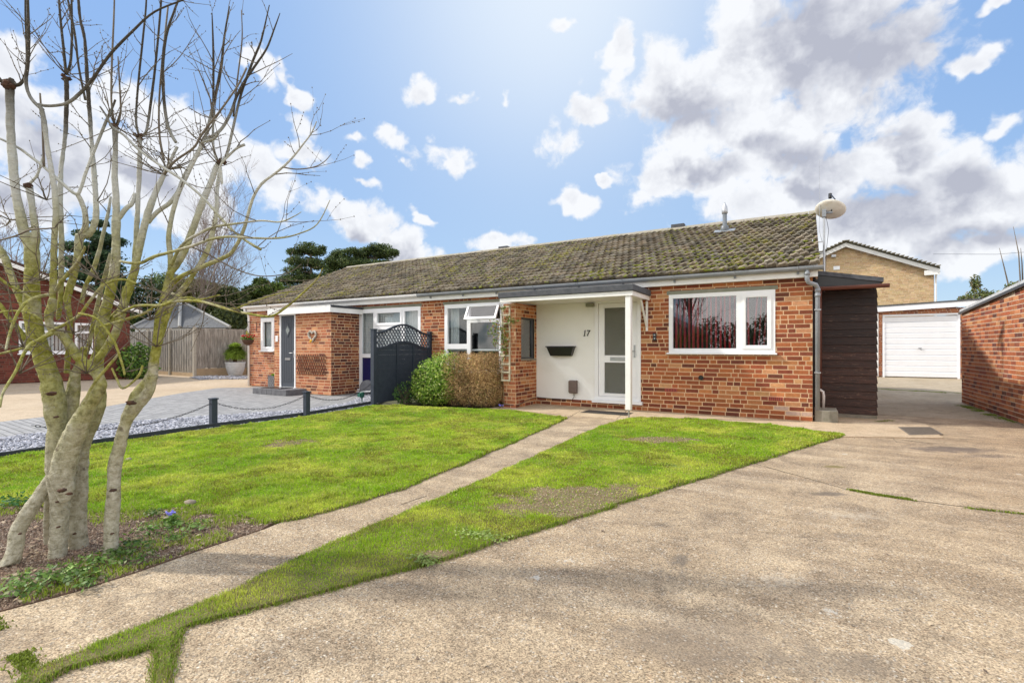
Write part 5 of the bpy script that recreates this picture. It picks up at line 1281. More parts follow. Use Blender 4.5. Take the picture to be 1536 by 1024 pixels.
gp_ = MB(); gp_.tube([(.19, y0-.04, 2.15), (.19, y0-.02, 2.08), (.19, y0+.05, 2.03), (.19, y0+.06, 1.9), (.19, y0+.06, .44)], .03, 10); obj('downpipe', gp_, M['brownpipe'], t, smooth=True)
wp = MB(); wp.tube([(.13, y0+.0, .47), (.20, y0-.02, .475), (.235, y0-.03, .45), (.245, y0-.03, .38), (.24, y0-.03, .17)], .022, 10); c = obj('waste_pipe', wp, M['whitepipe'], None, loc=(.2, y0, .2), smooth=True); tag(c, 'short white elbow pipe into the concrete gully block', 'pipe')
gy = MB(); gy.box(.11, .43, 9.42, 9.98, -.02, .18); c = obj('gully_block', gy, M['concrete_plain'], None, loc=(.25, 9.7, 0), bevel=.012); tag(c, 'mossy concrete gully block at the foot of the downpipes', 'concrete block')

# ---- satellite dish
P0 = Vector((.27, 10.62, 2.05)); top = Vector((.27, 10.62, 3.60))
t = empty('satellite_dish', tuple(P0), 'weathered satellite dish on a thin pole at the right gable', 'satellite dish')
obj('pole', MB().tube([P0, top], .019, 10), M['steel'], t)
obj('wall_bracket', MB().bar((.085, 10.62, 3.1), (.27, 10.62, 3.1), .02, .02).bar((.085, 10.62, 2.9), (.27, 10.62, 2.9), .02, .02).box(.082, .1, 10.57, 10.67, 2.85, 3.15), M['steel'], t)
c = top+Vector((.10, .10, .08)); fwd = Vector((-.10, .50, .82)).normalized(); sx = fwd.cross(Vector((0, 0, 1))).normalized(); sx = (sx-Vector((0, 0, .28))).normalized(); sy = fwd.cross(sx).normalized(); mb = MB(); vs = []; nr, na = 6, 28
for side in (0, .008):
    for i in range(nr+1):
        r = .245*i/nr
        for k in range(na): a = 2*math.pi*k/na; vs.append(c+sx*r*math.cos(a)+sy*r*.92*math.sin(a)+fwd*(r*r*1.0-.05+side))
b2 = (nr+1)*na; fs_ = []
for i in range(nr):
    for k in range(na):
        q = (i*na+k, i*na+(k+1) % na, (i+1)*na+(k+1) % na, (i+1)*na+k); fs_ += [q, tuple(b2+j for j in reversed(q))]
fs_ += [(nr*na+k, nr*na+(k+1) % na, b2+nr*na+(k+1) % na, b2+nr*na+k) for k in range(na)]
mb.add(vs, fs_); obj('dish', mb, M['dish'], t, smooth=True)
mb = MB(); mb.box(top.x-.03, top.x+.03, top.y-.05, top.y+.06, top.z-.06, top.z+.07); mb.tube([c-fwd*.05, c-fwd*.05-sy*.0+Vector((.02, -.03, -.02)), top+Vector((0, .02, .02))], .02, 8); obj('mount', mb, M['greypipe'], t)
mb = MB(); ed = c+sy*(-.22)+fwd*.03; mb.tube([c-fwd*.06, ed, ed+fwd*.28+sy*.12], .012, 6); e2 = ed+fwd*.28+sy*.12; mb.tube([e2, e2-fwd*.08+sy*.03], .03, 10); obj('arm', mb, M['black'], t)
obj('cable', MB().tube([top+Vector((.02, 0, 0)), top+Vector((.07, .0, -.3)), top+Vector((.03, 0, -.7)), top+Vector((.022, 0, -1.4))], .004, 5), M['black'], t)
obj('whip_aerial', MB().tube([(.24, 10.62, 3.1), (.2, 10.62, 3.3), (.2, 10.62, 4.6)], [.005, .004, .002], 5), M['steel'], t)

# ---- red brick garage at the right
GX = 2.90; GY0, GY1 = 4.2, 14.3
t = empty('brick_garage', (GX+1.6, 9.5, 0), 'red brick garage wall with pale coping along the right of the yard', 'garage')
gtop = lambda y: 1.93+(14.3-y)*.058
B = Bricks(); B.wall((GX, GY1, 0), (0, -1, 0), (-1, 0, 0), GY1-GY0, 2.6, [], PAL_GAR, .1, zmax=lambda u: gtop(GY1-u)-.02, header=.35, stain=lambda u, z, c: tuple(v*.6 for v in c) if z < .12 and rnd.random() < .6 else c)
B.wall((GX+3.0, GY1, 0), (-1, 0, 0), (0, 1, 0), 3.0-.1, 1.92, [], PAL_GAR, .1)
B.build('wall', M['mortar_pale'], t)
mb = MB(); mb.prismv([(GX-.05, GY1+.06, gtop(GY1)-.02), (GX-.05, GY1+.06, gtop(GY1)+.025), (GX-.05, GY0, gtop(GY0)+.025), (GX-.05, GY0, gtop(GY0)-.02)], (3.2, 0, 0)); obj('felt_edge', mb, M['black'], t)
mb = MB(); mb.prismv([(GX-.03, GY1+.04, gtop(GY1)+.026), (GX-.03, GY1+.04, gtop(GY1)+.085), (GX-.03, GY0, gtop(GY0)+.085), (GX-.03, GY0, gtop(GY0)+.026)], (3.1, 0, 0)); obj('roof', mb, simple('pale_felt_coping', (.58, .6, .62), (.48, .5, .52), 8, .9, .006, 60, dirt=(.15, .16, .16), dscale=4, damt=.5), t)

# ---- garage with white door
DY = 25.4
def XA(x, Y=DY): return onY(x, 522, Y).x
def ZA(x, y, Y=DY): return onY(x, y, Y).z
gx0, gx1 = XA(1290), XA(1470); t = empty('garage', ((gx0+gx1)/2, DY+2.5, 0), 'flat-roofed garage with white ribbed up-and-over door', 'garage')
d0, d1 = XA(1326), XA(1437); dz = 2.45
B = Bricks(); B.wall((gx0, DY, 0), (1, 0, 0), (0, -1, 0), gx1-gx0, 2.75, [(d0-gx0-.05, d1-gx0+.06, 0, dz+.08)], PAL_GAR, .1); B.build('wall', M['mortar_pale'], t)
mb = MB(); frame_rect(mb, d0-.05, d1+.06, -.1, dz+.09, .07, DY-.03, .08); obj('door_frame', mb, M['garagewhite'], t)
mb = MB(); z = .02; hh = (dz-.02)/11
for i in range(11):
    mb.prismv([(d0+.02, DY+.03, z), (d0+.02, DY-.0, z+.02), (d0+.02, DY-.012, z+hh-.022), (d0+.02, DY+.03, z+hh)], (d1-d0-.03, 0, 0)); z += hh
gd = obj('door', mb, M['garagewhite'], t); gd['label'] = 'white garage door with horizontal ribs'
cx = (d0+d1)/2; obj('handle', MB().box(cx-.05, cx+.05, DY-.05, DY-.012, 1.16, 1.2).tube([(cx, DY-.03, 1.18), (cx+.04, DY-.05, 1.1)], .012, 6), M['steel'], gd)
obj('fascia', MB().prismv([(gx0-.1, DY-.22, 2.63), (gx1+.1, DY-.22, 2.80), (gx1+.1, DY-.22, 3.0), (gx0-.1, DY-.22, 2.83)], (0, .03, 0)), M['garagewhite'], t)
obj('roof', MB().prismv([(gx0-.1, DY-.24, 2.835), (gx1+.1, DY-.24, 3.005), (gx1+.1, DY-.24, 3.06), (gx0-.1, DY-.24, 2.89)], (0, 5.5, 0)), M['greyroof'], t)
obj('side_wall', MB().box(gx0, gx0+.1, DY+.1, DY+5, 0, 2.7).box(gx1-.1, gx1, DY+.1, DY+5, 0, 2.7), M['mortar_pale'], t)
obj('downpipe', MB().tube([(d0-.22, DY-.06, 2.6), (d0-.22, DY-.06, .02)], .035, 8), M['whitepipe'], t)

# ---- two-storey yellow brick house behind
HY = 33.0; rx, rz = XA(1268, HY), ZA(1268, 366, HY); ex1, ez = XA(1408, HY), ZA(1408, 405, HY); ex0 = 2*rx-ex1
wx1 = XA(1401, HY); wx0 = 2*rx-wx1
t = empty('gable_house', (rx, HY+3, 0), 'two-storey buff brick house showing its white-edged gable', 'house')
sl_ = (rz-ez)/(ex1-rx)
B = Bricks(); B.wall((wx0, HY, 0), (1, 0, 0), (0, -1, 0), wx1-wx0, rz, [], PAL_YEL, .12, zmax=lambda u: rz-abs(wx0+u-rx)*sl_-.12, header=.25, z0=2.0); B.build('wall', M['mortar_pale'], t)
obj('side_wall', MB().box(wx1-.12, wx1, HY+.12, HY+7, 0, ez-.1).box(wx0, wx0+.12, HY+.12, HY+7, 0, ez-.1).box(wx0, wx1, HY+.0, HY+.12, 0, 1.99), M['mortar_pale'], t)
for s in (-1, 1):
    e = ex1 if s > 0 else ex0
    mb = MB(); mb.prismv([(rx, HY-.35, rz+.02), (e, HY-.35, ez+.02), (e, HY-.35, ez+.12), (rx, HY-.35, rz+.12)], (0, 8, 0)); obj('roof', mb, M['tile'] if False else simple('weathered_roof_tile', (.16, .15, .11), (.10, .095, .07), 12, .95, .02, 14, dirt=(.2, .2, .08), dscale=4), t)
    mb = MB(); mb.prismv([(rx, HY-.33, rz-.2), (e, HY-.33, ez-.2), (e, HY-.33, ez+.015), (rx, HY-.33, rz+.015)], (0, .04, 0)); 
    mb.box(e-.62*s, e, HY-.331, HY-.28, ez-.26, ez-.02); obj('barge_board', mb, M['paint'], t)
    V = MB()
    for i in range(22): q = i/22; V.obox((rx+(e-rx)*(q+.02), HY-.3, rz+(ez-rz)*(q+.02)+.13), (.09, 0, 0), (0, .3, 0), (0, 0, .018))
    obj('verge_tiles', V, M['concrete_plain'], t)
obj('downpipe', MB().tube([(ex1-.1, HY-.1, ez-.1), (wx1+.06, HY-.08, ez-.5), (wx1+.06, HY-.08, .2)], .045, 8), M['whitepipe'], t)
obj('vent_terminal', MB().box(XA(1250, HY), XA(1250, HY)+.3, HY-.05, HY-.009, ZA(1250, 405, HY), ZA(1250, 405, HY)+.2), M['pvc'], t)
lp = Vector((XA(1250, HY), HY-.15, ZA(1250, 384, HY))); obj('flood_light', MB().box(lp.x-.09, lp.x+.12, lp.y-.05, lp.y+.1, lp.z-.08, lp.z+.05), M['steel'], t)
# overhead wire
a, b = P3(1400, 381, 60), P3(1620, 372, 45); c = obj('overhead_wire', MB().tube([a, (a+b)/2-Vector((0, 0, .3)), b], .018, 4), M['black'], None, loc=tuple(a)); tag(c, 'thin dark wire crossing the sky right of the gable house', 'wire')

# ---- left: fence, slate-roofed building, brick house
def fence_run(a, b, n, zt, label, gravelboard=.3, first_post=True):
    a, b = Vector(a), Vector(b); d = (b-a); L = d.length; d.normalize(); nr = Vector((d.y, -d.x, 0))
    if nr.dot(Vector((SN, -CS, 0))) < 0: nr = -nr
    t = empty('board_fence', tuple((a+b)/2), label, 'fence', 'weathered board fences round the court'); bd = MB(); k = int(L/.115)
    for i in range(k):
        s = L*i/k; w = L/k*.5; off = .022 if i % 2 else 0
        bd.obox(a+d*(s+w)+nr*off+Vector((0, 0, (zt+gravelboard)/2+rnd.uniform(-.01, .01))), d*w*1.04, nr*.009, (0, 0, (zt-gravelboard)/2))
    obj('boards', bd, M['oldwood'], t); obj('gravel_board', MB().obox((a+b)/2+Vector((0, 0, gravelboard/2-.02)), d*L/2, nr*.03, (0, 0, gravelboard/2+.015)), M['sandboard'], t)
    for i in range(0 if first_post else 1, n+1):
        p = a+d*L*i/n+nr*.035; obj('post', MB().obox(p+Vector((0, 0, (zt+.06)/2)), d*.06, nr*.055, (0, 0, (zt+.06)/2+.03)), M['concpost'], t, bevel=.01)
    return t
def wood_mat():
    m, T, b, oc, out = newmat('weathered_grey_boards'); mp = T.n('ShaderNodeMapping', i_Vector=oc, i_Scale=(9, 9, .8)); n = T.noise(mp.outputs[0], 3, 6, .7)
    col = T.ramp(n, [(.35, (.12, .105, .09)), (.5, (.27, .24, .205)), (.68, (.45, .415, .365))]); T.set(b.inputs['Base Color'], col); b.inputs['Roughness'].default_value = .9; setbump(T, b, n, .006); return m
M['oldwood'] = wood_mat(); M['sandboard'] = simple('sandy_gravel_board', (.42, .31, .19), (.33, .24, .15), 5, .95, .004, 40); M['concpost'] = simple('concrete_post', (.42, .38, .31), (.32, .29, .24), 12, .95, .004, 60)
Fc = (-22.1, 11.3, 0)
fence_run((-31.5, 11.95, 0), Fc, 4, 1.98, 'weathered board fence left of the tall concrete corner post', .14, True)
fence_run(Fc, (-21.5, 15.5, 0), 2, 2.02, 'weathered board fence behind the white ribbed pot', .32, False)
# slate hipped roof beyond
t = empty('slate_roofed_house', tuple(P3(275, 500, 33)), 'low pale building with slate hipped roof behind the board fence', 'building')
ap_ = P3(272, 460, 35); A = P3(196, 492, 31); Bc = P3(345, 494, 30); Bc.z = A.z; dv = P3(285, 522, 1); dv.z = 0; dv.normalize(); mid = (A+Bc)/2
e3, e4 = Bc+dv*9, A+dv*9; ax_ = (A+Bc+e3+e4)/4; ax_.z = ap_.z+.1; f0 = mid-dv*1.2
mb = MB(); mb.add([A, Bc, e3, e4, ax_-(Bc-A)*.03, ax_+(Bc-A)*.06], [(0, 1, 5, 4), (1, 2, 5), (2, 3, 4, 5), (3, 0, 4), (0, 3, 2, 1)]); obj('roof', mb, M['greyroof'], t)
mb = MB()
for p, q in ((A, ax_-(Bc-A)*.03), (Bc, ax_+(Bc-A)*.06)): mb.tube([p+Vector((0, 0, .04)), q+Vector((0, 0, .05))], .09, 6)
mb.tube([mid+Vector((0, 0, .05)), (mid+ax_)/2+Vector((0, 0, .25)), ax_+Vector((0, 0, .08))], .1, 6)
obj('hip_tiles', mb, simple('pale_hip_tile', (.3, .3, .29), (.22, .22, .21), 10, .9), t)
ins_ = [A.lerp(ax_, .08), Bc.lerp(ax_, .08), e3.lerp(ax_, .08), e4.lerp(ax_, .08)]
mb = MB(); mb.prism([(p.x, p.y) for p in ins_], 0, A.z-.02); obj('wall', mb, simple('pale_blue_render', (.62, .68, .72), (.55, .6, .64), 2, .8), t)
# brick house at the left edge
BX = -23.0; t = empty('brick_house', (BX-3, 4.5, 0), 'dark red brick house with white windows behind the bare tree', 'house')
B = Bricks(); Y0b, Y1b = -2.0, 9.3; ry = 3.6; hz = lambda y: 2.75+(5.7-abs(y-ry))*.36
wins = [(onX(28, 500, BX).y, onX(106, 500, BX).y, 1.0, 2.1), (onX(112, 500, BX).y, onX(139, 500, BX).y, 1.0, 2.1)]
B.wall((BX, Y0b, 0), (0, 1, 0), (1, 0, 0), Y1b-Y0b, 5.2, [(w_[0]-Y0b, w_[1]-Y0b, w_[2], w_[3]) for w_ in wins], PAL_FAR, .12, zmax=lambda u: hz(Y0b+u)-.05, header=.3); B.build('wall', M['mortar_dark'], t)
for (a, b, c, d) in wins:
    mb = MB(); n = 2 if b-a > 1.6 else 1; cells = []
    for i in range(n):
        u0 = a+.07+(b-a-.07)*i/n; u1 = a+(b-a)*(i+1)/n-.07; cells += [(u0, u1, c+.08, c+.72), (u0, u1, c+.80, d-.08)]
    for (p, q, r, s) in rect_minus((a, b, c, d), cells): mb.box(BX-.04, BX+.03, p, q, r, s)
    wd = obj('window', mb, M['pvc'], t)
    obj('pane', MB().box(BX-.02, BX-.012, a+.05, b-.05, c+.05, d-.05), M['glass'], wd)
    bl = MB(); u = a+.1
    while u < b-.1: bl.box(BX-.16, BX-.158, u, u+.075, c, d); u += .1
    obj('blind', bl, M['net'], wd); obj('sill', MB().box(BX-.01, BX+.07, a-.04, b+.04, c-.04, c-.001), M['pvc'], wd)
for s in (-1, 1):
    ye = ry+s*6.0; mb = MB(); zr, ze = hz(ry), 2.75-.1
    mb.prismv([(BX+.3, ry, zr), (BX+.3, ye, ze), (BX+.3, ye, ze+.1), (BX+.3, ry, zr+.1)], (-9, 0, 0)); obj('roof', mb, simple('dark_brown_roof_tile', (.09, .05, .036), (.06, .035, .028), 12, .95, .02, 10), t)
    mb = MB(); mb.prismv([(BX+.3, ry, zr-.14), (BX+.3, ye, ze-.14), (BX+.3, ye, ze-.005), (BX+.3, ry, zr-.005)], (.03, 0, 0)); obj('barge_board', mb, M['paint'], t)
obj('rear_wall', MB().box(BX-8, BX-7.9, Y0b, Y1b, 0, 2.7).box(BX-7.9, BX-.13, Y1b-.1, Y1b, 0, 2.7).box(BX-7.9, BX-.13, Y0b, Y0b+.1, 0, 2.7), M['darkroom'], t)
sg = onX(170, 545, BX+.6); hedge('ivy_bush', [(BX+.5, 9.2, .6, .5, .5, .7), (BX+.4, 9.5, .9, .4, .5, .5), (BX+.5, 9.4, .35, .5, .6, .4)], 1500, .06, [((.10, .2, .03), 3), ((.2, .3, .06), 2), ((.04, .09, .02), 2)], 'dark ivy bush at the corner of the red brick house', 'leaf', .6, 12)
# cast manhole cover, small plants by the walls
mc = [G(1347, 640), G(1396, 640), G(1415, 651), G(1364, 652)]
t = empty('drain_cover', tuple(sum(mc, Vector())/4), 'cast iron drain cover set in the concrete near the shed', 'drain cover')
mb = MB(); mb.prism([(p.x, p.y) for p in mc], -.022, .001); obj('frame', mb, M['iron'], t)
mb = MB(); ce = sum(mc, Vector())/4; q = [ce.lerp(p, .9) for p in mc]
for i in range(9):
    for j in range(9):
        u, v = (i+.5)/9, (j+.5)/9; p = q[0].lerp(q[1], u).lerp(q[3].lerp(q[2], u), v); mb.obox((p.x, p.y, .002), (.02, .004*(1 if (i+j) % 2 else 4), 0), (-.004, .02*(.5 if (i+j) % 2 else .3), 0), (0, 0, .003))
obj('studs', mb, M['iron'], t)
# ------------------------------------------------------------------ bare pollarded tree in front
def bark_mat():
    m, T, b, oc, out = newmat('smooth_green_bark')
    n1 = T.noise(oc, 5, 6, .65); n2 = T.noise(oc, 28, 6, .7); n3 = T.noise(oc, 90, 4, .6); sep = T.n('ShaderNodeSeparateXYZ', i_0=oc)
    grey = T.ramp(n2, [(.32, (.22, .20, .13)), (.45, (.38, .35, .25)), (.62, (.54, .51, .40))])
    green = T.ramp(n2, [(.32, (.14, .14, .022)), (.45, (.26, .255, .042)), (.65, (.42, .41, .11))])
    # algae begins above knee height and thins out on the upper shoots
    hgt = T.n('ShaderNodeMapRange', i_Value=sep.outputs[2], i_1=.45, i_2=1.1).outputs[0]; hi = T.n('ShaderNodeMapRange', i_Value=sep.outputs[2], i_1=1.55, i_2=2.1, i_3=1.0, i_4=.1).outputs[0]
    f = T.m('MULTIPLY', T.m('MULTIPLY', hgt, hi), T.n('ShaderNodeMapRange', i_Value=n1, i_1=.33, i_2=.52).outputs[0])
    grey = T.mix(T.n('ShaderNodeMapRange', i_Value=sep.outputs[2], i_1=1.6, i_2=2.1).outputs[0], grey, (.58, .59, .55, 1))
    col = T.mix(f, grey, green)
    young = T.n('ShaderNodeMapRange', i_Value=T.m('ADD', sep.outputs[2], T.m('MULTIPLY', n1, .4)), i_1=2.5, i_2=2.85).outputs[0]; col = T.mix(young, col, (.07, .06, .045, 1))
    mp = T.n('ShaderNodeMapping', i_Vector=oc, i_Scale=(1, 1, 5)); ln = T.noise(mp.outputs[0], 12, 5, .7)
    col = T.mix(T.n('ShaderNodeMapRange', i_Value=ln, i_1=.58, i_2=.70, i_4=.5).outputs[0], col, (.12, .095, .055, 1))
    sp_ = T.vor(oc, 60); col = T.mix(T.n('ShaderNodeMapRange', i_Value=T.m('ADD', sp_, T.m('MULTIPLY', n2, .5)), i_1=.42, i_2=.30, i_4=.6).outputs[0], col, (.55, .53, .45, 1))
    col = T.mix(T.n('ShaderNodeMapRange', i_Value=T.noise(oc, 9, 4, .6), i_1=.66, i_2=.74, i_4=.8).outputs[0], col, (.07, .045, .03, 1))
    T.set(b.inputs['Base Color'], col); b.inputs['Roughness'].default_value = .85; b.inputs['Specular IOR Level'].default_value = .25
    setbump(T, b, T.m('ADD', T.m('MULTIPLY', n2, 1.0), T.m('ADD', T.m('MULTIPLY', n3, .6), T.m('MULTIPLY', ln, .8))), .012); return m
M['bark'] = bark_mat()
M['twig'] = simple('dark_twig_bark', (.10, .075, .055), (.20, .17, .12), 14, .85, .003, 60)
M['wound'] = simple('bark_wound', (.11, .05, .025), (.05, .03, .02), 30, .95, .008, 60)
def smooth_path(pts, sub=4):
    """Catmull-Rom through (Vector, r)"""
    out = []
    n = len(pts)
    for i in range(n-1):
        p0, p1, p2, p3 = pts[max(i-1, 0)], pts[i], pts[i+1], pts[min(i+2, n-1)]
        for k in range(sub):
            t = k/sub; t2, t3 = t*t, t*t*t
            q = [0.5*((2*p1[0])+(-p0[0]+p2[0])*t+(2*p0[0]-5*p1[0]+4*p2[0]-p3[0])*t2+(-p0[0]+3*p1[0]-3*p2[0]+p3[0])*t3) for _ in (0,)][0]
            out.append((q, p1[1]+(p2[1]-p1[1])*t))
    out.append(pts[-1]); return out
trunk = MB(); limbs = MB(); twigs = MB(); TIPS = []
def limb(px, d, target, r0=None, tw=0, knob=False, dd=None, seg=10):
    """px: (x, y, r_px) in photo pixels standing at depth d (m); dd end depth"""
    n = len(px); P = []; x_ = px[0][0]
    for i, (x, y, r) in enumerate(px):
        q = d if dd is None else d+(dd-d)*i/(n-1)
        P.append((P3(x, y, q), r*q/FPX*((.86 if y > 590 else .78) if target is trunk else .70)))
    S = smooth_path(P, 5); pts = [p+Vector((rnd.gauss(0, .03), rnd.gauss(0, .03), rnd.gauss(0, .03)))*r for p, r in S]; rr = [r*(1+.035*math.sin(i*.45+x_)) for i, (_, r) in enumerate(S)]
    target.tube(pts, rr, seg)
    # buds and short side shoots
    if tw:
        for k in range(tw):
            i = rnd.randrange(max(1, len(pts)//4), len(pts)-1); grow(pts[i], (pts[i+1]-pts[i]).normalized(), rr[i])
    if knob: knobm.append((pts[-1], rr[-1]))
    return pts
knobm = []
def grow(p, a, r, L=None, depth=0):
    L = L or rnd.uniform(.08, .38); n = 5; q = Vector(p); v = (Vector((rnd.gauss(0, 1), rnd.gauss(0, 1), rnd.gauss(0, .5)))+a*.6+Vector((0, 0, .5))).normalized()
    P = [q.copy()]
    for i in range(n): v = (v+Vector((rnd.gauss(0, .14), rnd.gauss(0, .14), rnd.gauss(0, .1)+.05))).normalized(); q = q+v*L/n; P.append(q.copy())
    r0 = min(.0032, r*.5); twigs.tube(P, [r0*(1-.13*i) for i in range(n+1)], 4)
    for i in range(1, n+1):
        if rnd.random() < .6: twigs.blob(P[i]+Vector((rnd.uniform(-.003, .003), rnd.uniform(-.003, .003), 0)), .003, .003, .0045, 5, 3, .1)
    if depth < 1 and rnd.random() < .6: grow(P[2], v, r0, L*.5, depth+1)
    if depth < 1 and rnd.random() < .4: grow(P[3], v, r0, L*.4, depth+1)
# --- stems from the ground
limb([(12, 850, 14), (22, 825, 11.5), (27, 795, 12), (44, 766, 12), (60, 742, 10), (74, 718, 9), (88, 700, 8)], 2.72, trunk, dd=2.88, seg=14)
limb([(71, 815, 5), (70, 785, 5), (71, 755, 5), (76, 725, 7)], 3.0, trunk, dd=2.92)
limb([(86, 845, 15), (87, 820, 13), (89, 785, 13), (90, 750, 15), (86, 715, 16), (83, 680, 14), (85, 645, 14), (83, 610, 16), (78, 580, 18), (73, 560, 16), (66, 540, 15), (58, 515, 14), (51, 490, 14), (48, 455, 13), (48, 420, 12.5), (48, 390, 12), (47, 366, 11)], 2.84, trunk, dd=2.86, seg=16)
limb([(98, 752, 8), (97, 735, 14), (94, 708, 18), (101, 678, 19), (112, 652, 17), (122, 630, 15), (134, 606, 13), (146, 588, 12), (150, 572, 10), (144, 560, 9), (131, 549, 9), (117, 534, 9), (103, 515, 8.5), (92, 500, 8), (80, 495, 7.5), (73, 480, 7), (76, 464, 7.5), (80, 448, 7)], 2.80, trunk, dd=2.80, seg=14)
limb([(118, 828, 17), (116, 800, 14), (116, 765, 13.5), (118, 730, 14), (118, 695, 14), (124, 668, 12), (135, 645, 9.5), (144, 622, 10), (150, 600, 10), (149, 575, 9), (147, 552, 9), (149, 528, 9), (151, 500, 10), (155, 478, 10), (162, 452, 9.5), (168, 425, 9), (173, 395, 8.5), (174, 360, 7.5), (174, 330, 7.5)], 2.98, trunk, dd=3.02, seg=14)
limb([(101, 690, 9), (100, 650, 13), (104, 615, 14), (110, 585, 11), (113, 560, 8), (122, 540, 7), (128, 520, 7)], 2.93, trunk, dd=2.97, seg=12)
limb([(166, 842, 14), (167, 815, 11.5), (167, 785, 11), (170, 750, 11), (171, 722, 10), (173, 695, 10.5), (180, 665, 10), (188, 635, 9), (200, 612, 12), (212, 600, 11), (222, 588, 9.5), (228, 565, 9), (232, 535, 8.5), (237, 500, 8), (240, 472, 8), (248, 440, 7.5), (256, 408, 7)], 2.86, trunk, dd=2.95, seg=14)
limb([(196, 618, 9), (205, 592, 10), (219, 572, 7), (232, 548, 5.5), (240, 510, 5.5), (252, 470, 5.5), (268, 442, 5.5), (290, 412, 5), (309, 380, 5), (319, 350, 4.6), (325, 315, 4.4), (326, 283, 4), (331, 250, 3.5)], 2.92, trunk, dd=3.05)
limb([(128, 552, 7), (141, 542, 7), (156, 527, 7), (168, 508, 7.5), (176, 492, 8), (187, 452, 8), (199, 416, 7.5), (207, 380, 7), (217, 336, 6.5), (231, 294, 6), (246, 262, 5)], 2.88, trunk, dd=3.0)
limb([(137, 545, 6), (152, 512, 6.5), (166, 480, 6), (182, 460, 5), (188, 430, 5)], 3.02, limbs, dd=3.1)
# --- upper stems
limb([(47, 372, 10), (38, 355, 9), (33, 335, 8.5), (27, 305, 8), (22, 275, 7.5), (19, 240, 7.5), (16, 200, 7), (15, 160, 7), (14, 128, 8)], 2.86, trunk, dd=2.8, knob=True)
limb([(50, 372, 9), (54, 350, 6.5), (50, 325, 6), (47, 300, 6), (43, 280, 6.5)], 2.86, trunk, dd=2.9, knob=True)
limb([(79, 450, 6), (80, 425, 6.3), (81, 390, 5.8), (82, 350, 5.6), (84, 315, 5.2), (81, 280, 5), (76, 248, 4.8), (70, 212, 4.4), (64, 170, 4.2), (58, 158, 4)], 2.82, trunk, dd=2.75, tw=2)
limb([(64, 165, 3.6), (50, 152, 3.4), (42, 138, 3.3), (39, 120, 3.2), (42, 95, 3), (43, 60, 3), (42, 20, 2.6), (40, -60, 2)], 2.76, limbs, tw=6)
limb([(58, 157, 3), (75, 159, 3), (100, 155, 3.3), (120, 140, 3.2), (138, 120, 3), (165, 82, 2.8), (198, 48, 2.4), (232, 18, 2), (285, -4, 1.6), (340, -30, 1)], 2.76, limbs, tw=5)
limb([(66, 250, 2.5), (64, 195, 2), (60, 140, 1.6)], 2.8, twigs, seg=5)
limb([(100, 560, 5), (103, 520, 5), (105, 480, 5), (101, 450, 6.5), (106, 428, 6.5), (113, 405, 6.3), (117, 375, 6.5), (120, 352, 8)], 2.95, trunk, dd=2.95)
limb([(119, 356, 6), (128, 340, 5.5), (127, 318, 5), (121, 300, 4.6), (115, 290, 4)], 2.95, limbs, dd=2.9)
limb([(119, 354, 7), (134, 350, 6.5), (143, 332, 6), (144, 305, 5.2), (142, 270, 4.8), (139, 235, 4.4), (135, 180, 4), (131, 120, 3.6), (127, 60, 3.2), (119, 20, 2.8), (116, -50, 2.2)], 2.95, trunk, dd=3.05, tw=9)
limb([(0, 208, 2.2), (28, 222, 2.6), (50, 238, 3), (68, 252, 3), (90, 272, 3.2), (114, 291, 3.6), (122, 280, 3), (129, 258, 3), (143, 222, 3), (158, 185, 2.8), (167, 165, 2.4), (173, 150, 2)], 2.85, limbs, dd=2.95, tw=5)
limb([(87, 480, 4), (91, 440, 4.5), (92, 400, 5), (92, 350, 4.8), (90, 300, 4.6), (92, 250, 4.2), (98, 200, 4), (100, 150, 4), (99, 116, 5)], 3.05, trunk, dd=3.1, knob=True)
limb([(99, 112, 3), (96, 80, 2.6), (90, 20, 2.2), (86, -40, 1.8)], 3.1, limbs, tw=5)
limb([(99, 112, 3), (106, 92, 2.4), (108, 40, 2.2), (106, -40, 1.6)], 3.1, limbs, tw=3)
limb([(128, 150, 2.4), (118, 100, 2.2), (112, 50, 2.2), (100, -10, 2), (92, -60, 1.4)], 2.9, limbs, tw=3)
limb([(122, 455, 4), (128, 430, 4.2), (138, 410, 4.2), (148, 380, 4), (154, 354, 3.6), (162, 320, 3), (166, 295, 2.2)], 3.05, limbs, dd=3.1, tw=2)
limb([(133, 520, 4), (141, 480, 4.2), (149, 446, 4), (159, 408, 3.8), (166, 380, 3)], 3.1, limbs)
limb([(174, 332, 7), (174, 300, 6), (172, 262, 5.4), (173, 220, 5), (173, 190, 5.6)], 3.02, trunk, dd=3.0, knob=True, tw=1)
limb([(172, 188, 2.2), (167, 150, 1.8), (168, 90, 1.8), (171, 20, 1.6), (172, -40, 1)], 3.0, twigs, seg=6, tw=6)
limb([(176, 188, 2.4), (181, 165, 1.8), (179, 120, 1.6), (177, 85, 1)], 3.0, twigs, seg=6, tw=2)
limb([(150, 160, 1.6), (160, 175, 2), (168, 190, 2.4), (186, 203, 2.4), (205, 222, 2.4), (222, 235, 2.6), (246, 252, 3), (262, 262, 3), (281, 276, 2.8), (308, 300, 2.6), (341, 338, 2.6), (362, 356, 2.4), (380, 368, 2.8), (391, 374, 3.2)], 2.95, limbs, dd=2.8, tw=5)
limb([(176, 330, 5), (188, 314, 4.8), (198, 305, 4.4), (203, 290, 3.6)], 3.02, limbs, dd=3.06)
limb([(199, 415, 5), (203, 380, 5), (205, 340, 4.8), (207, 300, 4.6), (209, 255, 4.4), (210, 220, 4), (209, 205, 5)], 3.06, trunk, dd=3.06, knob=True)
limb([(208, 202, 2.4), (204, 180, 2.2), (207, 130, 2.2), (213, 70, 2), (219, 10, 1.8), (220, -40, 1.2)], 3.06, limbs, tw=6)
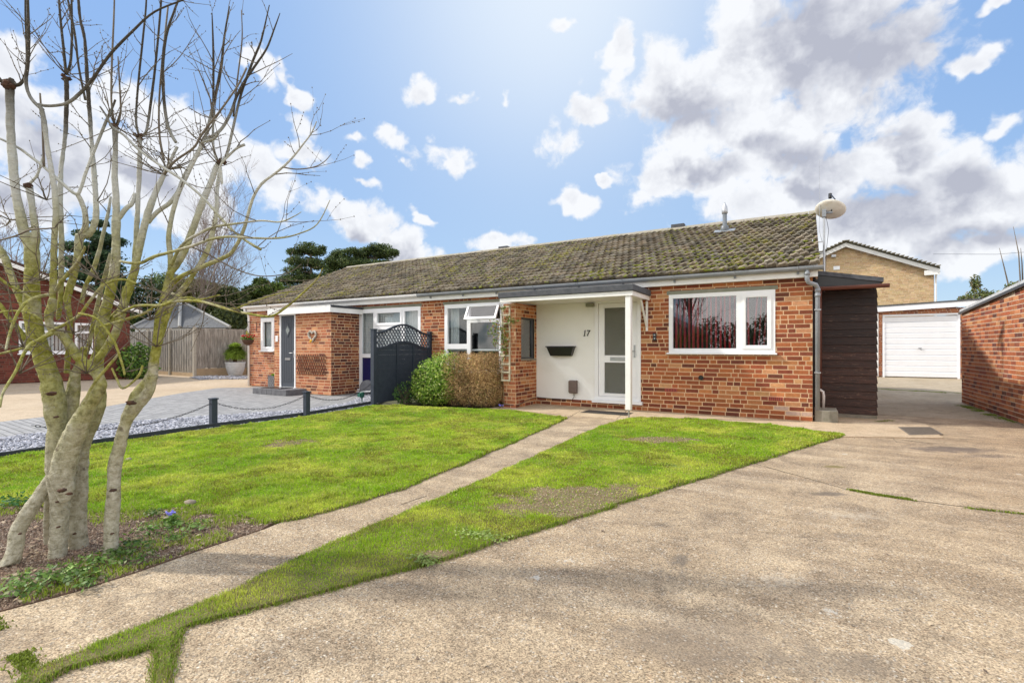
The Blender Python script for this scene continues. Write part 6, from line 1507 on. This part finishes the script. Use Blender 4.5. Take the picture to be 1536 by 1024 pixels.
limb([(212, 203, 2.6), (220, 195, 2.6), (228, 140, 2.5), (235, 80, 2.3), (241, 10, 2), (244, -40, 1.4)], 3.06, limbs, tw=6)
limb([(246, 262, 3.6), (260, 232, 3), (266, 220, 3.2)], 3.0, limbs, knob=False)
limb([(264, 214, 3), (252, 190, 3.2), (246, 150, 3.2), (244, 100, 3.2), (249, 55, 2.8), (262, 15, 2.2), (280, -30, 1.4)], 3.0, limbs, tw=8)
limb([(246, 240, 2.4), (239, 200, 2), (240, 130, 1.8), (252, 10, 1.6)], 3.02, twigs, seg=6, tw=5)
limb([(222, 334, 4.4), (236, 318, 4.6), (255, 304, 4.5), (267, 288, 4.3), (275, 268, 4.2), (283, 255, 3.8), (296, 230, 3.2), (306, 212, 3), (330, 196, 3), (345, 172, 3), (355, 145, 2.8), (367, 122, 2.6), (382, 100, 2.4), (400, 73, 2), (412, 42, 1.5), (420, 20, .8)], 3.0, limbs, dd=2.95, tw=12)
limb([(275, 266, 3.8), (292, 236, 3.4), (304, 214, 3.2), (312, 190, 3), (330, 110, 3), (336, 60, 2.2), (344, 10, 1.4)], 2.97, limbs, tw=9)
limb([(246, 262, 3), (262, 242, 2.4), (290, 222, 2.2), (304, 200, 2.2), (335, 160, 2), (357, 128, 1.8), (370, 102, 1.8)], 2.9, twigs, seg=6, tw=6)
limb([(256, 412, 6.5), (256, 388, 5.4), (253, 357, 5), (257, 328, 4.7), (267, 292, 4.2), (281, 262, 3.8), (292, 240, 3.4), (301, 222, 3), (302, 214, 3), (321, 208, 2.8), (330, 195, 2.4)], 2.95, limbs, dd=2.9, tw=4)
limb([(256, 410, 6), (269, 390, 7), (279, 370, 7), (290, 341, 6.6), (304, 303, 6.2), (316, 274, 5.6), (323, 255, 5), (329, 243, 5.5)], 2.95, trunk, dd=2.98, knob=True)
limb([(327, 242, 2.8), (320, 218, 2.4), (320, 150, 2.4), (320, 80, 2.2), (318, 20, 1)], 2.98, limbs, tw=7)
limb([(331, 243, 3), (340, 232, 2.8), (350, 190, 2.6), (362, 140, 2.6), (380, 90, 2.4), (392, 60, 2), (404, 8, 1)], 2.98, limbs, tw=7)
limb([(331, 252, 2.8), (333, 275, 2.4), (330, 250, 2.2), (345, 232, 2.2), (356, 222, 2.4), (367, 217, 2.8)], 2.94, limbs, tw=3)
limb([(350, 175, 2), (356, 120, 1.6), (363, 60, 1.4), (362, 15, .8)], 2.99, twigs, seg=5, tw=3)
limb([(258, 426, 5), (268, 417, 5), (281, 410, 4.8), (311, 397, 4.4), (342, 383, 4), (354, 369, 3.8), (366, 343, 3.4), (372, 322, 3.2), (380, 296, 3), (392, 276, 2.8), (410, 262, 2.6), (425, 250, 2.4), (440, 235, 2), (455, 216, 1.8), (467, 200, 1.4), (475, 182, 1)], 2.9, limbs, dd=2.7, tw=7)
limb([(425, 251, 1.8), (445, 254, 1.4), (470, 251, 1.2), (486, 243, 1), (497, 231, .7)], 2.74, twigs, seg=5, tw=2)
limb([(257, 398, 3.2), (267, 376, 3), (278, 363, 3), (292, 354, 2.9), (320, 341, 2.6), (358, 335, 2.3), (392, 331, 1.9), (420, 333, 1.5), (440, 325, 1.1), (452, 318, .7)], 2.9, limbs, dd=2.6, tw=4)
limb([(180, 392, 3), (208, 395, 3.2), (231, 385, 3.4), (257, 378, 3.2), (288, 369, 3), (316, 359, 2.8), (344, 355, 2.6), (380, 357, 2.2), (420, 357, 1.8), (450, 350, 1.5), (476, 336, 1.2), (495, 300, .8)], 2.85, limbs, dd=2.5, tw=4)
limb([(286, 370, 1.6), (310, 380, 1.6), (350, 402, 1.4), (390, 414, 1.2), (430, 410, 1), (452, 396, .7)], 2.8, twigs, seg=5, tw=2)
# --- low outward shoots
limb([(172, 475, 3), (203, 459, 3), (241, 458, 3), (262, 452, 3), (300, 452, 3), (339, 463, 2.8), (375, 471, 2.6), (406, 474, 2.4), (429, 461, 2.2), (457, 437, 2), (476, 418, 1.6), (484, 402, 1.2)], 2.7, limbs, dd=2.2, tw=5)
limb([(258, 440, 2.6), (285, 450, 2.4), (320, 455, 2.2), (350, 463, 1.8), (380, 452, 1.5), (420, 440, 1), (446, 437, .7)], 2.75, limbs, tw=4)
limb([(150, 490, 3), (185, 480, 3), (216, 470, 2.8), (240, 456, 2.6), (280, 446, 2.2), (300, 449, 1.8), (330, 442, 1.2)], 2.65, limbs, tw=4)
limb([(73, 442, 3.6), (58, 445, 3.4), (42, 452, 3.2), (30, 464, 3), (19, 487, 2.8), (12, 510, 2.4), (9, 524, 2.2)], 2.7, limbs, dd=2.45)
limb([(78, 500, 4), (62, 508, 3.4), (46, 516, 3.4), (35, 532, 3.2), (24, 556, 3), (13, 574, 2.8), (4, 590, 2.6), (0, 610, 2.2)], 2.7, limbs, dd=2.3)
limb([(84, 436, 4), (92, 423, 3.8), (104, 408, 3.6), (115, 395, 3.2), (126, 375, 2.6), (127, 370, 2)], 2.78, limbs, dd=2.6)
limb([(-20, 535, 2), (10, 528, 2.4), (40, 520, 2.6), (60, 508, 3), (80, 495, 3), (100, 485, 3.2), (120, 472, 3.2), (130, 458, 3), (140, 445, 3), (156, 427, 3), (182, 419, 2.4), (205, 425, 1.4)], 2.72, limbs, dd=2.75, tw=3)
limb([(125, 606, 2), (135, 585, 2.6), (148, 566, 3), (160, 552, 3), (172, 538, 2.6), (180, 528, 2)], 2.6, limbs, dd=2.65)
limb([(168, 552, 2), (176, 570, 2.2), (184, 582, 2.4), (200, 572, 2.4), (210, 560, 2.4), (214, 548, 2)], 2.6, limbs)
limb([(118, 470, 2.5), (145, 478, 2.2), (170, 510, 2.6), (183, 545, 2.4), (187, 562, 2)], 2.6, limbs, tw=2)
limb([(-20, 350, 5), (3, 378, 6), (15, 408, 6.5), (27, 440, 6.5), (38, 465, 6.5), (48, 492, 7)], 2.95, trunk, dd=2.88, tw=3)
limb([(-20, 440, 3), (0, 457, 4), (12, 475, 4.2), (27, 492, 4.5), (40, 512, 5), (52, 530, 5)], 2.9, limbs, tw=2)
limb([(-20, 400, 2.4), (8, 424, 3), (28, 435, 3), (48, 448, 3)], 2.7, limbs, tw=4)
limb([(-10, 470, 2), (20, 466, 2), (45, 470, 2.4), (62, 480, 2.6)], 2.7, limbs, tw=3)
limb([(-20, 365, 1.6), (20, 355, 1.8), (45, 345, 2), (70, 343, 1.8), (82, 342, 1.4)], 2.7, twigs, seg=5, tw=3)
limb([(15, 118, 3), (25, 128, 4), (36, 118, 2.6), (40, 90, 2), (38, 20, 1.6), (38, -40, 1)], 2.8, limbs, tw=5)
limb([(12, 120, 3), (2, 122, 4), (-6, 112, 4)], 2.8, limbs)
limb([(45, 275, 2.6), (56, 262, 2.4), (63, 240, 2), (66, 230, 1.4)], 2.9, limbs)
for (x, y, d) in [(70, 300, 2.9), (35, 520, 2.7), (30, 560, 2.7), (225, 480, 2.7), (235, 520, 2.7), (150, 420, 2.8), (110, 500, 2.7), (60, 420, 2.8), (250, 255, 3.), (250, 258, 3.), (330, 250, 2.98), (210, 205, 3.06), (173, 190, 3), (246, 262, 3), (20, 440, 2.7), (130, 560, 2.7), (190, 470, 2.7), (290, 452, 2.7), (99, 112, 3.1), (15, 330, 2.8)]:
    for _ in range(7): grow(P3(x, y, d), Vector((0, 0, .3)), .01, rnd.uniform(.15, .5))
base = G(95, 833); tr = empty('bare_tree', (base.x, base.y, 0), 'bare many-stemmed pollarded tree with green bark in the soil bed', 'tree')
def organic(o, vox):
    # merge overlapping stems into one skin
    rm = o.modifiers.new('skin', 'REMESH'); rm.mode = 'VOXEL'; rm.voxel_size = vox; rm.use_smooth_shade = True
    sm = o.modifiers.new('soften', 'SMOOTH'); sm.factor = .5; sm.iterations = 3
    tx = bpy.data.textures.new('bark_lumps', 'CLOUDS'); tx.noise_scale = .07
    dm = o.modifiers.new('lumps', 'DISPLACE'); dm.texture = tx; dm.strength = .006; dm.mid_level = .62; dm.texture_coords = 'LOCAL'
o = obj('trunk', trunk, M['bark'], tr, smooth=True); organic(o, .0055)
obj('branches', limbs, M['bark'], tr, smooth=True)
for p, r in knobm:
    kn = MB()
    for _ in range(6): kn.blob(p+Vector((rnd.gauss(0, 1), rnd.gauss(0, 1), rnd.gauss(0, .7)))*r*.55, r*.8, r*.8, r*.7, 8, 6, .3)
    obj('knob', kn, M['wound'], tr, smooth=True)
for (x, y, d, r) in [(93, 735, 2.70, 8), (104, 740, 2.70, 6), (86, 752, 2.75, 4), (76, 590, 2.74, 9), (84, 625, 2.75, 5), (196, 604, 2.80, 9), (170, 735, 2.82, 6), (88, 790, 2.77, 4), (168, 800, 2.8, 4), (30, 800, 2.7, 4), (47, 420, 2.8, 4), (112, 800, 2.92, 4)]:
    wd = MB(); r *= .7; wd.blob(P3(x, y, d), r*d/FPX, r*d/FPX, r*.5*d/FPX, 8, 6, .35); obj('bark_scar', wd, M['wound'], tr, smooth=True)
tw_ = obj('twigs', twigs, M['twig'], tr, smooth=True)

# ------------------------------------------------------------------ plants of the soil bed
def weed(p, s, pal, n, label, name='weed', lm=.55):
    t = empty(name, (p.x, p.y, 0), label, 'weed', 'green weeds in the soil bed')
    leafcloud('leaves', [(p.x, p.y, .02+s*.18, s*1.2, s*.9, s*.22)], n, .008+s*.035, pal, t, shell=.0, up=1.2, aspect=lm, seed=int(p.x*7) % 50+1); return t
wl_ = [(70, 875, .16, 'leafy weed clump at the foot of the left trunk'), (150, 850, .13, 'weed clump between the trunk group and the single right stem'), (200, 825, .16, 'low weeds just right of the single right stem'), (235, 800, .14, 'bright weed patch at the path edge below the blue flower'), (290, 795, .12, 'weed at the path edge right of the blue flower'),
       (110, 868, .15, 'broad-leaved weed by the path edge in front of the trunks'), (30, 890, .16, 'weeds at the far left corner of the soil bed'), (175, 835, .1, 'small weed touching the foot of the right stem'), (230, 775, .08, 'small pale weed behind the bed edge'), (262, 812, .09, 'creeping weed on the edge of the path'), (130, 880, .1, 'weed hanging over the path edge near the corner'), (20, 760, .18, 'dark green tuft where lawn meets bed at the left edge'), (210, 845, .1, 'sprawling weed at the path edge below the right stem')]
for i, (x, y, s, lb) in enumerate(wl_):
    p = G(x, y); pal = [((.11, .21, .03), 4), ((.17, .28, .06), 3), ((.25, .30, .12), 1), ((.07, .13, .03), 2)] if i not in (11,) else [((.04, .12, .03), 3), ((.06, .18, .04), 1)]
    weed(p, s, pal, int(50+s*480), lb)
bp_ = G(95, 872); t = empty('broad_leaf_plant', (bp_.x, bp_.y, 0), 'bright green broad-leaved seedling by the path edge', 'plant')
mb = MB()
for i in range(13):
    a = rnd.uniform(0, 6.28); L = rnd.uniform(.05, .11); r = rnd.uniform(0, .12); c = bp_+Vector((r*math.cos(a*1.7), r*math.sin(a*1.7), 0)); u = Vector((math.cos(a), math.sin(a), .45)).normalized(); v = u.cross(Vector((0, 0, 1))).normalized()
    q = [c, c+u*L*.3+v*L*.16, c+u*L*.6+v*L*.22, c+u*L+Vector((0, 0, -.008)), c+u*L*.6-v*L*.22, c+u*L*.3-v*L*.16]; mb.add(q, [(0, 1, 2, 3), (0, 3, 4, 5)])
obj('leaves', mb, simple('bright_leaf', (.20, .34, .04), (.28, .42, .07), 20, .5), t)
fp = G(258, 790); t = empty('blue_flower', (fp.x, fp.y, 0), 'blue hyacinth-like flower with green leaves at the path edge', 'flower')
top = P3(256, 769, (fp.x*-SN+fp.y*CS)); obj('stem', MB().tube([(fp.x, fp.y, -.01), (top.x, top.y, top.z)], [.004, .003], 5), M['leaf'] if False else simple('flower_stem', (.12, .24, .04), (.16, .28, .06), 9, .6), t)
mb = MB()
for i in range(16): mb.blob((top.x+rnd.gauss(0, .012), top.y+rnd.gauss(0, .012), top.z+rnd.gauss(0, .008)), .007, .007, .006, 6, 4, .3)
obj('petals', mb, M['purple'], t)
leafcloud('leaves', [(fp.x, fp.y, .04, .05, .05, .05)], 60, .03, [((.16, .3, .05), 1)], t, shell=0, aspect=.25, up=.5)
cp = G(751, 612); t = empty('crocus_clump', (cp.x, cp.y, 0), 'small clump of pale purple crocuses at the foot of the brown hedge', 'flower'); st = MB()
for i in range(7): mb = MB(); x, y = cp.x+rnd.uniform(-.07, .07), cp.y+rnd.uniform(-.04, .04); st.tube([(x, y, 0), (x, y, .05)], .003, 4); mb.blob((x, y, .06), .009, .009, .018, 6, 4, .2); obj('petals', mb, M['purple'], t)
obj('stems', st, M['twig'], t)
for (x, y, r, n, lb) in [(720, 803, .22, 260, 'pale clover-like weeds in the middle of the lawn strip'), (635, 842, .14, 160, 'broad weeds near the drive edge of the lawn strip'), (1010, 700, .18, 160, 'light rosette weeds in the wide part of the lawn strip'), (560, 640, .25, 160, 'pale weeds in the far part of the left lawn')]:
    c = G(x, y); o = leafcloud('lawn_weeds', [(c.x, c.y, .016, r, r*.5, .012)], n, .011, [((.34, .42, .12), 3), ((.22, .32, .06), 2)], None, shell=0, up=2, seed=4); tag(o, lb, 'lawn weeds', kind='stuff')
def stone(x, y, r, lb, z=0):
    p = G(x, y); mb = MB(); mb.blob((p.x, p.y, z+r*.3), r, r*.8, r*.55, 9, 6, .12); o = obj('stone', mb, M['stone'], None, loc=(p.x, p.y, z), smooth=True); tag(o, lb, 'stone', 'stones by the bed and path')
stone(133, 876, .018, 'brown pebble on the path just off the bed edge', -.006); stone(250, 780, .03, 'buff stone behind the blue flower'); stone(152, 866, .02, 'flat dark stone at the path edge by the weeds', -.006)
stone(20, 893, .03, 'stone in the soil at the left corner of the bed'); stone(193, 692, .035, 'dark lump of earth on the lawn right of the single stem', .01); stone(285, 757, .05, 'brown stone where the bed meets the lawn')

# ------------------------------------------------------------------ background trees
NEEDLE = [((.07, .11, .035), 5), ((.10, .15, .04), 4), ((.04, .065, .025), 4), ((.16, .19, .06), 2)]
GREENT = [((.09, .14, .025), 4), ((.13, .19, .035), 3), ((.05, .085, .02), 4), ((.2, .23, .05), 1)]
OLIVE = [((.15, .15, .045), 4), ((.21, .19, .07), 3), ((.09, .09, .03), 3)]
M['farbark'] = simple('far_tree_bark', (.12, .095, .07), (.18, .15, .12), 4, .95)
def tree(name, cpx, d, blobs_, n, leaf, pal, label, group='trees beyond the fences', trunkpx=None, seed=2, gap=1.5, aspect=.5, cat='tree', thick=None):
    """blobs_: (x, y, rx, ry) in photo pixels at depth d"""
    base = P3(cpx, 522, d); base.z = 0; t = empty(name, tuple(base), label, cat, group); cs = []
    for i, (x, y, rx, ry) in enumerate(blobs_):
        c = P3(x, y, d+rnd.uniform(-.3, .3)*rx*d/FPX); cs.append((c.x, c.y, c.z, rx*d/FPX, rx*d/FPX, ry*d/FPX))
    leafcloud('crown', cs, int(n*(2.0 if leaf > .1 else 1)), leaf*(.64 if leaf > .1 else 1), pal, t, gapf=gap, seed=seed, aspect=aspect, shell=.25, zcut=.05)
    mb = MB(); px = trunkpx or [(cpx, min(b[1] for b in blobs_)+5)]; topp = P3(px[-1][0], px[-1][1], d); r = thick or .012*d*.4
    mb.tube([base, base.lerp(topp, .5)+Vector((.1, 0, 0)), topp], [r, r*.75, r*.25], 8)
    for c in cs:
        p = base.lerp(topp, min(.9, max(.2, (c[2]-c[5]*.3)/max(topp.z, .1)))); mb.tube([p, p.lerp(Vector(c[:3]), .5)+Vector((0, 0, .1)), Vector(c[:3])], [r*.4, r*.25, r*.1], 6)
    obj('trunk', mb, M['farbark'], t); return t
tree('pine_tree', 466, 55, [(462, 372, 20, 9), (444, 378, 14, 8), (474, 378, 16, 7), (452, 392, 24, 8), (478, 400, 12, 7), (446, 407, 22, 8), (436, 420, 22, 8), (462, 415, 18, 7), (438, 433, 20, 7), (455, 438, 22, 7), (484, 372, 6, 5), (470, 392, 14, 8), (486, 416, 10, 8)], 15000, .16, NEEDLE, 'tall pine with flat-layered dark crown, leftmost of the pines above the roof', trunkpx=[(466, 366)], seed=3, gap=3.2)
tree('pine_tree', 512, 58, [(512, 383, 18, 9), (500, 392, 16, 9), (522, 395, 18, 10), (505, 408, 22, 10), (530, 378, 14, 7), (515, 420, 26, 10), (492, 405, 12, 7), (490, 425, 15, 10), (535, 398, 18, 12), (530, 415, 20, 10)], 17000, .17, NEEDLE, 'dense dark pine in the middle of the group above the roof', trunkpx=[(512, 385)], seed=5, gap=3.0)
tree('pine_tree', 563, 60, [(570, 371, 20, 6), (556, 376, 16, 6), (585, 378, 14, 5), (575, 384, 20, 5), (545, 385, 16, 7), (550, 398, 30, 8), (575, 396, 20, 6), (590, 381, 8, 4), (525, 392, 14, 8), (540, 402, 22, 9), (560, 408, 26, 8)], 17000, .17, NEEDLE, 'wide flat-topped pine, rightmost above the roof', trunkpx=[(563, 373)], seed=7, gap=3.4)
tree('conifer', 392, 45, [(392, 424, 12, 8), (384, 438, 20, 12), (402, 436, 18, 10), (392, 455, 26, 14), (370, 455, 20, 16), (415, 432, 10, 10), (412, 450, 20, 14), (392, 480, 30, 18)], 9000, .2, GREENT, 'bushy green conifer beside the left end of the roof', trunkpx=[(392, 424)], seed=9, gap=.7)
tree('evergreen_tree', 340, 42, [(330, 440, 26, 14), (350, 452, 26, 20), (365, 470, 20, 20), (320, 462, 30, 24), (345, 480, 40, 20)], 10000, .2, [((.08, .1, .025), 4), ((.12, .14, .04), 2), ((.04, .06, .02), 4)], 'dark rounded evergreen behind the board fence', trunkpx=[(340, 440)], seed=11, gap=.7)
tree('evergreen_tree', 300, 44, [(290, 432, 34, 14), (310, 442, 30, 18), (285, 455, 36, 22), (265, 445, 24, 16)], 8000, .18, OLIVE, 'olive-brown scrubby tree behind the slate roof', trunkpx=[(300, 432)], seed=13, gap=.8)
tree('evergreen_tree', 222, 38, [(222, 440, 28, 22), (205, 455, 30, 24), (240, 455, 26, 24), (220, 475, 44, 24), (190, 450, 20, 20), (185, 480, 30, 20)], 10000, .18, [((.05, .085, .02), 4), ((.08, .12, .03), 3), ((.025, .045, .015), 4)], 'very dark green hedge-like tree behind the board fence', trunkpx=[(222, 440)], seed=15, gap=.6)
tree('cedar_tree', 140, 34, [(150, 335, 12, 6), (138, 352, 24, 7), (165, 362, 26, 7), (128, 372, 34, 8), (168, 385, 28, 8), (135, 395, 44, 9), (175, 403, 26, 7), (150, 415, 40, 8), (178, 425, 24, 7), (145, 440, 46, 12), (95, 430, 30, 10), (75, 410, 14, 8)], 14000, .16, [((.035, .075, .035), 4), ((.06, .11, .045), 3), ((.02, .045, .02), 4)], 'tall dark cedar seen through the bare tree', trunkpx=[(148, 330)], seed=17, gap=1.1)
tree('evergreen_tree', 62, 40, [(60, 440, 30, 20), (40, 455, 30, 20)], 3500, .2, OLIVE, 'olive tree above the brick house roof', trunkpx=[(60, 435)], seed=19, gap=.8)
tree('evergreen_tree', 255, 48, [(250, 425, 30, 16), (275, 440, 34, 20), (240, 450, 30, 20)], 6000, .18, NEEDLE, 'dense dark evergreen between cedar and slate roof', trunkpx=[(255, 425)], seed=23, gap=.8)
tree('evergreen_tree', 372, 50, [(365, 440, 26, 14), (380, 455, 34, 18), (355, 465, 30, 20)], 6000, .18, NEEDLE, 'dark evergreen mass right behind the hanging basket', trunkpx=[(372, 440)], seed=24, gap=.8)
# bare twiggy trees
def bare_tree(x0, d, h, spread, label, n1=12, seed=1, r0=.11, mat='farbark', pale=None):
    rr = random.Random(seed); base = P3(x0, 522, d); base.z = 0; t = empty('birch_tree', tuple(base), label, 'tree', 'bare trees in the distance'); A = MB(); Bm = MB()
    def br(p, v, L, r, dep):
        pts = [p.copy()]; n = 5; q = p.copy()
        for i in range(n): v = (v+Vector((rr.gauss(0, .10), rr.gauss(0, .10), rr.gauss(0, .05)+.06*(1 if dep < 3 else -.6)))).normalized(); q = q+v*L/n; pts.append(q.copy())
        (A if dep == 0 else Bm).tube(pts, [max(.006, r*(1-.15*i)) for i in range(n+1)], 5 if dep < 2 else 3, cap=False)
        if dep >= 4: return
        for k in range([n1, 6, 5, 4][dep]):
            i = rr.randrange(1 if dep else 2, n+1); a = rr.uniform(0, 6.28); s = spread*(1 if dep else .8)
            w = (v*1.0+Vector((math.cos(a)*s, math.sin(a)*s, .25))).normalized(); br(pts[i], w, L*rr.uniform(.42, .62), r*.42, dep+1)
    br(base, Vector((0, 0, 1)), h, r0, 0); obj('trunk', A, M[mat], t); obj('crown', Bm, M['haze_twig'], t); return t
M['haze_twig'] = simple('bare_twigs', (.17, .13, .11), (.24, .19, .17), 3, .9); M['birchbark'] = simple('white_birch_bark', (.55, .53, .5), (.35, .33, .3), 3, .8)
bare_tree(288, 40, 9.0, .55, 'bare birch with fine purple-brown twigs behind the slate roof', 12, 3, mat='birchbark')
bare_tree(262, 44, 8.0, .6, 'bare wide-spreading tree left of the birch', 11, 8)
bare_tree(322, 46, 7.0, .6, 'bare twiggy tree between birch and the green conifer', 11, 9)
bare_tree(30, 36, 6.5, .6, 'bare twiggy tree above the red brick house at the left edge', 11, 10)
# right: shrubs over the garage wall
SHR = [((.15, .19, .05), 3), ((.22, .25, .08), 2), ((.26, .22, .15), 2), ((.10, .13, .04), 2)]
tree('leafy_shrub', 1470, 22, [(1463, 425, 7, 14), (1468, 445, 16, 12), (1490, 447, 14, 12), (1480, 462, 24, 12), (1505, 450, 12, 12), (1450, 450, 12, 8)], 4200, .06, SHR, 'sparse leafy shrub showing over the brick garage roof', 'shrubs over the garage', trunkpx=[(1470, 415)], seed=21, gap=1.3, cat='shrub', thick=.03)
tree('leafy_shrub', 1525, 20, [(1525, 432, 14, 10), (1518, 445, 20, 12), (1545, 440, 18, 16)], 3600, .055, SHR, 'sparse leafy shrub at the right edge over the garage roof', 'shrubs over the garage', trunkpx=[(1525, 425)], seed=22, gap=1.3, cat='shrub', thick=.03)
for i, (pth, lb) in enumerate([([(1516, 470), (1512, 425), (1506, 400), (1499, 372)], 'thin bare pole-like stem over the garage, left of three'), ([(1530, 470), (1531, 430), (1528, 380), (1520, 340)], 'thin bare stem over the garage, middle of three'), ([(1536, 470), (1534, 420), (1533, 395), (1531, 372)], 'thin bare stem over the garage, right of three')]):
    P = [P3(x, y, 21) for x, y in pth]; P = [Vector((P[0].x, P[0].y, 0))]+P; o = obj('sapling', MB().tube(P, [.035, .03, .028, .02, .008], 6), M['farbark'], None, loc=tuple(P[0]), smooth=True); tag(o, lb, 'sapling', 'bare saplings over the garage')
# ------------------------------------------------------------------ across the street (mirrored in the windows)
bare_tree(768, 1, 6.0, .55, 'bare street tree across the road behind the camera', 12, 21, r0=.12)
o = [x for x in COL.objects if x.get('label', '').startswith('bare street tree')][0]
mv = Vector((-4.6, -5.0, 0)); o.location = mv
t = empty('facing_house', (-14, -30, 0), 'dark-roofed brick house across the road', 'house')
mb = MB(); mb.box(-20, -9, -38, -30, 0, 2.6); obj('wall', mb, M['mortar_dark'], t)
mb = MB(); mb.prismv([(-20.5, -29.6, 2.5), (-8.5, -29.6, 2.5), (-14.5, -29.6, 5.6)], (0, -9, 0)); obj('roof', mb, M['greyroof'], t)
tree_b = empty('hedge_row', (3, -26, 0), 'dark evergreen row across the road', 'hedge')
leafcloud('foliage', [(-7+i*2.1, -27+rnd.uniform(-1, 1), 1.2, 1.6, 1.2, 1.5+rnd.uniform(0, 1.6)) for i in range(16)], 40000, .12, NEEDLE, tree_b)
obj('stems', MB().box(-8, 25, -27.2, -27, 0, 1.0), M['farbark'], tree_b)
